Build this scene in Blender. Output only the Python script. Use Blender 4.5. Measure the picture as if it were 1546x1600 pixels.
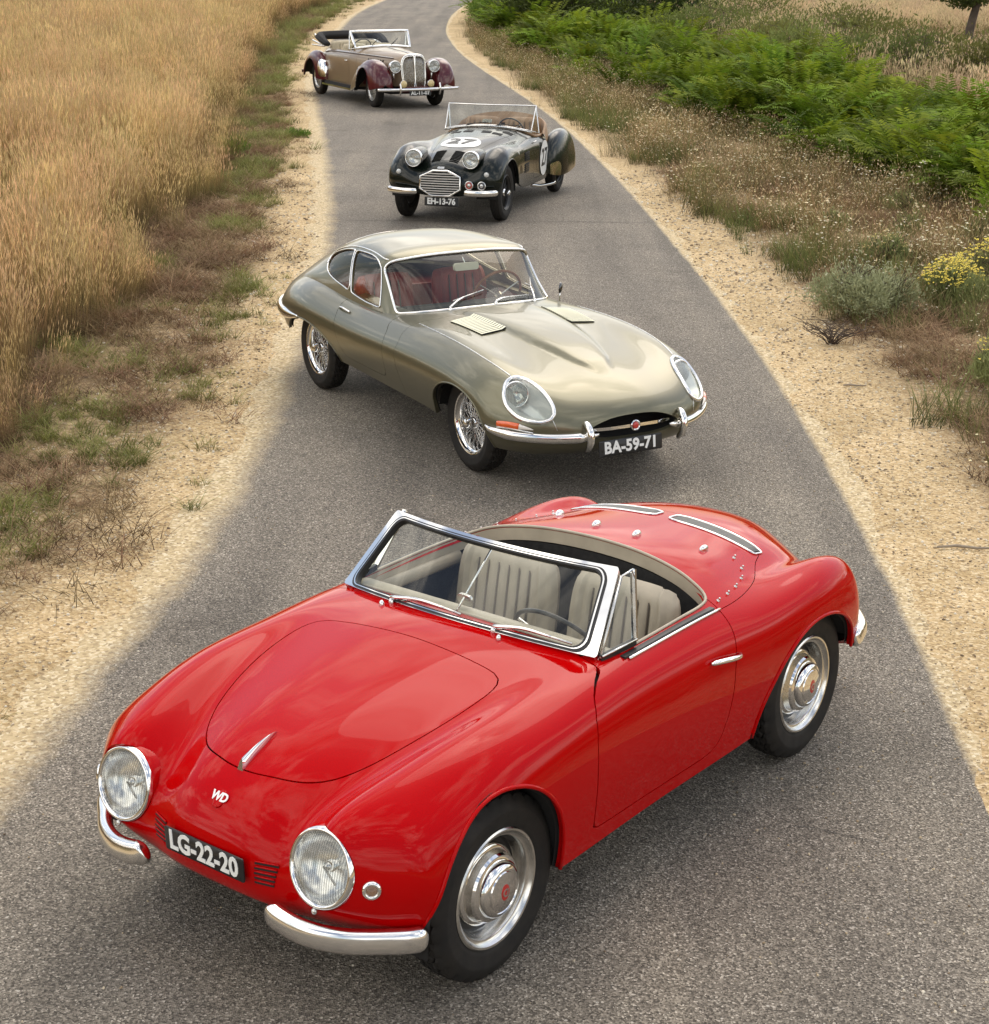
import bpy, math, random
import numpy as np
from mathutils import Vector, Matrix
for o in list(bpy.data.objects): bpy.data.objects.remove(o)
S = bpy.context.scene
COL = S.collection
R = math.radians
# ------------------------------------------------------------ camera, sky, sun, exposure
cam = bpy.data.cameras.new('camera'); camo = bpy.data.objects.new('camera', cam); COL.objects.link(camo)
cam.sensor_fit = 'HORIZONTAL'; cam.sensor_width = 36.0; cam.lens = 2720.23/1546*36
cam.clip_start = .1; cam.clip_end = 2000
camo.location = (0, 0, 3.293)
camo.rotation_mode = 'XYZ'
camo.matrix_world = Matrix.Translation((0, 0, 3.293)) @ Matrix.Rotation(R(90-18.347), 4, 'X') @ Matrix.Rotation(R(.2687), 4, 'Z')
S.camera = camo
S.render.engine = 'CYCLES'
S.render.resolution_x = 989; S.render.resolution_y = 1024
S.view_settings.view_transform = 'Standard'; S.view_settings.look = 'None'
S.view_settings.gamma = 1; S.view_settings.exposure = 0.40
SUN_EL, SUN_AZ = R(52), R(18)      # azimuth from +Y towards +X
w = bpy.data.worlds.new('World'); S.world = w; w.use_nodes = True
nt = w.node_tree; nt.nodes.clear()
N = nt.nodes.new; L = nt.links.new
out = N('ShaderNodeOutputWorld'); bg = N('ShaderNodeBackground'); bg.inputs[1].default_value = .145
sky = N('ShaderNodeTexSky'); sky.sky_type = 'NISHITA'; sky.sun_disc = False
sky.sun_elevation = SUN_EL; sky.sun_rotation = SUN_AZ; sky.air_density = 1.2; sky.dust_density = 3.0
tc = N('ShaderNodeTexCoord'); mp = N('ShaderNodeMapping'); mp.inputs['Scale'].default_value = (1, 1, 2.2)
L(tc.outputs['Generated'], mp.inputs[0])
nz = N('ShaderNodeTexNoise'); nz.inputs['Scale'].default_value = 2.3; nz.inputs['Detail'].default_value = 9; nz.inputs['Roughness'].default_value = .62
L(mp.outputs[0], nz.inputs['Vector'])
cr = N('ShaderNodeValToRGB'); cr.color_ramp.elements[0].position = .475; cr.color_ramp.elements[1].position = .56
cr.color_ramp.elements[0].color = (.06, .06, .06, 1); cr.color_ramp.elements[1].color = (1, 1, 1, 1)
L(nz.outputs[0], cr.inputs[0])
nz2 = N('ShaderNodeTexNoise'); nz2.inputs['Scale'].default_value = 5.0; nz2.inputs['Detail'].default_value = 8
L(mp.outputs[0], nz2.inputs['Vector'])
cr2 = N('ShaderNodeValToRGB'); cr2.color_ramp.elements[0].position = .3; cr2.color_ramp.elements[1].position = .72
cr2.color_ramp.elements[0].color = (4.5, 4.5, 4.6, 1); cr2.color_ramp.elements[1].color = (19.0, 18.0, 16.4, 1)
L(nz2.outputs[0], cr2.inputs[0])
mx = N('ShaderNodeMix'); mx.data_type = 'RGBA'
L(cr.outputs[0], mx.inputs[0]); L(sky.outputs[0], mx.inputs[6]); L(cr2.outputs[0], mx.inputs[7])
L(mx.outputs[2], bg.inputs[0]); L(bg.outputs[0], out.inputs[0])
sun = bpy.data.lights.new('sun', 'SUN'); suno = bpy.data.objects.new('sun', sun); COL.objects.link(suno)
sun.energy = .6; sun.angle = R(38); sun.color = (1, .93, .82)
sd = Vector((math.sin(SUN_AZ)*math.cos(SUN_EL), math.cos(SUN_AZ)*math.cos(SUN_EL), math.sin(SUN_EL)))
suno.rotation_euler = sd.to_track_quat('Z', 'Y').to_euler()

# ------------------------------------------------------------ helpers
RNG = random.Random(7)
MATS = {}
def mat(name, col=(.5, .5, .5), rough=.5, metal=0., coat=0., spec=.5, **k):
    if name in MATS: return MATS[name]
    m = bpy.data.materials.new(name); m.use_nodes = True; b = m.node_tree.nodes['Principled BSDF']
    b.inputs['Base Color'].default_value = (*col, 1); b.inputs['Roughness'].default_value = rough
    b.inputs['Metallic'].default_value = metal; b.inputs['Coat Weight'].default_value = coat
    b.inputs['Coat Roughness'].default_value = k.get('coat_rough', .02); b.inputs['Specular IOR Level'].default_value = spec
    if 'trans' in k: b.inputs['Transmission Weight'].default_value = k['trans']
    if 'ior' in k: b.inputs['IOR'].default_value = k['ior']
    if 'alpha' in k: b.inputs['Alpha'].default_value = k['alpha']
    m.diffuse_color = (*col, 1)
    MATS[name] = m
    return m
def nodes(m):
    t = m.node_tree; return t, t.nodes['Principled BSDF'], t.nodes.new, t.links.new
def var(m, scale, amt=.25, rough_amt=.1, bump=0., coord='Object', bump_scale=None, detail=6, tint=None, dist=.01):
    """uneven colour, gloss and fine relief on a plain material"""
    t, b, n, l = nodes(m)
    tc = n('ShaderNodeTexCoord'); nz = n('ShaderNodeTexNoise'); nz.inputs['Scale'].default_value = scale; nz.inputs['Detail'].default_value = detail
    l(tc.outputs[coord], nz.inputs['Vector'])
    base = tuple(b.inputs['Base Color'].default_value)
    mx = n('ShaderNodeMix'); mx.data_type = 'RGBA'
    c2 = tint if tint else tuple(c*(1-amt) for c in base[:3])
    c1 = tuple(min(1, c*(1+amt*.6)) for c in base[:3])
    mx.inputs[6].default_value = (*c2, 1); mx.inputs[7].default_value = (*c1, 1)
    mr = n('ShaderNodeMapRange'); mr.inputs[1].default_value = .3; mr.inputs[2].default_value = .7
    l(nz.outputs[0], mr.inputs[0]); l(mr.outputs[0], mx.inputs[0]); l(mx.outputs[2], b.inputs['Base Color'])
    if rough_amt:
        r0 = b.inputs['Roughness'].default_value
        m2 = n('ShaderNodeMapRange'); m2.inputs[1].default_value = .3; m2.inputs[2].default_value = .7
        m2.inputs[3].default_value = max(0.01, r0-rough_amt); m2.inputs[4].default_value = min(1, r0+rough_amt)
        l(nz.outputs[0], m2.inputs[0]); l(m2.outputs[0], b.inputs['Roughness'])
    if bump:
        nb = n('ShaderNodeTexNoise'); nb.inputs['Scale'].default_value = bump_scale or scale*8; nb.inputs['Detail'].default_value = 4
        l(tc.outputs[coord], nb.inputs['Vector'])
        bp = n('ShaderNodeBump'); bp.inputs['Strength'].default_value = bump; bp.inputs['Distance'].default_value = dist
        l(nb.outputs[0], bp.inputs['Height']); l(bp.outputs[0], b.inputs['Normal'])
    return m

def link(name, me, m=None, parent=None, smooth=True, loc=None, rot=None):
    o = bpy.data.objects.new(name, me); COL.objects.link(o)
    if m is not None and not me.materials: me.materials.append(m)
    if smooth is True: me.shade_smooth()
    if parent is not None: o.parent = parent
    if loc is not None: o.location = loc
    if rot is not None: o.rotation_euler = rot
    return o
def mesh(name, V, F, m=None, parent=None, smooth=True, loc=None, rot=None, auto=None):
    me = bpy.data.meshes.new(name)
    me.from_pydata([tuple(map(float, v)) for v in V], [], [tuple(f) for f in F]); me.update()
    o = link(name, me, m, parent, smooth, loc, rot)
    if auto is not None and smooth: me.set_sharp_from_angle(angle=R(auto))
    return o
def empty(name, loc, rz=0, label=None, cat=None, group=None):
    o = bpy.data.objects.new(name, None); COL.objects.link(o); o.location = loc; o.rotation_euler = (0, 0, rz)
    o.empty_display_size = .2
    tag(o, label, cat, group); return o
def tag(o, label=None, cat=None, group=None, kind=None):
    if label: o['label'] = label
    if cat: o['category'] = cat
    if group: o['group'] = group
    if kind: o['kind'] = kind
    return o
class MB:
    """collects vertices and faces of one part"""
    def __init__(s): s.V = []; s.F = []
    def add(s, V, F):
        k = len(s.V); s.V += [tuple(v) for v in V]; s.F += [tuple(i+k for i in f) for f in F]; return s
    def build(s, name, m, parent=None, **k): return mesh(name, s.V, s.F, m, parent, **k)
def xf(V, M): return [tuple(M @ Vector(v)) for v in V]
def frame(origin, normal, up=(0, 0, 1)):
    """matrix whose local Z is normal, local Y close to up"""
    z = Vector(normal).normalized(); x = Vector(up).cross(z)
    if x.length < 1e-4: x = Vector((0, 1, 0)).cross(z)
    x.normalize(); y = z.cross(x)
    return Matrix.Translation(origin) @ Matrix((x, y, z)).transposed().to_4x4()
def box(cx, cy, cz, sx, sy, sz):
    V = [(cx+i*sx/2, cy+j*sy/2, cz+k*sz/2) for i in (-1, 1) for j in (-1, 1) for k in (-1, 1)]
    return V, [(0, 1, 3, 2), (4, 6, 7, 5), (0, 4, 5, 1), (2, 3, 7, 6), (0, 2, 6, 4), (1, 5, 7, 3)]
def lathe(prof, n=48, close=False, arc=(0, 2*math.pi)):
    """profile (r, a): radius and height along Z"""
    full = abs(arc[1]-arc[0]-2*math.pi) < 1e-6; k = len(prof); V = []; F = []
    cnt = n if full else n+1
    for i in range(cnt):
        t = arc[0]+(arc[1]-arc[0])*i/n; c, s = math.cos(t), math.sin(t)
        V += [(r*c, r*s, a) for r, a in prof]
    for i in range(n):
        j = (i+1) % cnt
        for q in range(k if close else k-1):
            p = (q+1) % k; F.append((i*k+q, j*k+q, j*k+p, i*k+p))
    return V, F
def smooth_path(P, n=8, closed=False):
    P = [np.array(p, float) for p in P]; m = len(P); out = []
    rng = range(m if closed else m-1)
    for i in rng:
        if closed: a, b, c, d = P[(i-1) % m], P[i], P[(i+1) % m], P[(i+2) % m]
        else: a = P[i-1] if i else 2*P[0]-P[1]; b = P[i]; c = P[i+1]; d = P[i+2] if i+2 < m else 2*P[-1]-P[-2]
        for k in range(n):
            t = k/n; out.append(.5*((2*b)+(c-a)*t+(2*a-5*b+4*c-d)*t*t+(3*b-a-3*c+d)*t**3))
    if not closed: out.append(P[-1])
    return out
def tube(P, r, n=8, closed=False, sect=None, up=None, cap=True):
    """sweep a circle (or a closed section list) along P; r number or list"""
    P = [Vector(p) for p in P]; m = len(P); V = []; F = []
    sect = sect or [(math.cos(2*math.pi*k/n), math.sin(2*math.pi*k/n)) for k in range(n)]; n = len(sect)
    T = []
    for i in range(m):
        a = P[(i-1) % m] if (closed or i > 0) else P[i]; b = P[(i+1) % m] if (closed or i < m-1) else P[i]
        T.append((b-a).normalized())
    u = Vector(up) if up is not None else (Vector((0, 0, 1)) if abs(T[0].z) < .9 else Vector((1, 0, 0)))
    nx = None
    for i in range(m):
        if up is not None: x = Vector(up).cross(T[i]).normalized()
        else:
            if nx is None: x = u.cross(T[i]).normalized()
            else: x = (nx-T[i]*nx.dot(T[i])).normalized()
        nx = x; y = T[i].cross(x); rr = r[i] if hasattr(r, '__len__') else r
        V += [tuple(P[i]+x*(a*rr)+y*(b*rr)) for a, b in sect]
    for i in range(m if closed else m-1):
        j = (i+1) % m
        for k in range(n):
            q = (k+1) % n; F.append((i*n+k, i*n+q, j*n+q, j*n+k))
    if not closed and cap:
        F.append(tuple(range(n))[::-1]); F.append(tuple((m-1)*n+k for k in range(n)))
    return V, F
def rounded(w, h, r, n=5):
    """rounded rectangle outline, centred"""
    o = []
    for cx, cy, a in ((w/2-r, h/2-r, 0), (-w/2+r, h/2-r, 90), (-w/2+r, -h/2+r, 180), (w/2-r, -h/2+r, 270)):
        for k in range(n+1):
            t = R(a+90*k/n); o.append((cx+r*math.cos(t), cy+r*math.sin(t)))
    return o
def slab(outline, t, dome=0., inset=0.):
    """prism of a 2-D outline from z=0 to z=t, optionally domed top with a bevel"""
    n = len(outline); V = [(x, y, 0) for x, y in outline]; F = []
    c = np.mean(outline, 0)
    rings = [(1, t*.7), (1-inset if inset else .96, t)]
    if dome: rings += [(.7, t+dome*.6), (.35, t+dome*.92)]
    for s, z in rings: V += [(c[0]+(x-c[0])*s, c[1]+(y-c[1])*s, z) for x, y in outline]
    for q in range(len(rings)):
        for k in range(n):
            j = (k+1) % n; F.append((q*n+k, q*n+j, (q+1)*n+j, (q+1)*n+k))
    k0 = len(rings)*n
    V.append((c[0], c[1], t+dome)); F += [(k0+k, k0+(k+1) % n, len(V)-1) for k in range(n)]
    F.append(tuple(range(n))[::-1])
    return V, F
def text_mesh(s, size, depth=.002, bold=0., spacing=1.):
    cu = bpy.data.curves.new('txt', 'FONT'); cu.body = s; cu.size = size; cu.extrude = depth; cu.offset = bold
    cu.align_x = 'CENTER'; cu.align_y = 'CENTER'; cu.space_character = spacing; cu.resolution_u = 3
    ob = bpy.data.objects.new('txt', cu); COL.objects.link(ob)
    dg = bpy.context.evaluated_depsgraph_get(); dg.update()
    me = bpy.data.meshes.new_from_object(ob.evaluated_get(dg))
    bpy.data.objects.remove(ob); return me
def text_part(name, s, size, m, parent, M, depth=.002, bold=0., sx=1., spacing=1.):
    me = text_mesh(s, size, depth, bold, spacing); me.name = name
    me.transform(M @ Matrix.Diagonal((sx, 1, 1, 1))); me.materials.clear()
    return link(name, me, m, parent, smooth=False)
# ---- body surfaces: a half net of guide points -> dense smooth surface -> panels cut out of it
def bs_basis(n, sub, mirror0=False):
    """rows of B-spline weights for n control points (ends reached), sub samples per span"""
    rows = []
    for i in range(n-1):
        for k in range(sub+(1 if i == n-2 else 0)):
            t = k/sub; b = [(1-t)**3/6, (3*t**3-6*t*t+4)/6, (-3*t**3+3*t*t+3*t+1)/6, t**3/6]
            r = np.zeros(n+2)
            for q in range(4): r[i+q] += b[q]
            rows.append(r)
    return np.array(rows)
def ext(P, axis, mirror):
    P = np.moveaxis(P, axis, 0)
    a = P[1].copy()
    if mirror: a[..., 1] *= -1
    else: a = 2*P[0]-P[1]
    b = 2*P[-1]-P[-2]
    return np.moveaxis(np.concatenate([a[None], P, b[None]]), 0, axis)
def surf(net, su=10, sv=8, it=3, k=.9):
    """net [rows][cols] of (x,y,z), col 0 on the centre line: dense grid through (nearly) all guide points"""
    T = np.array(net, float); P = T.copy(); n, m, _ = T.shape
    bu1, bv1 = bs_basis(n, 1), bs_basis(m, 1)
    ev = lambda P, bu, bv: np.einsum('ai,ijc,bj->abc', bu, ext(ext(P, 0, False), 1, True), bv)
    for _ in range(it): P = P+k*(T-ev(P, bu1, bv1))
    G = ev(P, bs_basis(n, su), bs_basis(m, sv)); G[:, 0, 1] = 0
    return G
def full(G):
    """mirror a half grid to a full mesh (V, F)"""
    a, b, _ = G.shape; Rt = G.reshape(-1, 3); Lf = G[:, 1:].copy(); Lf[..., 1] *= -1; Lf = Lf.reshape(-1, 3)
    V = np.concatenate([Rt, Lf]); off = a*b; F = []
    ix = lambda i, j: i*b+j
    jx = lambda i, j: i*b if j == 0 else off+i*(b-1)+j-1
    for i in range(a-1):
        for j in range(b-1):
            F.append((ix(i, j), ix(i, j+1), ix(i+1, j+1), ix(i+1, j)))
            F.append((jx(i, j), jx(i+1, j), jx(i+1, j+1), jx(i, j+1)))
    return V, F
def half(G):
    a, b, _ = G.shape; V = G.reshape(-1, 3)
    return V, [(i*b+j, i*b+j+1, (i+1)*b+j+1, (i+1)*b+j) for i in range(a-1) for j in range(b-1)]
def clip(V, F, f):
    """keep the part of the mesh where f < 0 (f: one value per vertex)"""
    V = np.asarray(V, float); f = np.asarray(f, float); f = np.where(np.abs(f) < 1e-7, 1e-7, f)
    ins = f < 0; nv = []; nf = []; cut = {}; base = len(V)
    def cp(a, b):
        key = (a, b) if a < b else (b, a)
        if key not in cut:
            a_, b_ = key; t = f[a_]/(f[a_]-f[b_]); nv.append(V[a_]+(V[b_]-V[a_])*t); cut[key] = base+len(nv)-1
        return cut[key]
    il = ins.tolist()
    for fc in F:
        s = sum(il[i] for i in fc)
        if s == len(fc): nf.append(fc)
        elif s:
            o = []; n = len(fc)
            for k in range(n):
                a, b = fc[k], fc[(k+1) % n]
                if il[a]: o.append(a)
                if il[a] != il[b]: o.append(cp(a, b))
            if len(o) > 2: nf.append(tuple(o))
    VV = np.concatenate([V, np.array(nv)]) if nv else V
    used = sorted({i for fc in nf for i in fc}); mp = {u: k for k, u in enumerate(used)}
    return VV[used] if used else np.zeros((0, 3)), [tuple(mp[i] for i in fc) for fc in nf]
def poly_sdf(P, poly):
    """signed distance (negative inside) of 2-D points to a closed polygon"""
    P = np.asarray(P, float); Q = np.asarray(poly, float); d = np.full(len(P), 1e9); ins = np.zeros(len(P), bool)
    for i in range(len(Q)):
        a, b = Q[i], Q[(i+1) % len(Q)]; e = b-a
        t = np.clip(((P-a)@e)/max(e@e, 1e-12), 0, 1); q = P-a-t[:, None]*e; d = np.minimum(d, (q*q).sum(1))
        c = (a[1] > P[:, 1]) != (b[1] > P[:, 1])
        with np.errstate(divide='ignore', invalid='ignore'):
            xi = a[0]+(P[:, 1]-a[1])/(b[1]-a[1])*e[0]
        ins ^= c & (P[:, 0] < xi)
    return np.where(ins, -1, 1)*np.sqrt(d)
def vnorm(V, F):
    V = np.asarray(V, float); Nn = np.zeros_like(V)
    for fc in F:
        a, b, c = V[fc[0]], V[fc[1]], V[fc[2]]; n = np.cross(b-a, c-a)
        if len(fc) > 3: n = n+np.cross(V[fc[2]]-a, V[fc[3]]-a)
        for i in fc: Nn[i] += n
    l = np.linalg.norm(Nn, axis=1); l[l < 1e-12] = 1
    return Nn/l[:, None]
def boundary(F):
    e = {}
    for fc in F:
        for k in range(len(fc)):
            a, b = fc[k], fc[(k+1) % len(fc)]
            if (b, a) in e: del e[(b, a)]
            else: e[(a, b)] = 1
    return list(e)
def skirt(V, F, depth=.02, lip=.002, sign=1):
    """fold every open edge inwards so a panel has thickness"""
    V = np.asarray(V, float); nn = vnorm(V, F)*sign; E = boundary(F)
    ids = sorted({i for e in E for i in e}); k0 = len(V); n = len(ids); mp = {u: k for k, u in enumerate(ids)}
    A = V[ids]; B = A-nn[ids]*depth
    VV = np.concatenate([V, A, B])
    FF = list(F)+[(b_, a_, a_+n, b_+n) for a_, b_ in ((k0+mp[a], k0+mp[b]) for a, b in E)]
    return VV, FF
def loops(F):
    """ordered closed boundary loops"""
    nx = {}
    for a, b in boundary(F): nx.setdefault(a, []).append(b)
    out = []
    while nx:
        s = next(iter(nx)); lp = [s]; c = s
        while True:
            n = nx[c].pop()
            if not nx[c]: del nx[c]
            if n == s or n not in nx: lp.append(n) if n != s else None; break
            lp.append(n); c = n
        out.append(lp)
    return out
def panel(name, V, F, m, parent, depth=.02):
    V, F = skirt(V, F, depth); return mesh(name, V, F, m, parent)
class Surf:
    """height and normal lookup on a body surface"""
    def __init__(s, V, F):
        from mathutils.bvhtree import BVHTree
        s.t = BVHTree.FromPolygons([tuple(v) for v in V], F)
    def hit(s, o, d):
        h = s.t.ray_cast(Vector(o), Vector(d).normalized())
        return (h[0], h[1] if h[1].dot(Vector(d)) < 0 else -h[1]) if h[0] is not None else (None, None)
    def down(s, x, y): return s.hit((x, y, 3), (0, 0, -1))
    def side(s, x, z, sg=1): return s.hit((x, sg*3, z), (0, -sg, 0))
    def front(s, y, z): return s.hit((4, y, z), (-1, 0, 0))
# ------------------------------------------------------------ shared materials and car pieces
CHROME = mat('chrome', (.78, .77, .75), .07, 1.0)
SATIN = var(mat('satin_metal', (.62, .61, .58), .28, 1.0), 30, .15, .08)
POLISH = mat('polished_alloy', (.80, .79, .77), .16, 1.0)
GREYB = mat('grey_grille_paint', (.20, .195, .18), .45)
BLACKP = mat('black_rubber_trim', (.012, .012, .012), .45)
DARK = mat('dark_lining', (.012, .011, .010), .9)
TYRE = var(mat('tyre_rubber', (.013, .012, .011), .7, spec=.25), 12, .35, .1, tint=(.022, .019, .016))
PLATEB = var(mat('plate_black', (.012, .012, .013), .35), 40, .3, .1)
WHITE = mat('white_enamel', (.80, .80, .77), .4)
LEATHER = var(mat('beige_leather', (.42, .36, .27), .5), 9, .16, .08, .15, bump_scale=220, dist=.002)
CARPET = var(mat('grey_carpet', (.018, .017, .016), .95), 40, .4, .0, .5, bump_scale=400, dist=.004)
def glass_mat(name, tint=(1, 1, 1), dens=0., bump=0, white=0., rough=.0, ior=1.5, ribs=0):
    m = bpy.data.materials.new(name); m.use_nodes = True; t = m.node_tree; t.nodes.clear(); n = t.nodes.new; l = t.links.new
    o = n('ShaderNodeOutputMaterial'); a = n('ShaderNodeBsdfTransparent'); g = n('ShaderNodeBsdfGlossy'); f = n('ShaderNodeFresnel'); x = n('ShaderNodeMixShader')
    a.inputs[0].default_value = (*tint, 1); g.inputs['Roughness'].default_value = rough; f.inputs[0].default_value = ior
    ge = n('ShaderNodeNewGeometry'); mr = n('ShaderNodeMapRange'); mr.inputs[3].default_value = ior; mr.inputs[4].default_value = 1/ior; l(ge.outputs['Backfacing'], mr.inputs[0]); l(mr.outputs[0], f.inputs[0])
    l(f.outputs[0], x.inputs[0]); l(a.outputs[0], x.inputs[1]); l(g.outputs[0], x.inputs[2]); last = x
    if white:
        d = n('ShaderNodeBsdfTranslucent'); d.inputs[0].default_value = (.9, .9, .88, 1)
        d2 = n('ShaderNodeBsdfDiffuse'); d2.inputs[0].default_value = (.85, .85, .83, 1); ad = n('ShaderNodeMixShader'); ad.inputs[0].default_value = .5
        l(d.outputs[0], ad.inputs[1]); l(d2.outputs[0], ad.inputs[2])
        y = n('ShaderNodeMixShader'); y.inputs[0].default_value = white; l(x.outputs[0], y.inputs[1]); l(ad.outputs[0], y.inputs[2]); last = y
    if ribs:  # light and dark of the ribs painted as bands in the tint
        tc = n('ShaderNodeTexCoord'); wv = n('ShaderNodeTexWave'); wv.inputs['Scale'].default_value = ribs; wv.inputs['Distortion'].default_value = .8; wv.inputs['Detail Scale'].default_value = .5; wv.bands_direction = 'X'; l(tc.outputs['Object'], wv.inputs['Vector'])
        rp = n('ShaderNodeMix'); rp.data_type = 'RGBA'; rp.inputs[6].default_value = (*[c*.52 for c in tint], 1); rp.inputs[7].default_value = (*tint, 1); l(wv.outputs[0], rp.inputs[0]); l(rp.outputs[2], a.inputs[0])
    if bump:
        tc = n('ShaderNodeTexCoord'); wv = n('ShaderNodeTexWave'); wv.inputs['Scale'].default_value = bump; wv.inputs['Distortion'].default_value = 1.2
        wv.bands_direction = 'X'; l(tc.outputs['Object'], wv.inputs['Vector'])
        b = n('ShaderNodeBump'); b.inputs['Strength'].default_value = .7; b.inputs['Distance'].default_value = .004; l(wv.outputs[0], b.inputs['Height'])
        l(b.outputs[0], g.inputs['Normal']); l(b.outputs[0], f.inputs['Normal'])
    l(last.outputs[0], o.inputs[0]); MATS[name] = m; return m
GLASS = glass_mat('clear_glass', (.90, .93, .90))
LENS = glass_mat('ribbed_lens', (.97, .98, .96), white=.10, rough=.04, ior=1.6, ribs=36)
LENS2 = glass_mat('plain_lens', (.95, .96, .94), white=.05, rough=.02)
REFL = mat('reflector', (.92, .92, .90), .22, 1.0)
AMBER = mat('amber_lens', (.72, .10, .008), .12, coat=1.0)
def rotz_axis(sg):   # lathe axis Z -> outward +Y (sg=1) or -Y (sg=-1)
    return (R(-90*sg), 0, 0)
def tyre_mesh(r=.325, w=.155, bead=.205, seg=150, groove=.011, ribs=5, zig=1.6):
    h = w/2; rb = bead
    side = [(rb-.012, h*.74), (rb+.004, h*.83), (rb+.012, h*.92), (rb+.022, h*.95), (rb+.05, h*1.02), (rb+(r-rb)*.5, h*1.03), (rb+(r-rb)*.56, h*1.045), (rb+(r-rb)*.6, h*1.02), (rb+(r-rb)*.68, h*.99), (r-.026, h*.90), (r-.012, h*.80), (r-.004, h*.70)]
    nt = 4*ribs+1; prof = side[:]
    tw = h*.68
    for k in range(nt): a = tw-2*tw*k/(nt-1); prof.append((r+.001-.006*(a/tw)**2, a))
    prof += [(q, -a) for q, a in side[::-1]]
    k = len(prof); V = []; F = []
    for i in range(seg):
        t = 2*math.pi*i/seg; c, s = math.cos(t), math.sin(t)
        for j, (q, a) in enumerate(prof):
            jj = j-len(side)
            if 0 <= jj < nt:
                z = (1 if (i//2) % 2 else -1)*zig*tw*.06
                if jj % 4 == 0 and 0 < jj < nt-1: q -= groove
                elif zig and (i+2*(jj//4)) % 5 == 0: q -= groove*.9
                a += z if 0 < jj < nt-1 else 0
            elif zig and j in (len(side)-1, len(side)-2, len(side)+nt, len(side)+nt+1) and i % 5 == 0: q -= groove*.9
            V.append((q*c, q*s, a))
    for i in range(seg):
        n = (i+1) % seg
        for j in range(k-1): F.append((i*k+j, n*k+j, n*k+j+1, i*k+j+1))
    me = bpy.data.meshes.new('tyre'); me.from_pydata(V, [], F); me.update(); me.shade_smooth(); me.set_sharp_from_angle(angle=R(40)); return me
def sub(name, me, m, parent, **k):
    return link(name, me, m, parent, **k)
def mk(V, F, auto=40, name='m'):
    me = bpy.data.meshes.new(name); me.from_pydata([tuple(map(float, v)) for v in V], [], [tuple(f) for f in F]); me.update(); me.shade_smooth()
    if auto: me.set_sharp_from_angle(angle=R(auto))
    return me
def flute(lp, r, pitch=None):
    """domed glass with vertical ribs"""
    n = 24; P = [(r*(1-k/n), float(np.interp(r*(1-k/n), [a for a, b in lp][::-1], [b for a, b in lp][::-1]))) for k in range(n)]+[(.0004, lp[-1][1])]
    V, F = lathe(P, 96); pt = pitch or r/9
    V = [(x, y, z+.0011*math.sin(2*math.pi*x/pt+.6*math.sin(y/r*2))*(1 if abs(y) < r*.86 else .2)) for x, y, z in V]
    return mk(V, F, None)
def headlight(parent, pos, nrm, r_out, r_glass, dome=.03, depth=.06, name='headlight', lens=None, bezel_h=.03, rim=None, both=True):
    """round lamp: housing/reflector bowl (part) > bezel, lens, bulb"""
    M = frame(pos, nrm)
    bowl = [(r_glass*1.0, .0), (r_glass*.92, -depth*.45), (r_glass*.62, -depth*.85), (r_glass*.2, -depth), (0, -depth)]
    V, F = lathe(bowl, 40); o = mesh(name, xf(V, M), F, REFL, parent)
    rr = r_out-r_glass
    prof = [(r_out, -.02), (r_out*1.0, bezel_h*.3), (r_out-rr*.15, bezel_h*.8), (r_out-rr*.45, bezel_h*1.05), (r_out-rr*.8, bezel_h*.95), (r_glass, bezel_h*.55), (r_glass-.004, 0)]
    V, F = lathe(prof, 56); mesh('bezel', xf(V, M), F, rim or CHROME, o)
    lp = [(r_glass*math.cos(t), bezel_h*.35+dome*math.sin(t)) for t in [R(90*k/8) for k in range(9)]]
    me = flute(lp, r_glass); l = sub('lens', me, lens or LENS, o); l.matrix_local = M
    V, F = lathe([(.0, -depth*.15), (r_glass*.14, -depth*.25), (r_glass*.18, -depth*.6), (r_glass*.12, -depth)], 16); mesh('bulb', xf(V, M), F, CHROME, o)
    V, F = tube([(-r_glass*.05, 0, -depth*.1), (r_glass*.55, -r_glass*.32, bezel_h*.2)], r_glass*.035, 6); mesh('filament_shield', xf(V, M), F, SATIN, o)
    return o
def plate(parent, M, w, h, s, size, bold=.0, sx=1., t=.006, name='number_plate', spacing=1.):
    V, F = slab(rounded(w, h, .008, 3), t); o = mesh(name, xf(V, M), F, PLATEB, parent, auto=30)
    text_part('lettering', s, size, WHITE, o, M @ Matrix.Translation((0, 0, t+.001)), .0012, bold, sx, spacing)
    return o
def bumper_bar(path, h, d, n=12):
    """rounded blade bumper: section height h, depth d, ends closed and tapered"""
    P = smooth_path(path, n); m = len(P); sect = []
    for k in range(14):
        t = 2*math.pi*k/14; c, s = math.cos(t), math.sin(t)
        sect.append((d/2*math.copysign(abs(c)**.8, c), h/2*math.copysign(abs(s)**.75, s)))
    rr = [min(1, math.sqrt(max(.02, 1-((1-min(i, m-1-i)/(.10*m))**2))) if min(i, m-1-i) < .10*m else 1) for i in range(m)]
    return tube(P, rr, sect=sect, up=(0, 0, 1))
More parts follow.
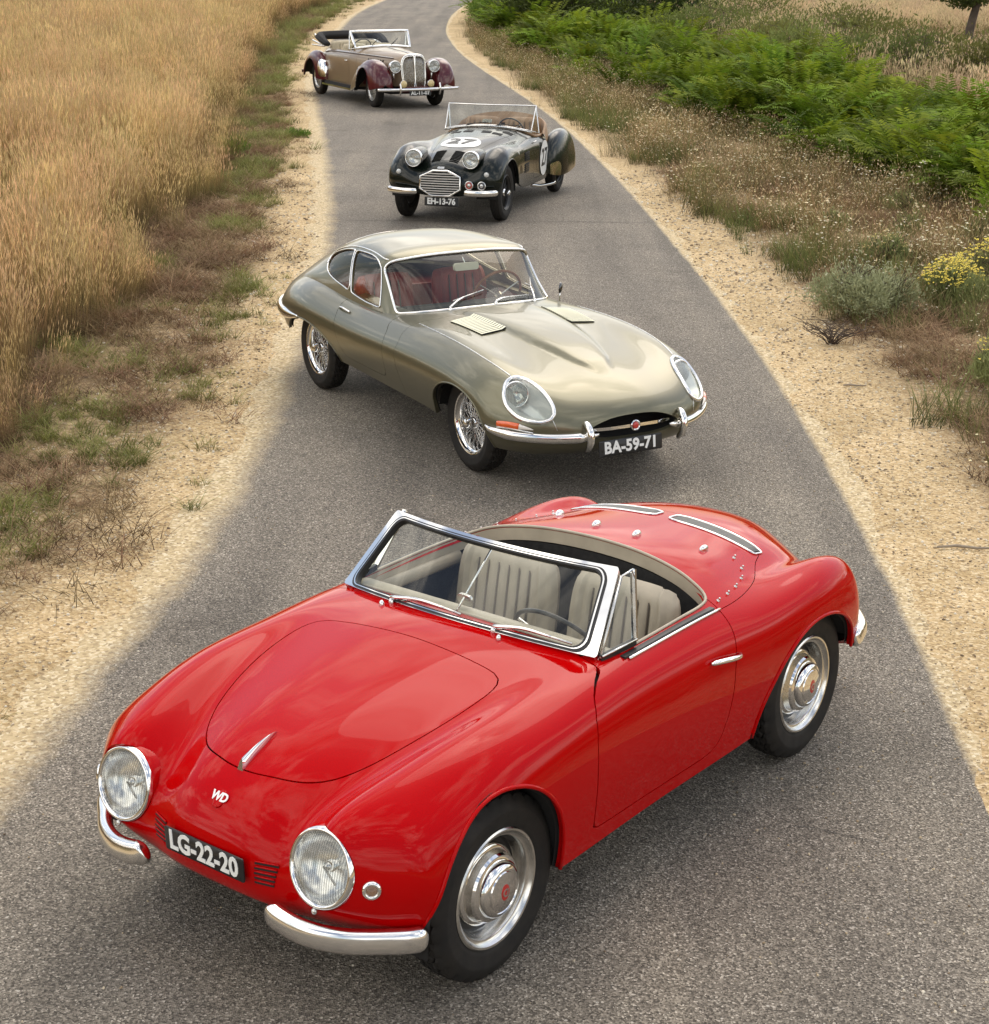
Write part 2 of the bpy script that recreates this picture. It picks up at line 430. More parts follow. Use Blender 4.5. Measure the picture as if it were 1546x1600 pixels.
def seat(parent, x, y, w, z0, ztop, m, pleats=6, lean=.16, name='seat', th=.10, cushion=True):
    """bucket seat: pleated back (part) > cushion, painted pleat shade lines"""
    def pad(w, h, th, M, nm, par):
        nu, nv = 48, 20; V = []; F = []
        for sgn in (1, -1):
            for j in range(nv+1):
                for i in range(nu+1):
                    u = -1+2*i/nu; v = -1+2*j/nv
                    e = max(0, 1-abs(u)**5)*max(0, 1-abs(v)**7); k = e**.33
                    d = th/2*k
                    if sgn > 0 and abs(u) < .74 and -1 < v < .80:
                        q = (u/.74+1)/2*pleats; fr = abs((q % 1)-.5)*2
                        d -= .026*fr**5
                    if sgn > 0 and .74 <= abs(u) < .80: d += .012
                    cu = 1-.22*max(0, v)**4*(1 if True else 0)
                    V.append((u*w/2*(1-.12*max(0, v)**5), v*h/2-.03*h*abs(u)**4*(v > 0), sgn*d))
        n1 = (nu+1)*(nv+1)
        for s in (0, 1):
            for j in range(nv):
                for i in range(nu):
                    a = s*n1+j*(nu+1)+i; f = (a, a+1, a+nu+2, a+nu+1); F.append(f if s == 0 else f[::-1])
        return mesh(nm, xf(V, M), F, m, par)
    hh = ztop-z0
    PLSHADE = mat('pleat_groove_shade', (.10, .08, .06), .8)  # dark lines painted along the pleats as the shade of their grooves
    M = Matrix.Translation((x, y, z0+hh/2)) @ Matrix.Rotation(-lean, 4, 'Y') @ frame((0, 0, 0), (1, 0, 0))
    o = pad(w, hh, th, M, name, parent)
    for k in range(1, pleats):
        u = (-1+2*k/pleats)*.74; P = []
        for v in np.linspace(-.9, .78, 9):
            e = (1-abs(u)**5)*max(0, 1-abs(v)**7); P.append((u*w/2*(1-.12*max(0, v)**5), v*hh/2-.03*hh*abs(u)**4*(v > 0), th/2*e**.33-.005))
        V, F = tube(P, .0042, 5); mesh('pleat_shade_line', xf(V, M), F, PLSHADE, o)
    if cushion:
        M2 = Matrix.Translation((x+.25, y, z0+.02)) @ Matrix.Rotation(-.1, 4, 'Y') @ frame((0, 0, 0), (0, 0, 1), (-1, 0, 0))
        pad(w, .48, th*1.3, M2, 'cushion', o)
    return o
def steering(parent, pos, nrm, r, m, rt=.011, name='steering_wheel', spokes=3):
    M = frame(pos, nrm); P = [(r*math.cos(t), r*math.sin(t), 0) for t in [2*math.pi*k/48 for k in range(48)]]
    V, F = tube(P, rt, 8, True); o = mesh(name, xf(V, M), F, m, parent)
    mb = MB()
    for k in range(spokes):
        t = R(-90+360*k/spokes); mb.add(*tube([(0, 0, -.03), (r*.6*math.cos(t), r*.6*math.sin(t), -.012), (r*math.cos(t), r*math.sin(t), 0)], .006, 6))
    V, F = lathe([(.03, -.05), (.035, -.02), (.028, -.012), (0, -.008)], 20); mb.add(V, F); mb.add(*tube([(0, 0, -.05), (0, 0, -.42)], .016, 8))
    mesh('spokes', xf(mb.V, M), mb.F, SATIN, o, auto=40); return o
def wiper(parent, piv, tip_mid, blade_a, blade_b, lift=.012, name='wiper'):
    mb = MB(); mb.add(*tube(smooth_path([piv, (np.array(piv)*.5+np.array(tip_mid)*.5)+np.array((0, 0, lift)), tip_mid], 6), [.0085-.004*k/12 for k in range(13)], 6))
    o = mesh(name, mb.V, mb.F, CHROME, parent)
    V, F = tube([blade_a, tip_mid, blade_b], .0045, 6); mesh('blade', V, F, SATIN, o); return o
# ------------------------------------------------------------ ground, road
def E_(tab):
    T = sorted(tab, key=lambda p: p[1]); ys = [p[1] for p in T]; xs = [p[0] for p in T]
    def f(y):
        y = np.asarray(y, float); o = np.zeros_like(y)
        for k in (-2.5, -1.25, 0, 1.25, 2.5):
            q = y+k*np.clip(y/20, .3, 3); o = o+np.interp(q, ys, xs)
        return o/5
    return f
ROADL = E_([(-2.4, -40), (-2.3, 0), (-2.15, 6.2), (-2.05, 7.3), (-1.93, 8.3), (-1.75, 9.9), (-1.76, 13), (-1.99, 18.7), (-2.15, 21.1), (-3.07, 29.9), (-4.75, 44), (-5.7, 61), (-6.4, 80), (-6.0, 100), (-4, 130), (4, 200), (40, 420)])
ROADR = E_([(1.9, -40), (1.95, 0), (2.01, 6.3), (2.11, 7.4), (2.17, 8.8), (2.25, 11.5), (2.23, 15.4), (2.09, 18.7), (1.76, 25.6), (1.0, 35.6), (-.25, 45), (-1.5, 57), (-2.0, 70), (-1.8, 85), (-1.0, 100), (1.0, 130), (9, 200), (46, 420)])
SANDL = E_([(-2.9, -40), (-2.7, 0), (-2.5, 7.5), (-2.36, 8.9), (-2.23, 10.1), (-2.10, 11.5), (-2.1, 13.1), (-2.24, 16), (-2.75, 22), (-3.64, 32), (-5.7, 48.5), (-6.65, 67), (-7.1, 88), (-6, 120)])
TALLL = E_([(-3.3, -40), (-3.2, 0), (-3.12, 10.5), (-3.16, 12.4), (-3.22, 14.7), (-3.3, 18), (-3.75, 23.8), (-4.83, 34.4), (-6.4, 48.5), (-8.0, 69), (-8.4, 95), (-8, 130)])
SANDR = E_([(2.6, -40), (2.7, 0), (2.78, 9.2), (2.95, 11), (2.95, 12.8), (2.8, 14.3), (2.84, 17.9), (2.47, 21.8), (1.85, 27.9), (1.1, 35.4), (-.05, 45.8), (-1.2, 60.4), (-1.4, 80), (0, 110)])
FERN0 = E_([(8, -40), (7.5, 10), (5.9, 18), (5.5, 21.7), (4.9, 24.7), (4.2, 27.8), (3.4, 34), (2.2, 39.8), (1.1, 48), (.0, 56.7), (-.6, 66), (-.4, 80), (2, 110)])
FERN1 = E_([(10, -40), (9.5, 20), (9.2, 28), (8.5, 33), (7.6, 38), (6.7, 44), (5.8, 52), (5.2, 60), (4.8, 75), (5, 95), (6, 120)])
def vnoise(x, y, s, seed=0):
    """cheap smooth value noise on arrays"""
    x = np.asarray(x, float)/s; y = np.asarray(y, float)/s; xi = np.floor(x).astype(int); yi = np.floor(y).astype(int); fx = x-xi; fy = y-yi
    def h(a, b):
        n = (a*374761393+b*668265263+seed*1442695041) & 0x7fffffff; n = ((n ^ (n >> 13))*1274126177) & 0x7fffffff; return ((n ^ (n >> 16)) & 0xffff)/65535.
    u = fx*fx*(3-2*fx); v = fy*fy*(3-2*fy)
    return (h(xi, yi)*(1-u)+h(xi+1, yi)*u)*(1-v)+(h(xi, yi+1)*(1-u)+h(xi+1, yi+1)*u)*v
def sst(a, b, x): t = np.clip((x-a)/(b-a), 0, 1); return t*t*(3-2*t)
ys = np.concatenate([np.arange(-40, 3, 2.), np.arange(3, 26, .11), np.arange(26, 60, .4), np.arange(60, 110, 1.2), np.arange(110, 200, 6.), np.arange(200, 421, 20.)])
dd = np.concatenate([np.arange(-.6, .8, .045), np.arange(.8, 2.4, .10), np.arange(2.4, 6, .35), np.arange(6, 20, 1.3), np.array([22, 27, 35, 50, 80, 140, 260])])
def gz(x, y, d, side):
    h = -.040+.048*sst(-.30, .16, d+.09*(vnoise(x, y, .25, 3)-.5)*2+.07*(vnoise(x, y, .11, 9)-.5)+.08*(vnoise(x, y, 1.3, 4)-.5))
    h = h+.010*(vnoise(x, y, .12, 5)-.5)*sst(0, .4, d)+.03*(vnoise(x, y, .8, 6)-.5)*sst(.4, 1.5, d)+.10*(vnoise(x, y, 3., 7)-.5)*sst(1.2, 4, d)
    return h+sst(8, 60, d)*.6*(vnoise(x, y, 25., 8)-.3)
Vl = []; nl = len(dd)
YY, DD = np.meshgrid(ys, dd, indexing='ij')
XL = ROADL(YY)-DD; XR = ROADR(YY)+DD
ZL = gz(XL, YY, DD, -1); ZR = gz(XR, YY, DD, 1)
row = np.concatenate([np.stack([XL, YY, ZL], -1)[:, ::-1], np.stack([XR, YY, ZR], -1)], 1)
nr, nc, _ = row.shape; idx = np.arange(nr*nc).reshape(nr, nc)
quads = np.stack([idx[:-1, :-1], idx[:-1, 1:], idx[1:, 1:], idx[1:, :-1]], -1).reshape(-1, 4)
def np_mesh(name, V, Q, m, kind=None, attrs=None, smooth=True, parent=None):
    me = bpy.data.meshes.new(name); V = np.asarray(V, np.float32).reshape(-1, 3); Q = np.asarray(Q, np.int32); k = Q.shape[1]
    me.vertices.add(len(V)); me.vertices.foreach_set('co', V.ravel()); me.loops.add(Q.size); me.loops.foreach_set('vertex_index', Q.ravel())
    me.polygons.add(len(Q)); me.polygons.foreach_set('loop_start', np.arange(0, Q.size, k, dtype=np.int32))
    try: me.polygons.foreach_set('loop_total', np.full(len(Q), k, np.int32))
    except Exception: pass
    me.update(calc_edges=True); me.validate()
    for a, v in (attrs or {}).items():
        at = me.attributes.new(a, 'FLOAT', 'POINT'); at.data.foreach_set('value', np.asarray(v, np.float32).ravel())
    o = link(name, me, m, parent, smooth); 
    if kind: tag(o, kind=kind)
    return o
X, Y = row[..., 0], row[..., 1]
veg = np.maximum(sst(-.15, .35, SANDL(Y)-X), sst(-.15, .5, X-SANDR(Y)))
tall = np.maximum(sst(-.3, .4, TALLL(Y)-X), sst(-.5, 1.0, X-FERN0(Y)))
def n_(t): return t.nodes.new
GM = mat('sandy_ground', (.42, .33, .2), .95, spec=.2); t, b, n, l = nodes(GM)
def ramp(n, stops):
    r = n('ShaderNodeValToRGB'); e = r.color_ramp.elements
    while len(e) < len(stops): e.new(.5)
    for k, (p, c) in enumerate(stops): e[k].position = p; e[k].color = (*c, 1) if len(c) == 3 else c
    return r
def attr(n, name): a = n('ShaderNodeAttribute'); a.attribute_name = name; return a
def noise(n, l, vec, scale, detail=6, rough=.55):
    z = n('ShaderNodeTexNoise'); z.inputs['Scale'].default_value = scale; z.inputs['Detail'].default_value = detail; z.inputs['Roughness'].default_value = rough; l(vec, z.inputs['Vector']); return z
def mixc(n, l, f, a, b_):
    m = n('ShaderNodeMix'); m.data_type = 'RGBA'
    for s, v in ((0, f), (6, a), (7, b_)):
        if isinstance(v, (int, float)): m.inputs[s].default_value = v
        elif isinstance(v, tuple): m.inputs[s].default_value = (*v, 1)
        else: l(v, m.inputs[s])
    return m.outputs[2]
def math_(n, l, op, a, b_=None, clampv=False):
    m = n('ShaderNodeMath'); m.operation = op; m.use_clamp = clampv
    for s, v in ((0, a), (1, b_)):
        if v is None: continue
        if isinstance(v, (int, float)): m.inputs[s].default_value = v
        else: l(v, m.inputs[s])
    return m.outputs[0]
co = n('ShaderNodeNewGeometry').outputs['Position']
v1 = n('ShaderNodeTexVoronoi'); v1.inputs['Scale'].default_value = 62; l(co, v1.inputs['Vector'])
v2 = n('ShaderNodeTexVoronoi'); v2.inputs['Scale'].default_value = 26; l(co, v2.inputs['Vector'])
bw1 = n('ShaderNodeSeparateColor'); l(v1.outputs['Color'], bw1.inputs[0]); bw2 = n('ShaderNodeSeparateColor'); l(v2.outputs['Color'], bw2.inputs[0])
sand = ramp(n, [(0., (.30, .215, .115)), (.2, (.46, .345, .185)), (.7, (.60, .465, .265)), (1., (.74, .64, .44))]); l(bw1.outputs[0], sand.inputs[0])
big = noise(n, l, co, 1.1, 6); mr = ramp(n, [(.35, (.86, .80, .70)), (.65, (1.12, 1.06, 1.0))]); l(big.outputs[0], mr.inputs[0])
sm = n('ShaderNodeMix'); sm.data_type = 'RGBA'; sm.blend_type = 'MULTIPLY'; sm.inputs[0].default_value = 1; l(sand.outputs[0], sm.inputs[6]); l(mr.outputs[0], sm.inputs[7])
stones = ramp(n, [(.0, (.10, .075, .05)), (.3, (.26, .19, .12)), (.75, (.45, .36, .25)), (1., (.62, .56, .46))]); l(bw2.outputs[0], stones.inputs[0])
fine = noise(n, l, co, 9, 8, .65)
a_veg = attr(n, 'veg').outputs['Fac']; a_tall = attr(n, 'tall').outputs['Fac']
fv = math_(n, l, 'MULTIPLY', a_veg, math_(n, l, 'MULTIPLY_ADD', fine.outputs[0], 3.2), True)
mm = fv.node.inputs[1].links[0].from_node; mm.inputs[2].default_value = -1.0
litter = ramp(n, [(.25, (.07, .045, .025)), (.5, (.19, .13, .07)), (.75, (.34, .25, .14))]); l(noise(n, l, co, 34, 5, .7).outputs[0], litter.inputs[0])
c1 = mixc(n, l, .15, sm.outputs[2], stones.outputs[0])
c2 = mixc(n, l, fv, c1, litter.outputs[0])
soil = ramp(n, [(.3, (.07, .045, .022)), (.7, (.20, .14, .07))]); l(noise(n, l, co, 12, 6).outputs[0], soil.inputs[0])
c3 = mixc(n, l, a_tall, c2, soil.outputs[0])
l(c3, b.inputs['Base Color'])
bp_ = n('ShaderNodeBump'); bp_.inputs['Strength'].default_value = .8; bp_.inputs['Distance'].default_value = .012
l(math_(n, l, 'ADD', v1.outputs['Distance'], math_(n, l, 'MULTIPLY', v2.outputs['Distance'], .8)), bp_.inputs['Height']); l(bp_.outputs[0], b.inputs['Normal'])
np_mesh('ground', row, quads, GM, 'structure', {'veg': veg, 'tall': tall})
# road sheet
cols = np.concatenate([np.linspace(-.55, .9, 14), np.linspace(1.2, 2.9, 5), np.linspace(3.2, 4.55, 10)])
yr = np.concatenate([np.arange(-40, 4, 2.), np.arange(4, 30, .5), np.arange(30, 130, 1.5), np.arange(130, 421, 10.)])
YY, CC = np.meshgrid(yr, (cols+.0), indexing='ij'); Lx = ROADL(YY); Rx = ROADR(YY)
u = (CC+.55)/5.1; XX = (Lx-.30)+u*((Rx+.12)-(Lx-.30))
nr, nc = XX.shape; idx = np.arange(nr*nc).reshape(nr, nc); q = np.stack([idx[:-1, :-1], idx[:-1, 1:], idx[1:, 1:], idx[1:, :-1]], -1).reshape(-1, 4)
AM = mat('asphalt', (.12, .107, .092), .85, spec=.35); t, b, n, l = nodes(AM)
co = n('ShaderNodeNewGeometry').outputs['Position']
va = n('ShaderNodeTexVoronoi'); va.inputs['Scale'].default_value = 150; l(co, va.inputs['Vector']); sa = n('ShaderNodeSeparateColor'); l(va.outputs['Color'], sa.inputs[0])
agg = ramp(n, [(0., (.058, .050, .040)), (.35, (.135, .118, .096)), (.72, (.225, .198, .162)), (.93, (.32, .285, .235)), (1., (.54, .49, .42))]); l(sa.outputs[0], agg.inputs[0])
vb = n('ShaderNodeTexVoronoi'); vb.inputs['Scale'].default_value = 38; l(co, vb.inputs['Vector']); sb = n('ShaderNodeSeparateColor'); l(vb.outputs['Color'], sb.inputs[0])
fl = math_(n, l, 'GREATER_THAN', sb.outputs[0], .955); fl2 = math_(n, l, 'LESS_THAN', vb.outputs['Distance'], .22); fk = math_(n, l, 'MULTIPLY', fl, fl2)
c0 = mixc(n, l, fk, agg.outputs[0], (.45, .42, .37))
wear = ramp(n, [(.3, (.82, .81, .80)), (.7, (1.12, 1.10, 1.06))]); l(noise(n, l, co, .55, 5).outputs[0], wear.inputs[0])
cm = n('ShaderNodeMix'); cm.data_type = 'RGBA'; cm.blend_type = 'MULTIPLY'; cm.inputs[0].default_value = 1; l(c0, cm.inputs[6]); l(wear.outputs[0], cm.inputs[7])
# worn wheel tracks, darker patches
st = n('ShaderNodeMapping'); st.inputs['Scale'].default_value = (1.5, .10, 1); l(co, st.inputs[0]); trk = noise(n, l, st.outputs[0], 1.3, 4, .5)
tr_ = ramp(n, [(.34, (.80, .80, .80)), (.5, (1., 1., 1.)), (.68, (1.16, 1.15, 1.12))]); l(trk.outputs[0], tr_.inputs[0])
pt_ = ramp(n, [(.30, (.72, .71, .70)), (.42, (1., 1., 1.))]); l(noise(n, l, co, .9, 7, .65).outputs[0], pt_.inputs[0])
for rr_ in (tr_, pt_):
    c_ = n('ShaderNodeMix'); c_.data_type = 'RGBA'; c_.blend_type = 'MULTIPLY'; c_.inputs[0].default_value = 1; l(cm.outputs[2], c_.inputs[6]); l(rr_.outputs[0], c_.inputs[7]); cm = c_
# loose sand blown over the edges
nzd = noise(n, l, co, 2.2, 8, .6); nzf = noise(n, l, co, 26, 6, .7)
dl = attr(n, 'dl').outputs['Fac']; dr = attr(n, 'dr').outputs['Fac']
def dust(d, w):
    a = math_(n, l, 'SUBTRACT', 1., math_(n, l, 'DIVIDE', d, w)); a = math_(n, l, 'ADD', a, math_(n, l, 'MULTIPLY', math_(n, l, 'SUBTRACT', nzd.outputs[0], .5), .9))
    a = math_(n, l, 'ADD', a, math_(n, l, 'MULTIPLY', math_(n, l, 'SUBTRACT', nzf.outputs[0], .5), .55)); return math_(n, l, 'MULTIPLY', a, 1.5, True)
df = math_(n, l, 'MAXIMUM', dust(dl, .27), dust(dr, .07), True)
vs = n('ShaderNodeTexVoronoi'); vs.inputs['Scale'].default_value = 62; l(co, vs.inputs['Vector']); ss = n('ShaderNodeSeparateColor'); l(vs.outputs['Color'], ss.inputs[0])
sand = ramp(n, [(0., (.28, .205, .11)), (.2, (.45, .34, .185)), (.7, (.59, .46, .265)), (1., (.72, .62, .43))]); l(ss.outputs[1], sand.inputs[0])
l(mixc(n, l, df, cm.outputs[2], sand.outputs[0]), b.inputs['Base Color'])
# fine cracks across the carriageway
bpa = n('ShaderNodeBump'); bpa.inputs['Strength'].default_value = .7; bpa.inputs['Distance'].default_value = .006
l(math_(n, l, 'ADD', va.outputs['Distance'], math_(n, l, 'MULTIPLY', vb.outputs['Distance'], .35)), bpa.inputs['Height']); l(bpa.outputs[0], b.inputs['Normal'])
np_mesh('road', np.stack([XX, YY, np.zeros_like(XX)], -1), q, AM, 'structure', {'dl': XX-Lx, 'dr': Rx-XX})
CRK = mat('crack_tar', (.035, .031, .028), .8)
for pts, w_ in ((((-2.0, 21.15), (-.9, 21.12), (.2, 21.06), (1.0, 21.1), (2.0, 21.02)), .007), (((1.17, 6.05), (1.24, 6.04), (1.32, 6.0), (1.38, 5.97), (1.49, 5.92)), .0022)):
    P = smooth_path([(x, y, .002) for x, y in pts], 10); rr = np.random.RandomState(3); V = []
    for p in P: o = rr.randn()*w_*.5; V += [(p[0], p[1]-w_+o, .004), (p[0], p[1]+w_+o, .004)]
    c = mesh('road_joint', V, [(2*i, 2*i+2, 2*i+3, 2*i+1) for i in range(len(P)-1)], CRK, smooth=False); tag(c, kind='structure')
# ------------------------------------------------------------ red roadster
RED = mat('red_paint', (.42, .0005, .001), .38, 0, .42, .10, coat_rough=.035)
for p_, v_ in (('Coat IOR', 1.24), ('Coat Weight', 1.), ('Specular IOR Level', 0.)): RED.node_tree.nodes['Principled BSDF'].inputs[p_].default_value = v_
red = empty('roadster', (-.5396, 5.4607, 0), R(-127.865), 'glossy red open two-seat roadster in the foreground with round headlights and a dark number plate', 'car')
rn = [
 [(.49,0,.305),(.485,.18,.305),(.47,.36,.3),(.455,.46,.295),(.43,.56,.29),(.40,.65,.285),(.36,.70,.29),(.33,.72,.29),(.30,.725,.29)],
 [(.585,0,.36),(.58,.19,.36),(.56,.36,.37),(.55,.46,.38),(.52,.57,.39),(.46,.66,.39),(.40,.715,.38),(.34,.735,.35),(.28,.735,.29)],
 [(.625,0,.48),(.615,.19,.48),(.575,.335,.49),(.616,.45,.50),(.572,.57,.50),(.49,.67,.49),(.41,.735,.47),(.34,.755,.41),(.26,.74,.29)],
 [(.60,0,.59),(.585,.18,.59),(.525,.325,.595),(.574,.455,.665),(.545,.565,.655),(.46,.68,.59),(.40,.745,.54),(.32,.765,.45),(.22,.745,.29)],
 [(.50,0,.69),(.48,.18,.69),(.41,.335,.668),(.45,.455,.738),(.43,.565,.738),(.40,.68,.68),(.34,.75,.60),(.27,.77,.48),(.16,.75,.29)],
 [(.30,0,.78),(.29,.18,.775),(.25,.375,.738),(.26,.485,.782),(.25,.59,.792),(.23,.70,.73),(.20,.765,.64),(.17,.775,.5),(.08,.755,.29)],
 [(.02,0,.845),(.02,.19,.84),(0,.43,.806),(0,.535,.836),(0,.635,.828),(0,.725,.765),(0,.775,.66),(0,.78,.5),(-.05,.755,.29)],
 [(-.28,0,.89),(-.28,.2,.885),(-.3,.45,.86),(-.3,.57,.86),(-.3,.655,.835),(-.3,.735,.78),(-.3,.775,.67),(-.3,.775,.5),(-.3,.745,.28)],
 [(-.56,0,.918),(-.57,.2,.912),(-.6,.45,.89),(-.6,.57,.87),(-.6,.66,.85),(-.6,.735,.785),(-.6,.77,.67),(-.6,.77,.5),(-.6,.735,.275)],
 [(-.95,0,.93),(-.95,.25,.925),(-.95,.47,.90),(-.95,.58,.88),(-.95,.66,.85),(-.95,.73,.785),(-.95,.765,.67),(-.95,.765,.5),(-.95,.73,.275)],
 [(-1.35,0,.97),(-1.35,.25,.962),(-1.35,.46,.932),(-1.35,.57,.895),(-1.35,.66,.85),(-1.35,.735,.78),(-1.35,.77,.67),(-1.35,.77,.5),(-1.35,.735,.275)],
 [(-1.65,0,.965),(-1.65,.25,.957),(-1.65,.45,.925),(-1.65,.555,.88),(-1.65,.65,.84),(-1.65,.745,.78),(-1.65,.785,.67),(-1.65,.785,.5),(-1.65,.74,.28)],
 [(-1.95,0,.938),(-1.95,.25,.925),(-1.95,.44,.885),(-1.95,.55,.838),(-1.95,.65,.835),(-1.95,.75,.79),(-1.95,.79,.68),(-1.95,.79,.5),(-1.95,.745,.29)],
 [(-2.27,0,.90),(-2.27,.25,.885),(-2.26,.44,.835),(-2.24,.545,.797),(-2.21,.645,.835),(-2.2,.745,.785),(-2.2,.785,.67),(-2.2,.78,.5),(-2.2,.74,.29)],
 [(-2.56,0,.82),(-2.55,.2,.80),(-2.51,.39,.72),(-2.47,.51,.70),(-2.45,.63,.775),(-2.43,.72,.735),(-2.40,.765,.63),(-2.385,.765,.52),(-2.37,.745,.40)],
 [(-2.77,0,.64),(-2.75,.19,.63),(-2.69,.37,.58),(-2.63,.5,.59),(-2.57,.61,.61),(-2.51,.70,.60),(-2.47,.745,.55),(-2.44,.75,.48),(-2.42,.74,.40)],
 [(-2.81,0,.45),(-2.79,.18,.45),(-2.73,.36,.45),(-2.67,.48,.45),(-2.60,.59,.46),(-2.54,.68,.46),(-2.50,.725,.45),(-2.47,.735,.44),(-2.45,.73,.40)],
 [(-2.74,0,.33),(-2.72,.18,.33),(-2.67,.36,.33),(-2.62,.47,.33),(-2.55,.57,.33),(-2.51,.65,.36),(-2.48,.69,.38),(-2.465,.705,.39),(-2.45,.71,.395)],
]
RG = surf(rn, 10, 8); rV, rF = full(RG)
def arch(V, x0, z0, rx, rz, ymin=.4):
    """positive inside an elliptic wheel arch"""
    q = np.hypot((V[:, 0]-x0)/rx, (V[:, 2]-z0)/rz)
    d = (1-q)*min(rx, rz)
    return np.where(np.abs(V[:, 1]) > ymin, d, -1)
def arch_lip(V, F, x0, z0, rx, rz, r, m, parent, name='arch_lip'):
    """rolled bead round each wheel opening (both sides)"""
    Va = np.asarray(V)
    for lp in loops(F):
        P = Va[lp]
        q = np.abs(np.hypot((P[:, 0]-x0)/rx, (P[:, 2]-z0)/rz)-1) < .02
        for sg in (1, -1):
            ok = q & (P[:, 1]*sg > .4)
            if ok.sum() < 8: continue
            k = [i for i in range(len(lp)) if ok[i]]
            # rotate so the run is contiguous
            br = [i for i in range(len(k)) if (k[i]-k[i-1]) != 1]
            st = br[0] if br else 0
            run = k[st:]+k[:st]
            pts = [P[i] for i in run][::2]
            V2, F2 = tube(pts, r, 6); mesh(name, V2, F2, m, parent)
RA = (.05, .32, .345, .395); RB = (-2.02, .30, .425, .37)
SR = Surf(rV, rF)
def mir(pts): return [(x, y) for x, y in pts]+[(x, -y) for x, y in pts[::-1] if abs(y) > 1e-4]
HOODR = smooth_path(mir([(.455, 0), (.445, .10), (.405, .21), (.315, .305), (.18, .375), (-.02, .43), (-.20, .452), (-.32, .445), (-.375, .40), (-.39, .30), (-.395, .15), (-.40, 0)]), 6, True)
COCKR = smooth_path(mir([(-.66, 0), (-.67, .25), (-.70, .45), (-.74, .57), (-.80, .612), (-.95, .618), (-1.2, .618), (-1.38, .612), (-1.45, .58), (-1.475, .50), (-1.50, .38), (-1.525, .2), (-1.535, 0)]), 5, True)
LIDR = smooth_path(mir([(-1.3, 0), (-1.3, .5), (-1.33, .642), (-1.45, .655), (-1.63, .642), (-1.80, .598), (-1.97, .507), (-2.06, .47), (-2.12, .40), (-2.15, .28), (-2.157, .12), (-2.157, 0)]), 5, True)
DOORR = [(-.70, 1.1), (-.697, .90), (-.67, .862), (-.585, .843), (-.525, .815), (-.488, .765), (-.468, .69), (-.462, .6), (-.468, .48), (-.478, .352), (-.60, .345), (-.9, .338), (-1.2, .335), (-1.29, .345), (-1.325, .38), (-1.355, .47), (-1.37, .56), (-1.38, .66), (-1.405, .75), (-1.428, .82), (-1.44, .86), (-1.44, 1.1)]
V, F = rV, rF
V, F = clip(V, F, arch(V, *RA)); V, F = clip(V, F, arch(V, *RB))
arch_lip(V, F, *RA, .008, RED, red); arch_lip(V, F, *RB, .008, RED, red)
HLN = Vector((.95, 0, .24)).normalized()
for sg in (1, -1):
    D_ = V-np.array((.551, sg*.455, .563)); a_ = D_@np.array(HLN); r_ = np.linalg.norm(D_-a_[:, None]*np.array(HLN), axis=1)
    V, F = clip(V, F, np.where(np.abs(a_) < .15, .1335-r_, -1))
V, F = clip(V, F, np.where(V[:, 2] > .7, -poly_sdf(V[:, :2], COCKR), -1))
cock_edge = [[V[i] for i in lp] for lp in loops(F)]
def cutout(V, F, f, gap, name, m, parent, depth=.022):
    """take the region f<0 out of the body as a panel of its own, leaving a gap"""
    a, b = clip(V, F, f+gap); panel(name, a, b, m, parent, depth)
    return clip(V, F, -f+gap)
f = np.where(V[:, 2] > .62, poly_sdf(V[:, :2], HOODR), 1.0); V, F = cutout(V, F, f, .0024, 'bonnet', RED, red)
for sg in (1, -1):
    f = np.where(V[:, 1]*sg > .5, poly_sdf(V[:, [0, 2]], DOORR), 1.0); V, F = cutout(V, F, f, .0026, 'door', RED, red)
f = np.where(V[:, 2] > .66, poly_sdf(V[:, :2], LIDR), 1.0); V, F = cutout(V, F, f, .0014, 'engine_lid', RED, red)
panel('body', V, F, RED, red, .02)
# dark shell behind the gaps and the wheel wells
def shell(V, F, off, m, parent, f=None, name='inner_shell'):
    n = vnorm(V, F); V2 = np.asarray(V)-n*off
    if f is not None: V2, F = clip(V2, F, f(V2))
    return mesh(name, V2, F, m, parent)
def lampcut(V):
    o = np.full(len(V), -1.)
    for sg in (1, -1):
        D_ = V-np.array((.551, sg*.455, .563)); a_ = D_@np.array(HLN); o = np.maximum(o, np.where(np.abs(a_) < .15, .124-np.linalg.norm(D_-a_[:, None]*np.array(HLN), axis=1), -1))
    return o
shell(rV, rF, .028, DARK, red, lambda V: np.maximum.reduce([lampcut(V), arch(V, RA[0], RA[1], RA[2]-.012, RA[3]-.012), arch(V, RB[0], RB[1], RB[2]-.012, RB[3]-.012), np.where(V[:, 2] > .6, -poly_sdf(V[:, :2], [(x-.0, y) for x, y in COCKR])+.004, -1)]))
def wells(parent, A, y0, y1, name='wheel_well', ends=(1, 1)):
    for (x0, z0, rx, rz), en in zip(A, ends):
        for sg in (1, -1):
            n = 24; V = []; F = []
            for k in range(n+1):
                t = math.pi*k/n*en; V += [(x0+rx*math.cos(t), sg*y0, z0+rz*math.sin(t)), (x0+rx*math.cos(t), sg*y1, z0+rz*math.sin(t))]
            F = [(2*k, 2*k+1, 2*k+3, 2*k+2) for k in range(n)]; F.append(tuple(2*k for k in range(n+1)))
            mesh(name, V, F, DARK, parent, smooth=False)
wells(red, [(RA[0], RA[1]-.05, RA[2]+.012, RA[3]+.06), (RB[0], RB[1]-.02, RB[2]+.012, RB[3]+.03)], .46, .745, ends=(1, .86))
mesh('underbody', *box(-1.05, 0, .26, 2.5, .90, .06), DARK, red, smooth=False)
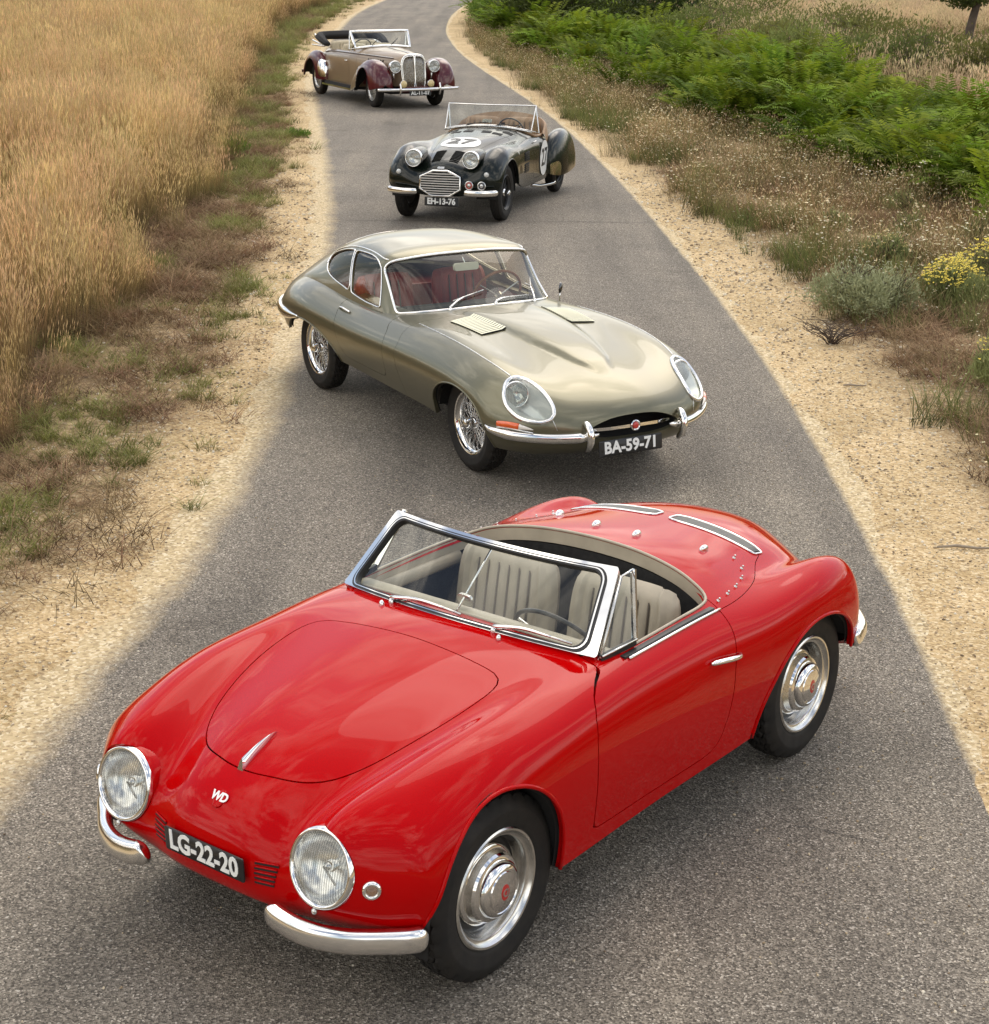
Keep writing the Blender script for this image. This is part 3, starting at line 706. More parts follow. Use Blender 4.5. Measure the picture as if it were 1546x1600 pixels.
# cockpit edge trim and interior
def belt(pts, m, r, name, par): V, F = tube(pts, r, 6, True); return mesh(name, V, F, m, par)
ce = [(x, y, SR.down(x, y)[0].z+.003) for x, y in COCKR]
belt(ce, LEATHER, .006, 'cockpit_trim', red)
mb = MB()                                    # tub: sides and floor
ti = [(x*.985-.02, y*.985) for x, y in COCKR]; n = len(ti)
zt = [SR.down(x, y)[0].z-.012 for x, y in COCKR]
V = [(x*.992-.01, y*.992, z+.008) for (x, y), z in zip(COCKR, zt)]+[(x-.0, y, z-.045) for (x, y), z in zip(ti, zt)]
F = [(i, (i+1) % n, n+(i+1) % n, n+i) for i in range(n)]
mesh('cockpit_lining', V, F, LEATHER, red)
V = [(x, y*1.02, z-.05) for (x, y), z in zip(ti, zt)]+[(x, y*.95, .28) for x, y in ti]
F = [(i, (i+1) % n, n+(i+1) % n, n+i) for i in range(n)]; F.append(tuple(range(n, 2*n)))
mesh('cockpit_tub', V, F, CARPET, red)
dash = smooth_path([(-.80, -.59, .84), (-.73, -.4, .875), (-.70, 0, .89), (-.73, .4, .875), (-.80, .59, .84)], 8)
V, F = tube(dash, 1, sect=[(.05*math.cos(t), .035*math.sin(t)) for t in [2*math.pi*k/14 for k in range(14)]], up=(0, 0, 1)); d = mesh('dashboard', V, F, LEATHER, red)
V, F = box(-.73, 0, .76, .03, 1.08, .18); mesh('dash_panel', V, F, LEATHER, d, smooth=False)
for y in (.30, -.27): seat(red, -1.30, y, .50, .34, .93, LEATHER, 7)
for sg in (1, -1):
    V, F = tube([(-.80, sg*.60, .80), (-1.1, sg*.605, .795), (-1.40, sg*.595, .795)], 1, sect=[(.02*math.cos(t), .03*math.sin(t)) for t in [2*math.pi*k/10 for k in range(10)]], up=(0, 0, 1)); mesh('door_armrest', V, F, LEATHER, red)
STW = mat('dark_bakelite', (.03, .027, .024), .35)
steering(red, (-.90, .30, .80), (-.80, 0, .6), .19, STW, .009)
# windscreen
def wsP(s, t, off=0.):
    b = np.array((-.60-.10*s*s, .585*s, .915-.033*s*s)); a = np.array((-.872-.065*s*s, .515*s, 1.135-.006*s*s))
    p = b+(a-b)*t
    return p+off*np.array((.62, .18*s, .72))
def st_loop(s0, t0, t1, rs, rt, n=6, m=14):
    o = []
    for cs, ct, a in ((s0-rs, t1-rt, 0), (-s0+rs, t1-rt, 90), (-s0+rs, t0+rt, 180), (s0-rs, t0+rt, 270)):
        for k in range(n+1):
            q = R(a+90*k/n); o.append((cs+rs*math.cos(q), ct+rt*math.sin(q)))
    out_ = []
    for i in range(len(o)):
        a, b = np.array(o[i]), np.array(o[(i+1) % len(o)])
        k = m if np.abs(b-a).max() > .15 else 1
        for q in range(k): out_.append(a+(b-a)*q/k)
    return out_
def ring_part(name, lo, li, t0, t1, m, par, P=wsP):
    n = len(lo); V = []
    for lp, off in ((lo, t0), (lo, t1), (li, t1), (li, t0)): V += [tuple(P(s, t, off)) for s, t in lp]
    F = []
    for q in range(4):
        r_ = (q+1) % 4
        for k in range(n): j = (k+1) % n; F.append((q*n+k, q*n+j, r_*n+j, r_*n+k))
    return mesh(name, V, F, m, par, auto=50)
def rst(s0, t0, t1, rs, rt): return st_loop(s0, t0, t1, rs, rt)
ws = ring_part('windscreen_frame', rst(1.022, -.02, 1.005, .02, .05), rst(.958, -.005, .958, .07, .14), -.014, .012, CHROME, red)
ring_part('rubber_seal', rst(.965, -.012, .965, .085, .17), rst(.925, .035, .92, .075, .15), -.010, .016, BLACKP, ws)
ring_part('chrome_bead', rst(.949, .008, .948, .08, .16), rst(.939, .018, .937, .078, .155), .010, .019, CHROME, ws)
q = rst(.91, .07, .925, .085, .17); Vg = [tuple(wsP(s, t)) for s, t in q]
gu, gv = 30, 12; V = [tuple(wsP(-.935+1.87*i/gu, .02+.915*j/gv)) for j in range(gv+1) for i in range(gu+1)]
F = [(j*(gu+1)+i, j*(gu+1)+i+1, (j+1)*(gu+1)+i+1, (j+1)*(gu+1)+i) for j in range(gv) for i in range(gu)]
mesh('windscreen_glass', V, F, GLASS, ws)
V, F = tube([wsP(0, .04, -.03), wsP(0, .97, -.012)], .0045, 6); mesh('centre_rod', V, F, CHROME, red)

M = frame((-.70, 0, .955), (-.9, 0, .2)); V, F = slab(rounded(.07, .045, .02), .012); mesh('rear_view_mirror', xf(V, M), F, SATIN, red, auto=40)
for sg in (1, -1):                               # quarter lights
    A = wsP(sg*1.03, .0)+np.array((-.01, 0, -.005)); B = wsP(sg*1.03, .93)+np.array((-.012, 0, 0)); C = np.array((-.905, sg*.622, .885)); D = np.array((-1.0, sg*.543, 1.115))
    B = (A+(B-A)*.97)
    V, F = tube([A, B], .006, 6); qf = mesh('quarter_light', V, F, SATIN, red)
    V, F = tube([C, D], 1, sect=[(.006, -.010), (.006, .010), (-.006, .010), (-.006, -.010)], up=(0, 1, 0)); mesh('post', V, F, CHROME, qf, smooth=False)
    V, F = tube([A, C], 1, sect=[(.008, -.012), (.008, .012), (-.008, .012), (-.008, -.012)], up=(0, 0, 1)); mesh('lower_rail', V, F, BLACKP, qf, smooth=False)
    V, F = tube([A+np.array((0, sg*.009, .010)), C+np.array((0, sg*.009, .010))], .004, 6); mesh('rail_bead', V, F, CHROME, qf)
    V, F = tube([B, D], .004, 6); mesh('upper_rail', V, F, CHROME, qf)
    mesh('pane', [A, B, D, C], [(0, 1, 2, 3)], GLASS, qf, smooth=False)
    bl = [(x, sg*.640, SR.down(x, sg*.640)[0].z+.002) for x in np.linspace(-.80, -1.41, 20)]
    V, F = tube(bl, 1, sect=[(.011, -.004), (.011, .004), (-.011, .004), (-.011, -.004)], up=(0, 0, 1)); mesh('window_slot', V, F, BLACKP, red, smooth=False)
    bl = [(x, sg*.656, SR.down(x, sg*.656)[0].z+.003) for x in np.linspace(-.82, -1.44, 20)]
    V, F = tube(bl, .0065, 8); mesh('waist_strip', V, F, CHROME, red)
# lamps, bumpers, plate
for sg in (1, -1):
    headlight(red, (.556, sg*.455, .564), (.95, sg*.0, .24), .131, .112, .022, .06, bezel_h=.021)
    V, F = lathe([(.1305, .004), (.137, -.012), (.137, -.07)], 48); mesh('headlight_bucket', xf(V, frame((.556, sg*.455, .564), (.95, 0, .24))), F, RED, red)
    p = (.60, sg*.455, .432); V, F = lathe([(.010, 0), (.011, .006), (.006, .010), (0, .011)], 12); mesh('bezel_screw', xf(V, frame(p, (1, 0, .1))), F, SATIN, red)
    h, n_ = SR.hit((3, sg*.628, .535), (-1, 0, 0)); M = frame(h, n_)
    V, F = lathe([(.031, -.004), (.031, .006), (.025, .013), (.019, .012), (.017, .006)], 28); o = mesh('parking_light', xf(V, M), F, CHROME, red)
    V, F = lathe([(.018, .006), (.015, .014), (.008, .019), (0, .020)], 20); mesh('lens', xf(V, M), F, LENS2, o); V, F = lathe([(.017, .004), (0, .003)], 16); mesh('reflector', xf(V, M), F, mat('copper_refl', (.55, .33, .22), .2, 1), o)
    path = [(.625, sg*.288, .398), (.638, sg*.325, .380), (.628, sg*.435, .362), (.582, sg*.548, .354), (.512, sg*.64, .352), (.452, sg*.712, .354), (.40, sg*.745, .354)]
    V, F = bumper_bar(path, .085, .055); mesh('front_bumper', V, F, POLISH, red)
    path = [(-2.44, sg*.745, .43), (-2.51, sg*.735, .425), (-2.60, sg*.70, .42), (-2.72, sg*.60, .42), (-2.83, sg*.46, .42)]
    V, F = bumper_bar(path, .09, .05); mesh('rear_bumper', V, F, CHROME, red)
    lv = MB()                                    # five slots each side of the plate
    for k in range(5):
        z = .515-.0165*k; ps = []
        for y in np.linspace(.205, .285-.003*k, 6):
            h, n_ = SR.front(sg*y, z); ps.append(tuple(h+n_*.0015))
        V, F = tube(ps, 1, sect=[(.0022, -.004), (.0022, .004), (-.0022, .004), (-.0022, -.004)], up=(0, 0, 1)); V2, F2 = V, F
        mesh('air_slot', V, F, DARK, red, smooth=False)
        V, F = tube([(a+.001, b, c+.0055) for a, b, c in ps], .0028, 6); mesh('slot_lip', V, F, RED, red)
    h, n_ = SR.hit((-2.9, sg*.60, .60), (1, 0, 0)); M = frame(h, n_); V, F = lathe([(.035, 0), (.034, .02), (.02, .035), (0, .038)], 20); mesh('tail_light', xf(V, M), F, mat('tail_red', (.35, .01, .01), .15, coat=1), red)
h, n_ = SR.front(0, .487); plate(red, frame(h+n_*.004, (n_.x, 0, n_.z)), .365, .086, 'LG-22-20', .096, .0028, .86)
# nose badge and bonnet ornament
h, n_ = SR.hit((2, 0, 1.2), (-1.45, 0, -.55)); h, n_ = SR.hit(Vector((.55, 0, .65))+Vector((.6, 0, .8)), (-.6, 0, -.8)); M = frame(h, n_)
V, F = slab([(.024*math.cos(t)*1.0, .028*math.sin(t)-.006*(math.sin(t) < -.5)) for t in [2*math.pi*k/28 for k in range(28)]], .003, .002); bd = mesh('nose_badge', xf(V, M), F, RED, red)
text_part('lettering', 'WD', .042, WHITE, bd, M @ Matrix.Translation((0, .002, .005)), .001, .0015, .95, .92)
orn = []
for k in range(15):
    t = k/14; x = .462-.165*t; h, n_ = SR.down(x, 0); w_ = .016*math.sin(math.pi*min(1, .18+.82*(1-t)))**.8 if t < 1 else .001; hh = .034*(1-t)**.55+.006
    orn.append((x, h.z, max(.001, .013*(1-t)**.7), hh))
V = []; F = []
for x, z, w_, hh in orn: V += [(x, -w_, z-.004), (x-.008, -w_*.5, z+hh*.7), (x-.012, 0, z+hh), (x-.008, w_*.5, z+hh*.7), (x, w_, z-.004)]
for i in range(len(orn)-1):
    for k in range(4): F.append((i*5+k, (i+1)*5+k, (i+1)*5+k+1, i*5+k+1))
F.append((0, 1, 2, 3, 4)); mesh('bonnet_ornament', V, F, CHROME, red, auto=40)
# wipers and washer jets
for y0, y1, y2 in ((-.275, -.02, .06), (.21, .44, .52)):
    h, n_ = SR.down(-.605, y0); V, F = lathe([(.011, -.002), (.011, .010), (.006, .018), (0, .019)], 12); mesh('wiper_pivot', xf(V, frame(h, n_)), F, CHROME, red)
    a = tuple(h+n_*.022); m_ = wsP(y1/.6, .075, .022); e1 = wsP((y1-.16)/.6, .085, .02); e2 = wsP((y2)/.6, .06, .02)
    wiper(red, a, tuple(m_), tuple(e1), tuple(e2))
    h, n_ = SR.down(-.572, y0-.02+.07*(y0 > 0)); V, F = lathe([(.010, -.002), (.010, .008), (.005, .017), (0, .018)], 12); mesh('washer_jet', xf(V, frame(h, n_)), F, CHROME, red)
# door handle, lid grilles, latches and hood studs
for sg in (1, -1):
    h0, n0 = SR.side(-1.215, .726, sg); h1, n1 = SR.side(-1.415, .705, sg)
    P = [h0+n0*.006, h0+n0*.022+Vector((-.02, 0, 0)), (h0+h1)/2+n0*.034, h1+n1*.020+Vector((.03, 0, 0)), h1+n1*.004]
    V, F = tube(smooth_path([tuple(p) for p in P], 6), [.007+.004*math.sin(math.pi*k/24) for k in range(25)], 8); mesh('door_handle', V, F, CHROME, red)
    # grille in the lid
    c4 = [(-2.03, .035), (-2.135, .035), (-2.10, .47), (-2.02, .465)] if True else None
    A, B, C, D = [np.array(c) for c in c4]
    def gp(u, v, off):
        p = (A*(1-u)+B*u)*(1-v)+(D*(1-u)+C*u)*v; h, n_ = SR.down(p[0], sg*p[1]); return tuple(h+n_*off)
    lp = [(.5+.5*a, .5+.5*b) for a, b in rounded(2, 2, .45, 4)]; lp2 = []
    for i in range(len(lp)):
        a, b = np.array(lp[i]), np.array(lp[(i+1) % len(lp)]); k = 8 if abs(b-a).max() > .3 else 1
        lp2 += [a+(b-a)*q/k for q in range(k)]
    V, F = tube([gp(u, .5+(v-.5), .003) for u, v in lp2], .0055, 6, True); gr = mesh('lid_grille', V, F, CHROME, red)
    nn = 16; V = [gp(u, v, .0015) for v in np.linspace(.02, .98, nn) for u in np.linspace(.06, .94, 5)]
    mesh('backing', V, [(i*5+j, i*5+j+1, i*5+j+6, i*5+j+5) for i in range(nn-1) for j in range(4)], DARK, gr)
    for k in range(9):
        u = .1+.8*k/8; V, F = tube([gp(u, v, .003) for v in np.linspace(.03 if 0 < k < 8 else .08, .97 if 0 < k < 8 else .92, 14)], .0026, 6); mesh('bar', V, F, GREYB, gr)
    for x, y in ((-1.70, .10), (-1.80, .36)):
        h, n_ = SR.down(x, sg*y); M = frame(h, n_, (0, 1, 0)); V, F = slab([(.030*math.cos(t), .013*math.sin(t)) for t in [2*math.pi*k/16 for k in range(16)]], .010, .012); mesh('lid_catch', xf(V, M), F, CHROME, red, auto=50)
    for x, y in ((-1.885, .455), (-1.845, .515), (-1.76, .563), (-1.665, .593), (-1.575, .610), (-1.485, .622)):
        h, n_ = SR.down(x, sg*y); V, F = lathe([(.008, -.002), (.008, .002), (.004, .004), (.003, .009), (.0055, .012), (.003, .015), (0, .016)], 10); mesh('hood_stud', xf(V, frame(h, n_)), F, SATIN, red)
# wheels
RT = tyre_mesh(.325, .150, .2075)
V, F = lathe([(.2065, .052), (.2115, .059), (.2115, .066), (.206, .0705), (.199, .069), (.193, .060), (.187, .054), (.180, .052), (.174, .042), (.170, .012), (.166, .004)], 72); RRIM = mk(V, F, 35)
V, F = lathe([(.170, .004), (.16, -.004), (.13, -.008), (.0, -.008)], 48); RDISC = mk(V, F, 30)
V, F = lathe([(.143, -.006), (.1445, .012), (.140, .024), (.132, .029), (.1265, .0295), (.1245, .033), (.121, .047), (.114, .0525), (.104, .0535), (.0985, .056), (.095, .066), (.087, .072), (.076, .0745), (.0735, .0725), (.070, .0725), (.067, .0752), (.04, .0785), (.02, .0795), (0, .080)], 64); RCAP = mk([(a, b, c*1.0 if c < .03 else c+(c-.03)*.45) for a, b, c in V], F, 30)
V, F = slab([(.021*math.cos(t), .029*math.sin(t)) for t in [2*math.pi*k/24 for k in range(24)]], .0015); REMB = mk(xf(V, Matrix.Translation((0, 0, .101))), F, 30)
RLET = text_mesh('D', .040, .0006, .0008); RLET.transform(Matrix.Translation((0, 0, .1035))); RLET.materials.clear()
RIMM = var(mat('silver_rim', (.66, .65, .62), .22, 1.0), 20, .12, .06)
WBLK = mat('wheel_gap_shade', (.010, .010, .010), .4)  # black disc colour stands in for the shadowed openings round the hubcap
EMBR = mat('badge_red', (.45, .02, .015), .3, coat=.6)
def red_wheel(x, y, sg, camber=0):
    w_ = link('wheel', RDISC, WBLK, red, loc=(x, sg*y, .322), rot=(R(-90*sg), 0, 0))
    link('tyre', RT, TYRE, w_, smooth=False); link('rim', RRIM, RIMM, w_, smooth=False); link('hubcap', RCAP, CHROME, w_, smooth=False); hb_ = link('hub_badge', REMB, EMBR, w_, smooth=False); link('badge_letter', RLET, SATIN, w_, smooth=False)
for x in (0, -2.10):
    for sg in (1, -1): red_wheel(x, .635, sg)
# ------------------------------------------------------------ grey-gold fixed-head coupe
JP = mat('gold_metallic_paint', (.150, .140, .088), .36, .72, .55, coat_rough=.03)
jag = empty('coupe', (.42255, 11.10169, 0), R(-60.913), 'sleek grey-gold fastback coupe with wire wheels, standing behind the red roadster', 'car')
jn = [
 [(.72,0,.25),(.72,.15,.25),(.70,.3,.25),(.66,.43,.25),(.60,.54,.25),(.53,.63,.26),(.45,.70,.27),(.40,.73,.28),(.35,.74,.28)],
 [(.84,0,.31),(.84,.16,.31),(.82,.32,.31),(.77,.46,.31),(.69,.57,.32),(.60,.67,.32),(.50,.735,.33),(.42,.765,.34),(.33,.765,.30)],
 [(.90,0,.42),(.895,.17,.42),(.875,.33,.42),(.82,.48,.42),(.73,.61,.43),(.62,.71,.43),(.50,.775,.43),(.40,.80,.42),(.28,.785,.31)],
 [(.88,0,.525),(.875,.17,.525),(.84,.33,.525),(.79,.47,.53),(.70,.60,.54),(.58,.70,.54),(.46,.775,.53),(.35,.805,.49),(.22,.795,.31)],
 [(.80,0,.60),(.79,.16,.60),(.75,.32,.60),(.69,.46,.615),(.61,.58,.63),(.50,.69,.62),(.39,.77,.59),(.30,.81,.52),(.16,.765,.31)],
 [(.60,0,.685),(.59,.16,.683),(.56,.32,.68),(.52,.46,.69),(.46,.58,.70),(.38,.69,.69),(.30,.77,.64),(.22,.815,.55),(.08,.76,.31)],
 [(.28,0,.76),(.28,.15,.755),(.27,.32,.745),(.25,.46,.75),(.22,.58,.768),(.18,.69,.74),(.14,.775,.68),(.10,.82,.57),(0,.75,.31)],
 [(-.1,0,.82),(-.1,.14,.815),(-.1,.32,.80),(-.1,.47,.80),(-.1,.59,.81),(-.1,.69,.775),(-.1,.77,.71),(-.1,.82,.59),(-.15,.74,.31)],
 [(-.5,0,.85),(-.5,.15,.845),(-.5,.33,.835),(-.5,.48,.83),(-.5,.59,.828),(-.5,.69,.785),(-.5,.77,.72),(-.5,.82,.6),(-.5,.725,.32)],
 [(-.95,0,.85),(-.95,.17,.848),(-.95,.35,.84),(-.95,.49,.828),(-.95,.60,.81),(-.95,.69,.78),(-.95,.77,.715),(-.95,.82,.6),(-.95,.715,.32)],
 [(-1.4,0,.84),(-1.4,.17,.84),(-1.4,.35,.83),(-1.4,.5,.82),(-1.4,.61,.80),(-1.4,.69,.77),(-1.4,.77,.71),(-1.4,.82,.59),(-1.4,.71,.325)],
 [(-1.8,0,.84),(-1.8,.17,.84),(-1.8,.35,.83),(-1.8,.5,.82),(-1.8,.61,.80),(-1.8,.69,.775),(-1.8,.77,.72),(-1.8,.825,.6),(-1.8,.71,.33)],
 [(-2.15,0,.85),(-2.15,.17,.85),(-2.15,.35,.845),(-2.15,.5,.84),(-2.15,.61,.82),(-2.15,.70,.79),(-2.15,.78,.735),(-2.15,.83,.61),(-2.15,.72,.34)],
 [(-2.5,0,.87),(-2.5,.17,.868),(-2.5,.35,.86),(-2.5,.5,.845),(-2.5,.61,.83),(-2.5,.70,.80),(-2.5,.78,.74),(-2.5,.83,.61),(-2.48,.74,.37)],
 [(-2.85,0,.85),(-2.85,.15,.848),(-2.85,.32,.84),(-2.85,.46,.82),(-2.85,.56,.80),(-2.85,.65,.765),(-2.85,.725,.70),(-2.85,.775,.58),(-2.82,.745,.42)],
 [(-3.2,0,.76),(-3.2,.14,.757),(-3.18,.28,.75),(-3.15,.40,.735),(-3.12,.50,.715),(-3.09,.58,.685),(-3.07,.645,.63),(-3.06,.685,.56),(-3.05,.67,.47)],
 [(-3.48,0,.60),(-3.46,.12,.60),(-3.43,.24,.595),(-3.38,.34,.585),(-3.33,.43,.57),(-3.27,.50,.555),(-3.22,.55,.53),(-3.18,.585,.50),(-3.15,.58,.48)],
 [(-3.46,0,.48),(-3.44,.11,.48),(-3.41,.22,.48),(-3.37,.32,.48),(-3.31,.41,.48),(-3.26,.47,.48),(-3.22,.515,.475),(-3.19,.55,.475),(-3.17,.56,.475)],
]
def full5(G):
    """full mesh with (row, column) parameters carried along as columns 3 and 4"""
    V, F = full(G); a, b, _ = G.shape
    ii, jj = np.meshgrid(np.arange(a), np.arange(b), indexing='ij')
    P = np.concatenate([np.stack([ii, jj], -1).reshape(-1, 2), np.stack([ii[:, 1:], -jj[:, 1:]], -1).reshape(-1, 2)]).astype(float)
    return np.concatenate([V, P], 1), F
JG = surf(jn, 10, 8)
w_ = np.interp(JG[..., 0], [-1.0, -.6, .0, .38, .56], [.30, .28, .22, .13, .04])      # raised centre of the bonnet
h_ = np.interp(JG[..., 0], [-.98, -.80, .2, .42, .56], [0, .026, .030, .020, 0])
q_ = np.clip(1-np.abs(JG[..., 1])/w_, 0, 1); JG[..., 2] += h_*np.sqrt(np.clip(1-(1-np.clip(q_*2.2, 0, 1))**2, 0, 1))*(JG[..., 2] > .6)
jV, jF = full5(JG); SJ = Surf(jV[:, :3], jF)
JA = (.05, .33, .385, .275); JB = (-2.35, .33, .46, .245)
gn = [
 [(-.93,0,.845),(-.94,.18,.843),(-.98,.36,.835),(-1.06,.50,.82),(-1.15,.58,.805),(-1.22,.625,.795),(-1.27,.645,.775),(-1.3,.66,.70)],
 [(-1.16,0,1.01),(-1.165,.17,1.008),(-1.18,.34,1.0),(-1.23,.475,.98),(-1.30,.56,.955),(-1.36,.60,.91),(-1.40,.63,.84),(-1.42,.66,.72)],
 [(-1.39,0,1.175),(-1.395,.16,1.173),(-1.405,.32,1.165),(-1.42,.46,1.15),(-1.44,.55,1.125),(-1.49,.59,1.02),(-1.52,.63,.87),(-1.54,.66,.72)],
 [(-1.6,0,1.213),(-1.6,.17,1.21),(-1.6,.34,1.198),(-1.6,.475,1.172),(-1.6,.555,1.13),(-1.6,.60,1.02),(-1.6,.635,.87),(-1.6,.66,.72)],
 [(-1.9,0,1.225),(-1.9,.17,1.222),(-1.9,.33,1.207),(-1.9,.465,1.177),(-1.9,.548,1.13),(-1.9,.60,1.02),(-1.9,.64,.87),(-1.9,.665,.73)],
 [(-2.2,0,1.20),(-2.2,.17,1.195),(-2.2,.32,1.178),(-2.2,.445,1.145),(-2.2,.53,1.09),(-2.2,.59,.99),(-2.2,.64,.87),(-2.2,.665,.74)],
 [(-2.5,0,1.12),(-2.5,.16,1.115),(-2.5,.30,1.095),(-2.5,.42,1.06),(-2.5,.505,1.01),(-2.5,.57,.93),(-2.5,.63,.86),(-2.5,.66,.75)],
 [(-2.85,0,.985),(-2.85,.15,.98),(-2.85,.28,.965),(-2.85,.39,.935),(-2.85,.47,.895),(-2.85,.54,.845),(-2.85,.60,.79),(-2.85,.64,.70)],
 [(-3.2,0,.80),(-3.2,.15,.795),(-3.2,.27,.78),(-3.2,.37,.76),(-3.2,.44,.73),(-3.2,.51,.70),(-3.2,.56,.67),(-3.2,.6,.60)],
 [(-3.45,0,.60),(-3.45,.14,.60),(-3.44,.25,.59),(-3.43,.34,.58),(-3.42,.41,.57),(-3.41,.47,.56),(-3.40,.52,.55),(-3.39,.56,.50)],
]
GG = surf(gn, 12, 10); gV, gF = full5(GG); SG = Surf(gV[:, :3], gF)

HLJ = smooth_path([(.597, .705), (.655, .68), (.694, .622), (.706, .564), (.685, .516), (.635, .493), (.566, .494), (.516, .518), (.493, .561), (.491, .609), (.505, .661), (.542, .696)], 4, True)
MOUTH = smooth_path([(0, .510), (.14, .503), (.245, .478), (.31, .447), (.338, .421), (.31, .396), (.2, .369), (0, .360), (-.2, .369), (-.31, .396), (-.338, .421), (-.31, .447), (-.245, .478), (-.14, .503)], 4, True)
DOORJ = smooth_path([(-1.10, .775), (-1.05, .742), (-.99, .68), (-.985, .60), (-1.003, .52), (-1.045, .425), (-1.10, .405), (-1.35, .402), (-1.66, .408), (-1.75, .44), (-1.765, .52), (-1.765, .60), (-1.79, .69), (-1.845, .745), (-1.88, .80), (-1.85, .95), (-1.5, 1.0), (-1.2, .95)], 4, True)
V, F = jV, jF
V, F = clip(V, F, arch(V, *JA)); V, F = clip(V, F, arch(V, *JB))
arch_lip(V[:, :3], F, *JA, .006, JP, jag); arch_lip(V[:, :3], F, *JB, .006, JP, jag)
f = np.where(V[:, 0] > .7, poly_sdf(V[:, 1:3], MOUTH), 1.); V, F = clip(V, F, -f)
for sg in (1, -1):
    f = np.where((V[:, 0] > .3) & (V[:, 1]*sg > .3), poly_sdf(V[:, 1:3]*np.array((sg, 1)), HLJ), 1.)
    cV, cF = clip(V, F, f); V, F = clip(V, F, -f)
    # lamp behind a faired glass cover
    cp = cV[:, :3]; nn = vnorm(cp, cF)
    lp = max(loops(cF), key=len); P = cp[lp]
    Vt, Ft = tube([p+n*.003 for p, n in zip(P[::2], nn[lp][::2])], .0135, 8, True); hb = mesh('headlight', Vt, Ft, CHROME, jag)
    mesh('glass_cover', cp+nn*.006, cF, GLASS, hb)
    mesh('recess', cp-nn*.13*np.clip(np.min(np.linalg.norm(cp[:, None]-P[None], axis=2), 1)/.06, 0, 1)[:, None], cF, mat('lamp_recess', (.62, .62, .60), .35, .5), hb)
    M = frame((.495, sg*.612, .615), (.90, sg*.22, .16))
    Vt, Ft = lathe([(.082, -.02), (.082, .004), (.077, .010), (.072, .006)], 32); mesh('lamp_ring', xf(Vt, M), Ft, CHROME, hb)
    Vt, Ft = lathe([(.074*math.cos(t), .004+.026*math.sin(t)) for t in [R(90*k/7) for k in range(8)]], 32); l_ = link('lens', flute([(.074*math.cos(t), .004+.026*math.sin(t)) for t in [R(90*k/7) for k in range(8)]], .074), LENS, hb); l_.matrix_local = M
    Vt, Ft = lathe([(.073, .0), (.06, -.03), (.02, -.05), (0, -.05)], 24); mesh('reflector', xf(Vt, M), Ft, REFL, hb)
BONR = [(1.5, -.2), (1.5, 1.5), (-.70, 1.5), (-.70, .845), (-.745, .83), (-.815, .815), (-.84, .79), (-.832, .745), (-.79, .68), (-.795, .567), (-.81, .45), (-.82, -.2)]
bx = np.interp(np.abs(V[:, 1]), [0, .3, .5, .61, .68, .74, .80, .815], [-.80, -.80, -.80, -.825, -.842, -.832, -.782, -.795]); bx = np.where(V[:, 2] < .56, -.80, bx)
V, F = cutout(V[:, :3], F, bx-V[:, 0], .0014, 'bonnet', JP, jag)
for sg in (1, -1):
    f = np.where(V[:, 1]*sg > .5, poly_sdf(V[:, [0, 2]], DOORJ), 1.); V, F = cutout(V, F, f, .0016, 'door', JP, jag)
# greenhouse opening in the body, below the glass
f = np.where((V[:, 2] > .7), poly_sdf(V[:, :2], mir([(-1.0, 0), (-1.03, .30), (-1.1, .48), (-1.22, .60), (-1.5, .62), (-2.3, .60), (-2.7, .45), (-2.9, 0)])), 1.); V, F = clip(V, F, -f)
panel('body', V, F, JP, jag, .02)
shell(jV[:, :3], jF, .028, DARK, jag, lambda V: np.maximum.reduce([arch(V, JA[0], JA[1], JA[2]-.012, JA[3]-.012), arch(V, JB[0], JB[1], JB[2]-.012, JB[3]-.012), np.where(V[:, 0] > .4, 1., -1.), np.where(V[:, 2] > .6, -poly_sdf(V[:, :2], mir([(-1.05, 0), (-1.12, .45), (-1.25, .58), (-2.3, .58), (-2.7, .4), (-2.85, 0)])), -1)]))
wells(jag, [(JA[0], .30, JA[2]+.03, .345), (JB[0], .32, JB[2]+.03, .33)], .42, .705, ends=(.94, .84))
mesh('underbody', *box(-1.2, 0, .27, 3.3, .84, .10), DARK, jag, smooth=False)
Vt = [(.80, y, z) for y, z in MOUTH]; k_ = len(Vt); Vt += [(.70, y*.9, .42+(z-.42)*.9) for y, z in MOUTH]; c_ = SJ
Vf = [tuple(SJ.front(y*1.0, z)[0] or (.9, y, z)) for y, z in MOUTH]
Ft = [(i, (i+1) % k_, k_+(i+1) % k_, k_+i) for i in range(k_)]+[tuple(range(k_, 2*k_))]
Vt = Vf+[(.66, y*.95, .435+(z-.435)*.95) for y, z in MOUTH]; mesh('air_intake', Vt, Ft, DARK, jag)
Vt, Ft = tube([(.815, -.345, .425), (.885, -.17, .437), (.895, 0, .440), (.885, .17, .437), (.815, .345, .425)], 1, sect=[(.008, -.010), (.008, .010), (-.008, .010), (-.008, -.010)], up=(0, 0, 1)); gb = mesh('intake_bar', Vt, Ft, CHROME, jag, smooth=False)
M = frame((.905, 0, .440), (1, 0, .1)); Vt, Ft = lathe([(.034, -.01), (.034, .004), (.028, .008), (.024, .005), (0, .006)], 28); bg_ = mesh('intake_badge', xf(Vt, M), Ft, CHROME, jag, auto=40)
Vt, Ft = slab([(.021*math.cos(t), .021*math.sin(t)) for t in [2*math.pi*k/20 for k in range(20)]], .003, .003); mesh('badge_centre', xf(Vt, M @ Matrix.Translation((0, 0, .006))), Ft, EMBR, bg_)
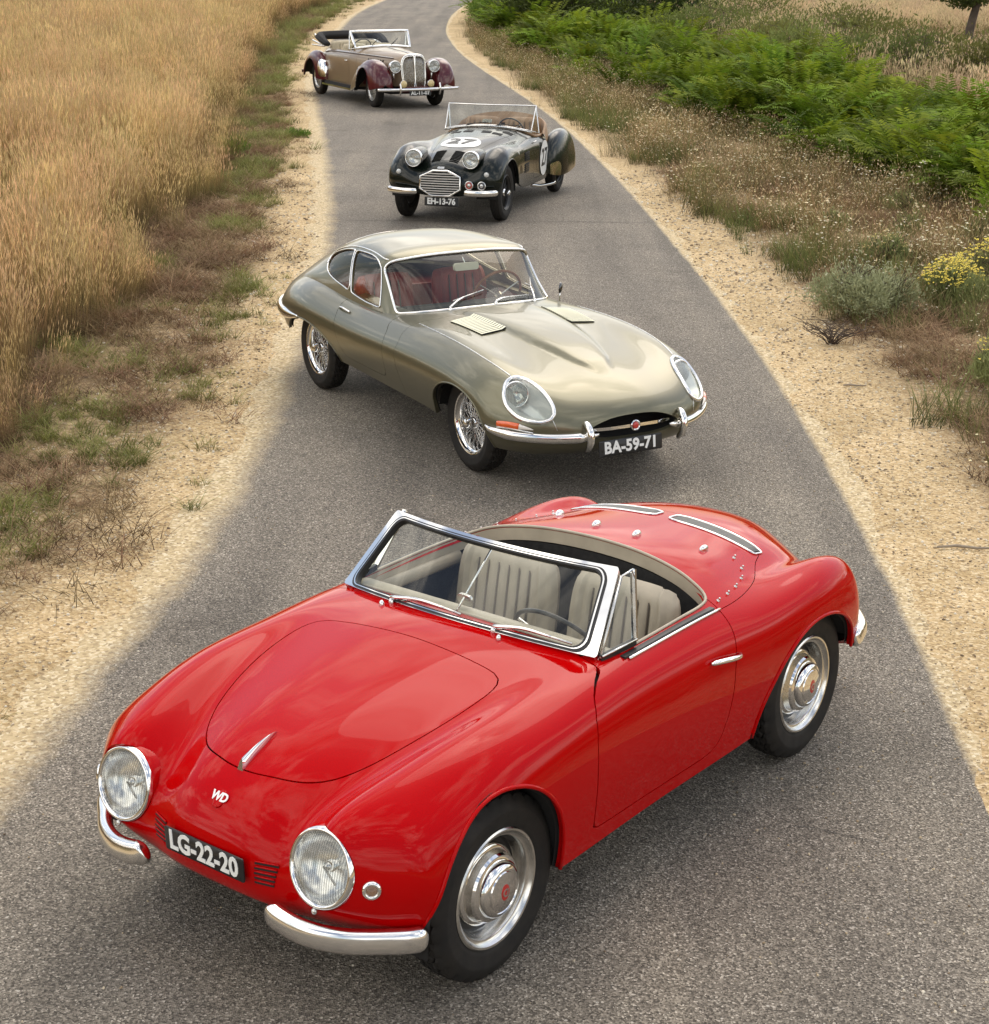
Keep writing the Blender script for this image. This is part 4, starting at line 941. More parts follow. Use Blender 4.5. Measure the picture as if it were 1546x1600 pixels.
# roof and windows
V, F = gV, gF
u_, v_ = V[:, 3]/12, V[:, 4]/10
WSP = [(.5+.0, 0)]
def rr_uv(u0, u1, v1, ru, rv, n=6):
    o = []
    for cu, cv, a in ((u1-ru, v1-rv, 0), (u1-ru, -v1+rv, 270), (u0+ru, -v1+rv, 180), (u0+ru, v1-rv, 90)):
        q = [R(a+90*k/n) for k in range(n+1)]; q = q[::-1] if True else q
        o += [(cu+ru*math.cos(t), cv+rv*math.sin(t)) for t in q]
    return o
WS_UV = rr_uv(.03, 1.88, 4.45, .13, .34)
DWJ = smooth_path([(-1.395, .815), (-1.50, .815), (-1.61, .819), (-1.72, .829), (-1.825, .842), (-1.85, .86), (-1.885, .96), (-1.92, 1.06), (-1.935, 1.112), (-1.915, 1.127), (-1.80, 1.133), (-1.68, 1.134), (-1.56, 1.121), (-1.485, 1.085), (-1.463, 1.05), (-1.43, .95), (-1.395, .845)], 3, True)
QWJ = smooth_path([(-1.885, .856), (-2.0, .865), (-2.13, .88), (-2.25, .90), (-2.35, .927), (-2.42, .965), (-2.425, 1.0), (-2.38, 1.035), (-2.27, 1.07), (-2.12, 1.105), (-2.0, 1.121), (-1.972, 1.118), (-1.953, 1.08), (-1.905, .95)], 3, True)
f = np.where(V[:, 3] < 30, poly_sdf(np.stack([u_*.35, v_*.15], 1), [(a*.35, b*.15) for a, b in WS_UV]), 1.)
wV, wF = clip(V, F, f); V, F = clip(V, F, -f)
def glazing(name, wV, wF, inset, gm, r, up=.003):
    p = wV[:, :3]; n = vnorm(p, wF); lp = max(loops(wF), key=len)
    Vt, Ft = tube([a+b*up for a, b in zip(p[lp][::2], n[lp][::2])], r, 8, True); fr = mesh(name, Vt, Ft, CHROME, jag)
    mesh('pane', p-n*inset, wF, gm, fr); return fr
GLASSA = glass_mat('field_reflection_glass', (.86, .76, .60))  # golden field reflection put into the tint of the side glass
GLASSJ = glass_mat('tinted_glass', (.80, .84, .80))
glazing('windscreen', wV, wF, .004, GLASSJ, .010)
for sg in (1, -1):
    for poly, nm in ((DWJ, 'door_window'), (QWJ, 'quarter_window')):
        f = np.where(V[:, 1]*sg > .4, poly_sdf(V[:, [0, 2]], poly), 1.)
        wV, wF = clip(V, F, f); V, F = clip(V, F, -f); glazing(nm, wV, wF, .006, GLASSA, .0055)
f = np.where(V[:, 3] > 54, poly_sdf(V[:, :2], mir([(-2.32, 0), (-2.33, .25), (-2.40, .36), (-2.55, .37), (-2.75, .30), (-2.80, 0)])), 1.)
wV, wF = clip(V, F, f); V, F = clip(V, F, -f); glazing('rear_window', wV, wF, .005, GLASSJ, .004, .0)
panel('roof', V[:, :3], F, JP, jag, .014)
n = vnorm(V[:, :3], F); hV, hF = clip(V[:, :3]-n*.018, F, .80-V[:, 2]); mesh('headlining', hV, hF, mat('grey_headlining', (.16, .14, .12), .9), jag)
# interior
REDL = var(mat('red_leather', (.34, .045, .03), .45), 10, .2, .08)
f_ = box(-1.75, 0, .33, 1.6, 1.2, .06); mesh('cabin_floor', *f_, mat('dark_red_carpet', (.06, .012, .010), .95), jag, smooth=False)
for sg in (1, -1): seat(jag, -1.98, sg*.31, .46, .42, .93, REDL, 5, name='seat'); mesh('door_card', *box(-1.55, sg*.655, .58, .85, .03, .40), REDL, jag, smooth=False)
mesh('rear_bulkhead', *box(-2.25, 0, .55, .04, 1.2, .45), REDL, jag, smooth=False)
mesh('luggage_floor', *box(-2.70, 0, .70, .90, 1.0, .03), REDL, jag, smooth=False)
d_ = smooth_path([(-1.36, -.58, .77), (-1.22, -.35, .80), (-1.17, 0, .81), (-1.22, .35, .80), (-1.36, .58, .77)], 8)
Vt, Ft = tube(d_, 1, sect=[(.07*math.cos(t), .04*math.sin(t)) for t in [2*math.pi*k/14 for k in range(14)]], up=(0, 0, 1)); mesh('dashboard', Vt, Ft, mat('black_vinyl', (.02, .018, .017), .6), jag)
steering(jag, (-1.50, .36, .80), (-.92, 0, .38), .195, var(mat('wood_rim', (.30, .10, .03), .35), 20, .3, .1), .011)
M = frame((-1.31, 0, 1.065), (-.95, 0, -.1)); Vt, Ft = slab(rounded(.20, .055, .02), .02); o = mesh('rear_view_mirror', xf(Vt, M @ Matrix.Rotation(R(180), 4, 'Y')), Ft, mat('cream_plastic', (.62, .58, .46), .4), jag, auto=40)
Vt, Ft = tube([(-1.31, 0, 1.08), (-1.40, 0, 1.16)], .005, 6); mesh('stalk', Vt, Ft, CHROME, o)
# brightwork
for sg in (1, -1):
    sm = [(-.80, .623), (-.48, .638), (-.19, .644), (.07, .642), (.25, .628), (.42, .604)]
    P = [SJ.down(x, sg*y)[0]+Vector((0, 0, .0005)) for x, y in smooth_path(sm, 6)]
    Vt, Ft = tube(P, .0045, 6); mesh('wing_bead', Vt, Ft, SATIN, jag)
    bp = [(.44, sg*.80, .43), (.50, sg*.79, .415), (.60, sg*.735, .402), (.70, sg*.64, .395), (.79, sg*.525, .393), (.86, sg*.41, .397), (.895, sg*.33, .403), (.90, sg*.26, .412)]
    Vt, Ft = tube(smooth_path(bp, 6), [min(1, .25+.75*k/12, .25+.75*(42-k)/10) for k in range(43)], sect=[(.022*math.cos(t), .032*math.sin(t)) for t in [2*math.pi*k/14 for k in range(14)]], up=(0, 0, 1)); mesh('front_bumper', Vt, Ft, CHROME, jag)
    Vt, Ft = tube(smooth_path([(.885, sg*.335, .315), (.925, sg*.338, .36), (.935, sg*.34, .42), (.905, sg*.342, .475), (.865, sg*.344, .49)], 5), [.35+.65*math.sin(math.pi*(.08+.84*k/20)) for k in range(21)], sect=[(.024*math.cos(t), .030*math.sin(t)) for t in [2*math.pi*k/12 for k in range(12)]]); mesh('overrider', Vt, Ft, CHROME, jag)
    P = []
    for x, y, z in [(.535, .764, .462), (.60, .724, .464), (.66, .680, .460), (.725, .618, .448)]:
        P.append((x+.006, sg*(y+.006), z))
    pts = smooth_path(P, 5); rad = [.35+.65*math.sqrt(max(0, 1-(abs(k-6)/10)**2)) for k in range(16)]
    Vt, Ft = tube(pts[:11], rad[:11], sect=[(.014*math.cos(t), .021*math.sin(t)) for t in [2*math.pi*k/12 for k in range(12)]], up=(0, 0, 1)); il = mesh('indicator', Vt, Ft, AMBER, jag)
    Vt, Ft = tube(pts[10:], [rad[10], .72, .6, .45, .3, .12], sect=[(.014*math.cos(t), .021*math.sin(t)) for t in [2*math.pi*k/12 for k in range(12)]], up=(0, 0, 1)); mesh('side_lens', Vt, Ft, mat('pearl_lens', (.75, .70, .62), .15, coat=1), il)
    Vt, Ft = tube([(a, b, c-.021) for a, b, c in pts], .006, 6); mesh('lamp_base', Vt, Ft, CHROME, il)
    rb = [(-2.44, sg*.825, .575), (-2.62, sg*.81, .555), (-2.85, sg*.775, .545), (-3.10, sg*.69, .54), (-3.28, sg*.57, .54), (-3.42, sg*.40, .54)]
    Vt, Ft = tube(smooth_path(rb, 6), [min(1, .2+.8*k/9) for k in range(31)], sect=[(.026*math.cos(t), .042*math.sin(t)) for t in [2*math.pi*k/14 for k in range(14)]], up=(0, 0, 1)); mesh('rear_bumper', Vt, Ft, CHROME, jag)
    h0, n0 = SJ.side(-1.83, .742, sg); h1, n1 = SJ.side(-1.66, .738, sg)
    Vt, Ft = tube(smooth_path([tuple(h0+n0*.002), tuple(h0*.8+h1*.2+n0*.018), tuple((h0+h1)/2+n0*.020), tuple(h1+n1*.006)], 5), .0085, 8); mesh('door_handle', Vt, Ft, CHROME, jag)
    A, B, C, D = [np.array(c) for c in ((-.70, .265), (-.655, .465), (-.27, .435), (-.30, .235))]
    CREAM = mat('louvre_sky_sheen', (.80, .77, .58), .6, .0, .0)  # pale slat colour stands in for sky sheen on the louvre tops
    bkp = [(SJ.down(p[0], sg*p[1])[0]+Vector((0, 0, .0012))) for p in [A+(B-A)*i/4+((D-A)*(1-i/4)+(C-B)*i/4)*j/8 for j in range(9) for i in range(5)]]
    lb = mesh('louvre_panel', bkp, [(j*5+i, j*5+i+1, j*5+i+6, j*5+i+5) for j in range(8) for i in range(4)], DARK, jag)
    for k in range(14):
        t = (k+.5)/14; a = A+(D-A)*t; b = B+(C-B)*t; P = []; Vt = []
        for i in range(7):
            q = a+(b-a)*i/6; h, n_ = SJ.down(q[0], sg*q[1]); e = .4+.6*math.sin(math.pi*(i+.6)/7.2)
            Vt += [tuple(h+Vector((-.012, 0, .002))), tuple(h+Vector((-.012, 0, .004+.006*e))), tuple(h+Vector((.011, 0, .004+.007*e))), tuple(h+Vector((.0115, 0, .002+.007*e)))]
        Ft = [(i*4+j, i*4+j+1, i*4+j+5, i*4+j+4) for i in range(6) for j in range(3)]; mesh('louvre', Vt, Ft, CREAM, lb, auto=40)
for y0, y1, y2, y3 in ((-.31, -.30, .0, .0), (.03, .03, .24, .2), (.37, .37, .43, .4)):
    bx_ = -.93-.36*y0*y0; h, n_ = SJ.down(bx_+.015, y0); Vt, Ft = lathe([(.013, -.004), (.013, .010), (.007, .018), (0, .019)], 12); mesh('wiper_pivot', xf(Vt, frame(h+Vector((0, 0, .004)), (0, 0, 1))), Ft, CHROME, jag)
    def gpt(y, x, off=.016):
        hh, nn2 = SG.down(x, y)
        while hh is None: x -= .02; hh, nn2 = SG.down(x, y)
        return tuple(hh+nn2*off)
    a = tuple(h+Vector((-.004, 0, .022))); m_ = gpt(y0+.14, bx_-.055); e1 = gpt(y0+.05, bx_-.045); e2 = gpt(y0+.31, bx_-.085) if y0 < .3 else gpt(y0+.07, bx_-.20)
    if y0 > .3: m_ = gpt(y0+.03, bx_-.12); e1 = gpt(y0-.01, bx_-.13)
    wiper(jag, a, m_, e1, e2, .006)
plate(jag, frame((.925, -.045, .325), (1, 0, .10)), .46, .098, 'BA-59-71', .100, .0035, .97, spacing=1.04)
# door mirror on the left wing
h, n_ = SJ.down(-1.17, .70); Vt, Ft = tube([tuple(h), tuple(h+Vector((0, .0, .085)))], .006, 8); mr = mesh('wing_mirror', Vt, Ft, CHROME, jag)
M = frame(h+Vector((0, 0, .105)), (-.60, -.78, .05)); Vt, Ft = lathe([(.040, .004), (.042, -.002), (.034, -.012), (.015, -.018), (0, -.019)], 28); mesh('mirror_head', xf(Vt, M), Ft, mat('mirror_shell', (.12, .12, .12), .15, 1), mr)
Vt, Ft = lathe([(.040, .004), (0, .005)], 28); mesh('mirror_glass', xf(Vt, M), Ft, mat('mirror_dark', (.10, .10, .10), .03, 1), mr)
# wire wheels
def wire_wheel_meshes(rl=.2075, hub=.040, pairs=18, depth=.05, lip=.008, wsp=.0019):
    Vr, Fr = lathe([(rl-.002, .050), (rl+.003, .056), (rl+.003, .063), (rl-.002, .067), (rl-.010, .064), (rl-.014, .052), (rl-.020, .044), (rl-.028, .040), (rl-.034, .020), (rl-.036, -.01), (rl-.030, -.04), (rl, -.06)], 64)
    sp = MB()
    for k in range(pairs):
        for (za, zb, tw, rb) in ((.030, .030, 1, rl-.032), (.030, .030, -1, rl-.032), (-.035, .005, 1, rl-.034), (-.035, .005, -1, rl-.034)):
            t0 = 2*math.pi*(k+(0 if tw > 0 else .5))/pairs+(.1 if za < 0 else 0); t1 = t0+tw*.42
            sp.add(*tube([(hub*math.cos(t0), hub*math.sin(t0), za), (rb*math.cos(t1), rb*math.sin(t1), zb*.6)], wsp, 4, cap=False))
    Vh, Fh = lathe([(hub+.004, -.06), (hub+.004, .030), (hub-.002, .042), (.034, .046), (.036, .075), (.030, .098), (.018, .106), (0, .107)], 28)
    hm = MB(); hm.add(Vh, Fh)
    for s_ in (1, -1): hm.add(*tube(smooth_path([(s_*.015, 0, .088), (s_*.04, 0, .094), (s_*.066, 0, .082)], 4), [.013-.0005*i for i in range(9)], 8))
    Vd, Fd = lathe([(rl-.03, -.045), (.15, -.062), (0, -.062)], 40)
    return mk(Vr, Fr, 35), mk(sp.V, sp.F, None), mk(hm.V, hm.F, 40), mk(Vd, Fd, 30)
JR, JSP, JH, JD = wire_wheel_meshes()
JT = tyre_mesh(.318, .155, .2075)
BRAKE = mat('brake_dark', (.03, .028, .026), .6, .4)
def wire_wheel(par, x, y, z, sg, R_, S_, H_, D_, T_, rm=None, turn=0, spin=0):
    w_ = link('wheel', D_, BRAKE, par, smooth=False, loc=(x, sg*y, z)); w_.rotation_euler = (Matrix.Rotation(turn, 4, 'Z') @ Matrix.Rotation(R(-90*sg), 4, 'X') @ Matrix.Rotation(spin, 4, 'Z')).to_euler()
    for nm, me_, m_ in (('tyre', T_, TYRE), ('rim', R_, rm or CHROME), ('spokes', S_, rm or CHROME), ('hub_spinner', H_, CHROME)):
        link(nm, me_, m_, w_, smooth=False)
for x in (0, -2.438):
    for sg in (1, -1): wire_wheel(jag, x, .605, .320, sg, JR, JSP, JH, JD, JT, spin=R(35))

for sg in (1, -1):
    P = []
    for x, z in smooth_path([(-1.44, 1.132), (-1.56, 1.144), (-1.75, 1.152), (-1.95, 1.146), (-2.12, 1.122), (-2.28, 1.087), (-2.39, 1.05), (-2.45, 1.0), (-2.44, .955)], 4):
        h, n_ = SG.side(x, z, sg)
        if h is not None: P.append(h+n_*.002)
    Vt, Ft = tube(P, .0055, 6); mesh('drip_rail', Vt, Ft, CHROME, jag)
    h0, n0 = SJ.front(sg*.519, .514); h1, n1 = SJ.front(sg*.50, .446); Vt, Ft = tube([h0+n0*.0005, (h0+h1)/2+n0*.003, h1], .003, 6); mesh('nose_bead', Vt, Ft, SATIN, jag)
# ------------------------------------------------------------ dark green competition roadster
GP = mat('dark_green_paint', (.0055, .0085, .006), .25, 0, .45, .15)
grn = empty('sports_racer', (-.515, 21.36, 0), R(-105.844), 'black-green open racing sports car wearing number 27 on a white roundel', 'car')
def loft(sts, n=14, ends=True):
    """open arched sections (x, yc, half width, z bottom, z top, exponent) joined along x"""
    V = []; F = []; k = n+1
    for x, yc, hw, zb, zt, e in sts:
        for i in range(k):
            t = math.pi*i/n; c, s = math.cos(t), math.sin(t)
            V.append((x, yc+hw*math.copysign(abs(c)**e, c), zb+(zt-zb)*abs(s)**e))
    for a in range(len(sts)-1):
        for i in range(n): F.append((a*k+i, a*k+i+1, (a+1)*k+i+1, (a+1)*k+i))
    return V, F
def dense(sts, n=6): return [tuple(p) for p in smooth_path(sts, n)]
def guard(fd, V, F, sg, poly, par, name='stone_guard'):
    """bright plate lying on the front of a wing"""
    V = np.asarray(V); nn = vnorm(V, F); s_ = np.sign((nn[:, 1]*sg*(V[:, 1]*sg > np.median(V[:, 1]*sg))).sum()) or 1
    W = V+nn*s_*.005; yc = np.median(W[:, 1]*sg)
    a, b = clip(W, F, np.where(W[:, 1]*sg > yc, poly_sdf(W[:, [0, 2]], poly), 1.))
    if len(b): mesh(name, a, b, CHROME, par)
cn = [
 [(.47,0,.33),(.47,.12,.33),(.46,.24,.335),(.45,.36,.36),(.44,.46,.38),(.42,.55,.39),(.38,.63,.40),(.34,.68,.40),(.30,.69,.40)],
 [(.52,0,.42),(.52,.12,.42),(.50,.24,.43),(.49,.36,.46),(.48,.47,.48),(.46,.57,.49),(.42,.65,.49),(.36,.70,.48),(.28,.71,.42)],
 [(.51,0,.55),(.505,.12,.55),(.48,.24,.55),(.46,.35,.58),(.46,.47,.62),(.44,.57,.63),(.39,.66,.61),(.33,.71,.57),(.24,.72,.44)],
 [(.46,0,.67),(.45,.12,.67),(.41,.24,.655),(.38,.35,.67),(.38,.47,.735),(.36,.58,.75),(.31,.665,.71),(.25,.715,.64),(.18,.73,.46)],
 [(.30,0,.76),(.29,.13,.755),(.25,.25,.725),(.22,.36,.735),(.22,.47,.81),(.20,.58,.83),(.16,.665,.79),(.12,.72,.70),(.08,.735,.48)],
 [(.0,0,.84),(.0,.14,.835),(.0,.27,.795),(0,.38,.785),(0,.48,.865),(0,.575,.885),(0,.66,.84),(0,.72,.73),(0,.735,.48)],
 [(-.4,0,.895),(-.4,.16,.89),(-.4,.30,.855),(-.4,.40,.82),(-.4,.49,.86),(-.4,.575,.87),(-.4,.65,.82),(-.4,.70,.71),(-.4,.71,.40)],
 [(-.8,0,.925),(-.8,.2,.92),(-.8,.35,.89),(-.8,.45,.85),(-.8,.52,.845),(-.8,.585,.83),(-.8,.64,.78),(-.8,.67,.66),(-.8,.66,.30)],
 [(-1.25,0,.955),(-1.25,.22,.945),(-1.25,.38,.915),(-1.25,.48,.88),(-1.25,.54,.86),(-1.25,.595,.82),(-1.25,.635,.76),(-1.25,.655,.62),(-1.25,.64,.27)],
 [(-1.6,0,.97),(-1.6,.24,.96),(-1.6,.40,.92),(-1.6,.49,.88),(-1.6,.55,.85),(-1.6,.60,.80),(-1.6,.635,.74),(-1.6,.65,.6),(-1.6,.635,.26)],
 [(-2.0,0,.96),(-2.0,.24,.95),(-2.0,.40,.91),(-2.0,.49,.87),(-2.0,.55,.83),(-2.0,.60,.78),(-2.0,.635,.71),(-2.0,.65,.58),(-2.0,.635,.26)],
 [(-2.4,0,.92),(-2.4,.22,.91),(-2.4,.38,.86),(-2.4,.46,.81),(-2.4,.52,.76),(-2.4,.57,.70),(-2.4,.60,.63),(-2.4,.61,.5),(-2.4,.6,.28)],
 [(-2.8,0,.80),(-2.8,.2,.79),(-2.8,.34,.74),(-2.8,.42,.69),(-2.8,.47,.64),(-2.8,.51,.59),(-2.8,.54,.52),(-2.8,.55,.43),(-2.8,.54,.30)],
 [(-3.15,0,.60),(-3.15,.18,.59),(-3.15,.3,.55),(-3.15,.37,.52),(-3.15,.41,.49),(-3.15,.44,.45),(-3.15,.46,.41),(-3.15,.47,.37),(-3.15,.46,.32)],
 [(-3.35,0,.40),(-3.35,.15,.40),(-3.34,.26,.39),(-3.33,.33,.38),(-3.32,.37,.37),(-3.31,.40,.36),(-3.30,.42,.35),(-3.29,.43,.34),(-3.28,.43,.33)],
]
CG = surf(cn, 10, 8); cV, cF = full5(CG); SC = Surf(cV[:, :3], cF)
CA = (-.03, .36, .39, .375)
V, F = cV[:, :3], cF
V, F = clip(V, F, arch(V, *CA)); arch_lip(V, F, *CA, .008, GP, grn)
COCKG = mir([(-1.46, 0), (-1.48, .3), (-1.55, .50), (-1.68, .575), (-2.0, .57), (-2.22, .53), (-2.36, .40), (-2.42, .2), (-2.43, 0)])
COCKG = smooth_path(COCKG, 4, True)
V, F = clip(V, F, np.where(V[:, 2] > .6, -poly_sdf(V[:, :2], COCKG), -1))
BONG = mir([(.36, 0), (.34, .20), (-.0, .26), (-.5, .33), (-1.0, .40), (-1.28, .43), (-1.30, 0)])
f = np.where(V[:, 2] > .55, poly_sdf(V[:, :2], BONG), 1.); V, F = cutout(V, F, f, .002, 'bonnet', GP, grn)
for sg in (1, -1):
    f = np.where(V[:, 1]*sg > .45, poly_sdf(V[:, [0, 2]], [(-1.35, 1.1), (-1.35, .40), (-1.42, .33), (-1.98, .33), (-2.03, .40), (-2.03, 1.1)]), 1.); V, F = cutout(V, F, f, .002, 'door', GP, grn)
panel('body', V, F, GP, grn, .02)
shell(cV[:, :3], cF, .03, DARK, grn, lambda V: np.maximum(arch(V, CA[0], CA[1], CA[2]-.012, CA[3]-.012), np.where(V[:, 2] > .55, -poly_sdf(V[:, :2], COCKG)+.004, -1)))
wells(grn, [(CA[0], .30, CA[2]+.02, .46)], .40, .66)
mesh('underbody', *box(-1.55, 0, .29, 2.8, .78, .08), DARK, grn, smooth=False)
for sg in (1, -1):
    st = dense([(-1.98, .60, .03, .34, .50, .9), (-2.06, .635, .10, .30, .66, .85), (-2.25, .655, .145, .275, .79, .82), (-2.5, .665, .16, .28, .845, .8), (-2.8, .66, .155, .29, .825, .8), (-3.08, .645, .145, .31, .72, .82), (-3.28, .63, .10, .34, .54, .85), (-3.38, .62, .03, .38, .43, .9)])
    V, F = loft([(a, sg*b, c, d, e, g) for a, b, c, d, e, g in st], 18); fd = mesh('rear_wing', V, F, GP, grn)
    guard(fd, V, F, sg, [(-2.02, .27), (-2.02, .45), (-2.12, .47), (-2.24, .46), (-2.22, .27)], grn)
    # headlamp pods
    M0 = [(.44-.46*t, sg*(.355+.012*t), .765+.03*t, .104*math.sqrt(max(.02, 1-t**2.4))) for t in [k/14 for k in range(15)]]
    V = []; F = []
    for x, y, z, r in M0: V += [(x, y+r*math.cos(2*math.pi*k/20), z+r*math.sin(2*math.pi*k/20)) for k in range(20)]
    F = [(i*20+k, i*20+(k+1) % 20, (i+1)*20+(k+1) % 20, (i+1)*20+k) for i in range(14) for k in range(20)]; mesh('lamp_pod', V, F, GP, grn)
    headlight(grn, (.455, sg*.355, .765), (1, 0, .06), .106, .090, .022, .05)
    for nm, y, z in (('side_light', .545, .60),):
        h, n_ = SC.front(sg*y, z); V, F = lathe([(.030, -.004), (.028, .015), (.015, .028), (0, .030)], 18); mesh(nm, xf(V, frame(h, n_)), F, mat('frosted_lens', (.55, .55, .52), .2, coat=.5), grn)
    V, F = bumper_bar([(.53, sg*.29, .387), (.545, sg*.36, .385), (.54, sg*.48, .385), (.50, sg*.60, .388), (.45, sg*.69, .392)], .075, .05); mesh('front_bumper', V, F, CHROME, grn)
    # side vents
    for k, z in enumerate((.66, .52)):
        h, n_ = SC.side(-.98, z, sg); M = frame(h+n_*.002, n_); V, F = slab(rounded(.24, .11, .01), .004); o = mesh('side_vent', xf(V, M), F, DARK, grn, auto=40)
        for j in range(4): V, F = box(0, -.036+.024*j, .006, .23, .006, .006); mesh('vent_slat', xf(V, M), F, GP, o, smooth=False)
    h, n_ = SC.side(-1.86, .545, sg); M = frame(h+n_*.004, n_)
    V, F = slab([(.20*math.cos(t), .225*math.sin(t)) for t in [2*math.pi*k/40 for k in range(40)]], .002); o = mesh('door_roundel', xf(V, M), F, WHITE, grn, auto=40)
    text_part('numerals', '27', .31, BLACKP, o, M @ Matrix.Translation((0, 0, .0035)), .001, .006, .9)
    h, n_ = SC.side(-.52, .75, sg); V, F = slab(rounded(.05, .035, .008), .006); mesh('wing_badge', xf(V, frame(h, n_)), F, SATIN, grn, auto=40)
    h, n_ = SC.side(-1.40, .78, sg); V, F = tube([tuple(h+n_*.01), tuple(h+n_*.035+Vector((-.05, 0, 0))), tuple(h+n_*.01+Vector((-.11, 0, 0)))], .008, 6); mesh('door_handle', V, F, CHROME, grn)
    # nose louvres
    for k in range(9):
        x = .36-.033*k; P = []
        for y in np.linspace(.055, .165+.002*k, 5): h, n_ = SC.down(x, sg*y); P.append(tuple(h+n_*.003))
        V, F = tube(P, 1, sect=[(.009, -.003), (.009, .003), (-.009, .003), (-.009, -.003)], up=(0, 0, 1)); mesh('bonnet_louvre', V, F, DARK, grn, smooth=False)
    for x, y in ((-.98, .27), (-1.16, .36), (-1.02, .12)):
        P = [SC.down(x+a, sg*y+b)[0]+Vector((0, 0, .004)) for a, b in ((-.06, -.06), (-.06, .06), (.06, .06), (.06, -.06))]; mesh('cowl_vent', P, [(0, 1, 2, 3)] if sg > 0 else [(3, 2, 1, 0)], DARK, grn, smooth=False)
# bonnet roundel follows the bonnet
n_r = 40; V = [tuple(SC.down(-.30, 0)[0]+Vector((0, 0, .004)))]; F = []
for q in (.5, 1.):
    V += [tuple(SC.down(-.30+.27*q*math.cos(t), .245*q*math.sin(t))[0]+Vector((0, 0, .004))) for t in [2*math.pi*k/n_r for k in range(n_r)]]
F = [(0, 1+k, 1+(k+1) % n_r) for k in range(n_r)]+[(1+k, 1+n_r+k, 1+n_r+(k+1) % n_r, 1+(k+1) % n_r) for k in range(n_r)]
rd = mesh('bonnet_roundel', V, F, WHITE, grn)
me = text_mesh('27', .38, 0, .009); me.name = 'numerals'; me.transform(Matrix.Translation((-.30, 0, 0)) @ Matrix.Rotation(R(90), 4, 'Z') @ Matrix.Diagonal((.88, .95, 1, 1)))
for v in me.vertices: v.co.z = SC.down(v.co.x, v.co.y)[0].z+.012
me.materials.clear(); link('numerals', me, BLACKP, rd, smooth=False)
# grille
hexg = [(.09, .637), (.245, .568), (.250, .425), (.115, .345), (-.115, .345), (-.250, .425), (-.245, .568), (-.09, .637)]
def gx(z): return .555-.10*max(0, z-.45)
V, F = tube([(gx(z), y, z) for y, z in hexg], .013, 8, True); gf = mesh('radiator_grille', V, F, CHROME, grn, auto=50)
V = [(gx(z)-.03, y, z) for y, z in hexg]; mesh('grille_backing', V, [tuple(range(8))], DARK, gf, smooth=False)
V = [(gx(z)-.0, y*1.02, z) for y, z in hexg]+[(gx(z)-.12, y*1.02, z) for y, z in hexg]; mesh('grille_shell', V, [(i, (i+1) % 8, 8+(i+1) % 8, 8+i) for i in range(8)], GP, gf, smooth=False)
for k in range(9):
    z = .375+.0285*k
    yy = min(.235, .115+(z-.345)/.08*.135, .09+(.637-z)/.069*.155)
    V, F = tube([(gx(z)+.002, -yy, z), (gx(z)+.012, 0, z), (gx(z)+.002, yy, z)], 1, sect=[(.009, -.0055), (.009, .0055), (-.009, .0055), (-.009, -.0055)], up=(0, 0, 1)); mesh('slat', V, F, mat('silver_slat', (.62, .61, .58), .4, .45), gf, smooth=False)
V, F = slab(rounded(.09, .028, .012), .012); mesh('nose_badge', xf(V, frame((.50, 0, .665), (.9, 0, .45))), F, SATIN, grn, auto=40)
for y, c in ((.35, (.30, .03, .02)), (.50, (.03, .03, .04))):
    h, n_ = SC.front(y, .475); M = frame(h+n_*.01+Vector((.02, 0, 0)), (1, 0, .1)); V, F = lathe([(.052, 0), (.052, .008), (.044, .012), (.040, .008)], 28); o = mesh('car_badge', xf(V, M), F, SATIN, grn, auto=40)
    V, F = lathe([(.043, .007), (0, .008)], 28); mesh('enamel', xf(V, M), F, mat('enamel_%d' % int(y*100), c, .25, coat=.6), o); V, F = lathe([(.022, .008), (.020, .014), (0, .015)], 16); mesh('emblem', xf(V, M), F, SATIN, o)
    V, F = tube([tuple(h+Vector((.02, 0, -.05))), (.52, y, .40)], .007, 6); mesh('post', V, F, SATIN, o)
plate(grn, frame((.50, 0, .268), (1, 0, .1)), .42, .105, 'EH-13-76', .098, .004, .93)
# windscreen
def wg(s, t, off=0.): 
    b = np.array((-1.36-.14*s*s, .575*s, .99-.075*s*s)); a = np.array((-1.64-.06*s*s, .585*s, 1.215)); return b+(a-b)*t+off*np.array((.7, 0, .7))
lp = [(s, 0) for s in np.linspace(-1, 1, 17)]+[(1, t) for t in (.33, .66)]+[(s, 1) for s in np.linspace(1, -1, 9)]+[(-1, t) for t in (.66, .33)]
V, F = tube([wg(s, t) for s, t in lp], .008, 6, True); wf = mesh('windscreen_frame', V, F, CHROME, grn)
gu, gv = 16, 4; V = [tuple(wg(-1+2*i/gu, j/gv)) for j in range(gv+1) for i in range(gu+1)]
mesh('windscreen_glass', V, [(j*(gu+1)+i, j*(gu+1)+i+1, (j+1)*(gu+1)+i+1, (j+1)*(gu+1)+i) for j in range(gv) for i in range(gu)], GLASS, wf)
V, F = tube([wg(s, -.05) for s in np.linspace(-1.02, 1.02, 15)], .011, 6); mesh('scuttle_strip', V, F, SATIN, wf)
for s in (-.45, .25): V, F = tube([wg(s, -.03, .01), wg(s+.2, .05, .015)], .006, 6); o = mesh('wiper', V, F, BLACKP, grn); V, F = tube([wg(s+.02, .02, .015), wg(s+.52, .10, .015)], .005, 6); mesh('blade', V, F, BLACKP, o)
for sg in (1, -1):
    A, B, C = wg(sg*1, .0), wg(sg*1, .95), np.array((-1.80, sg*.60, .86)); V, F = tube([B, C, A], .007, 6); q = mesh('side_screen', V, F, CHROME, grn); mesh('pane', [A, B, C], [(0, 1, 2)], GLASS, q, smooth=False)
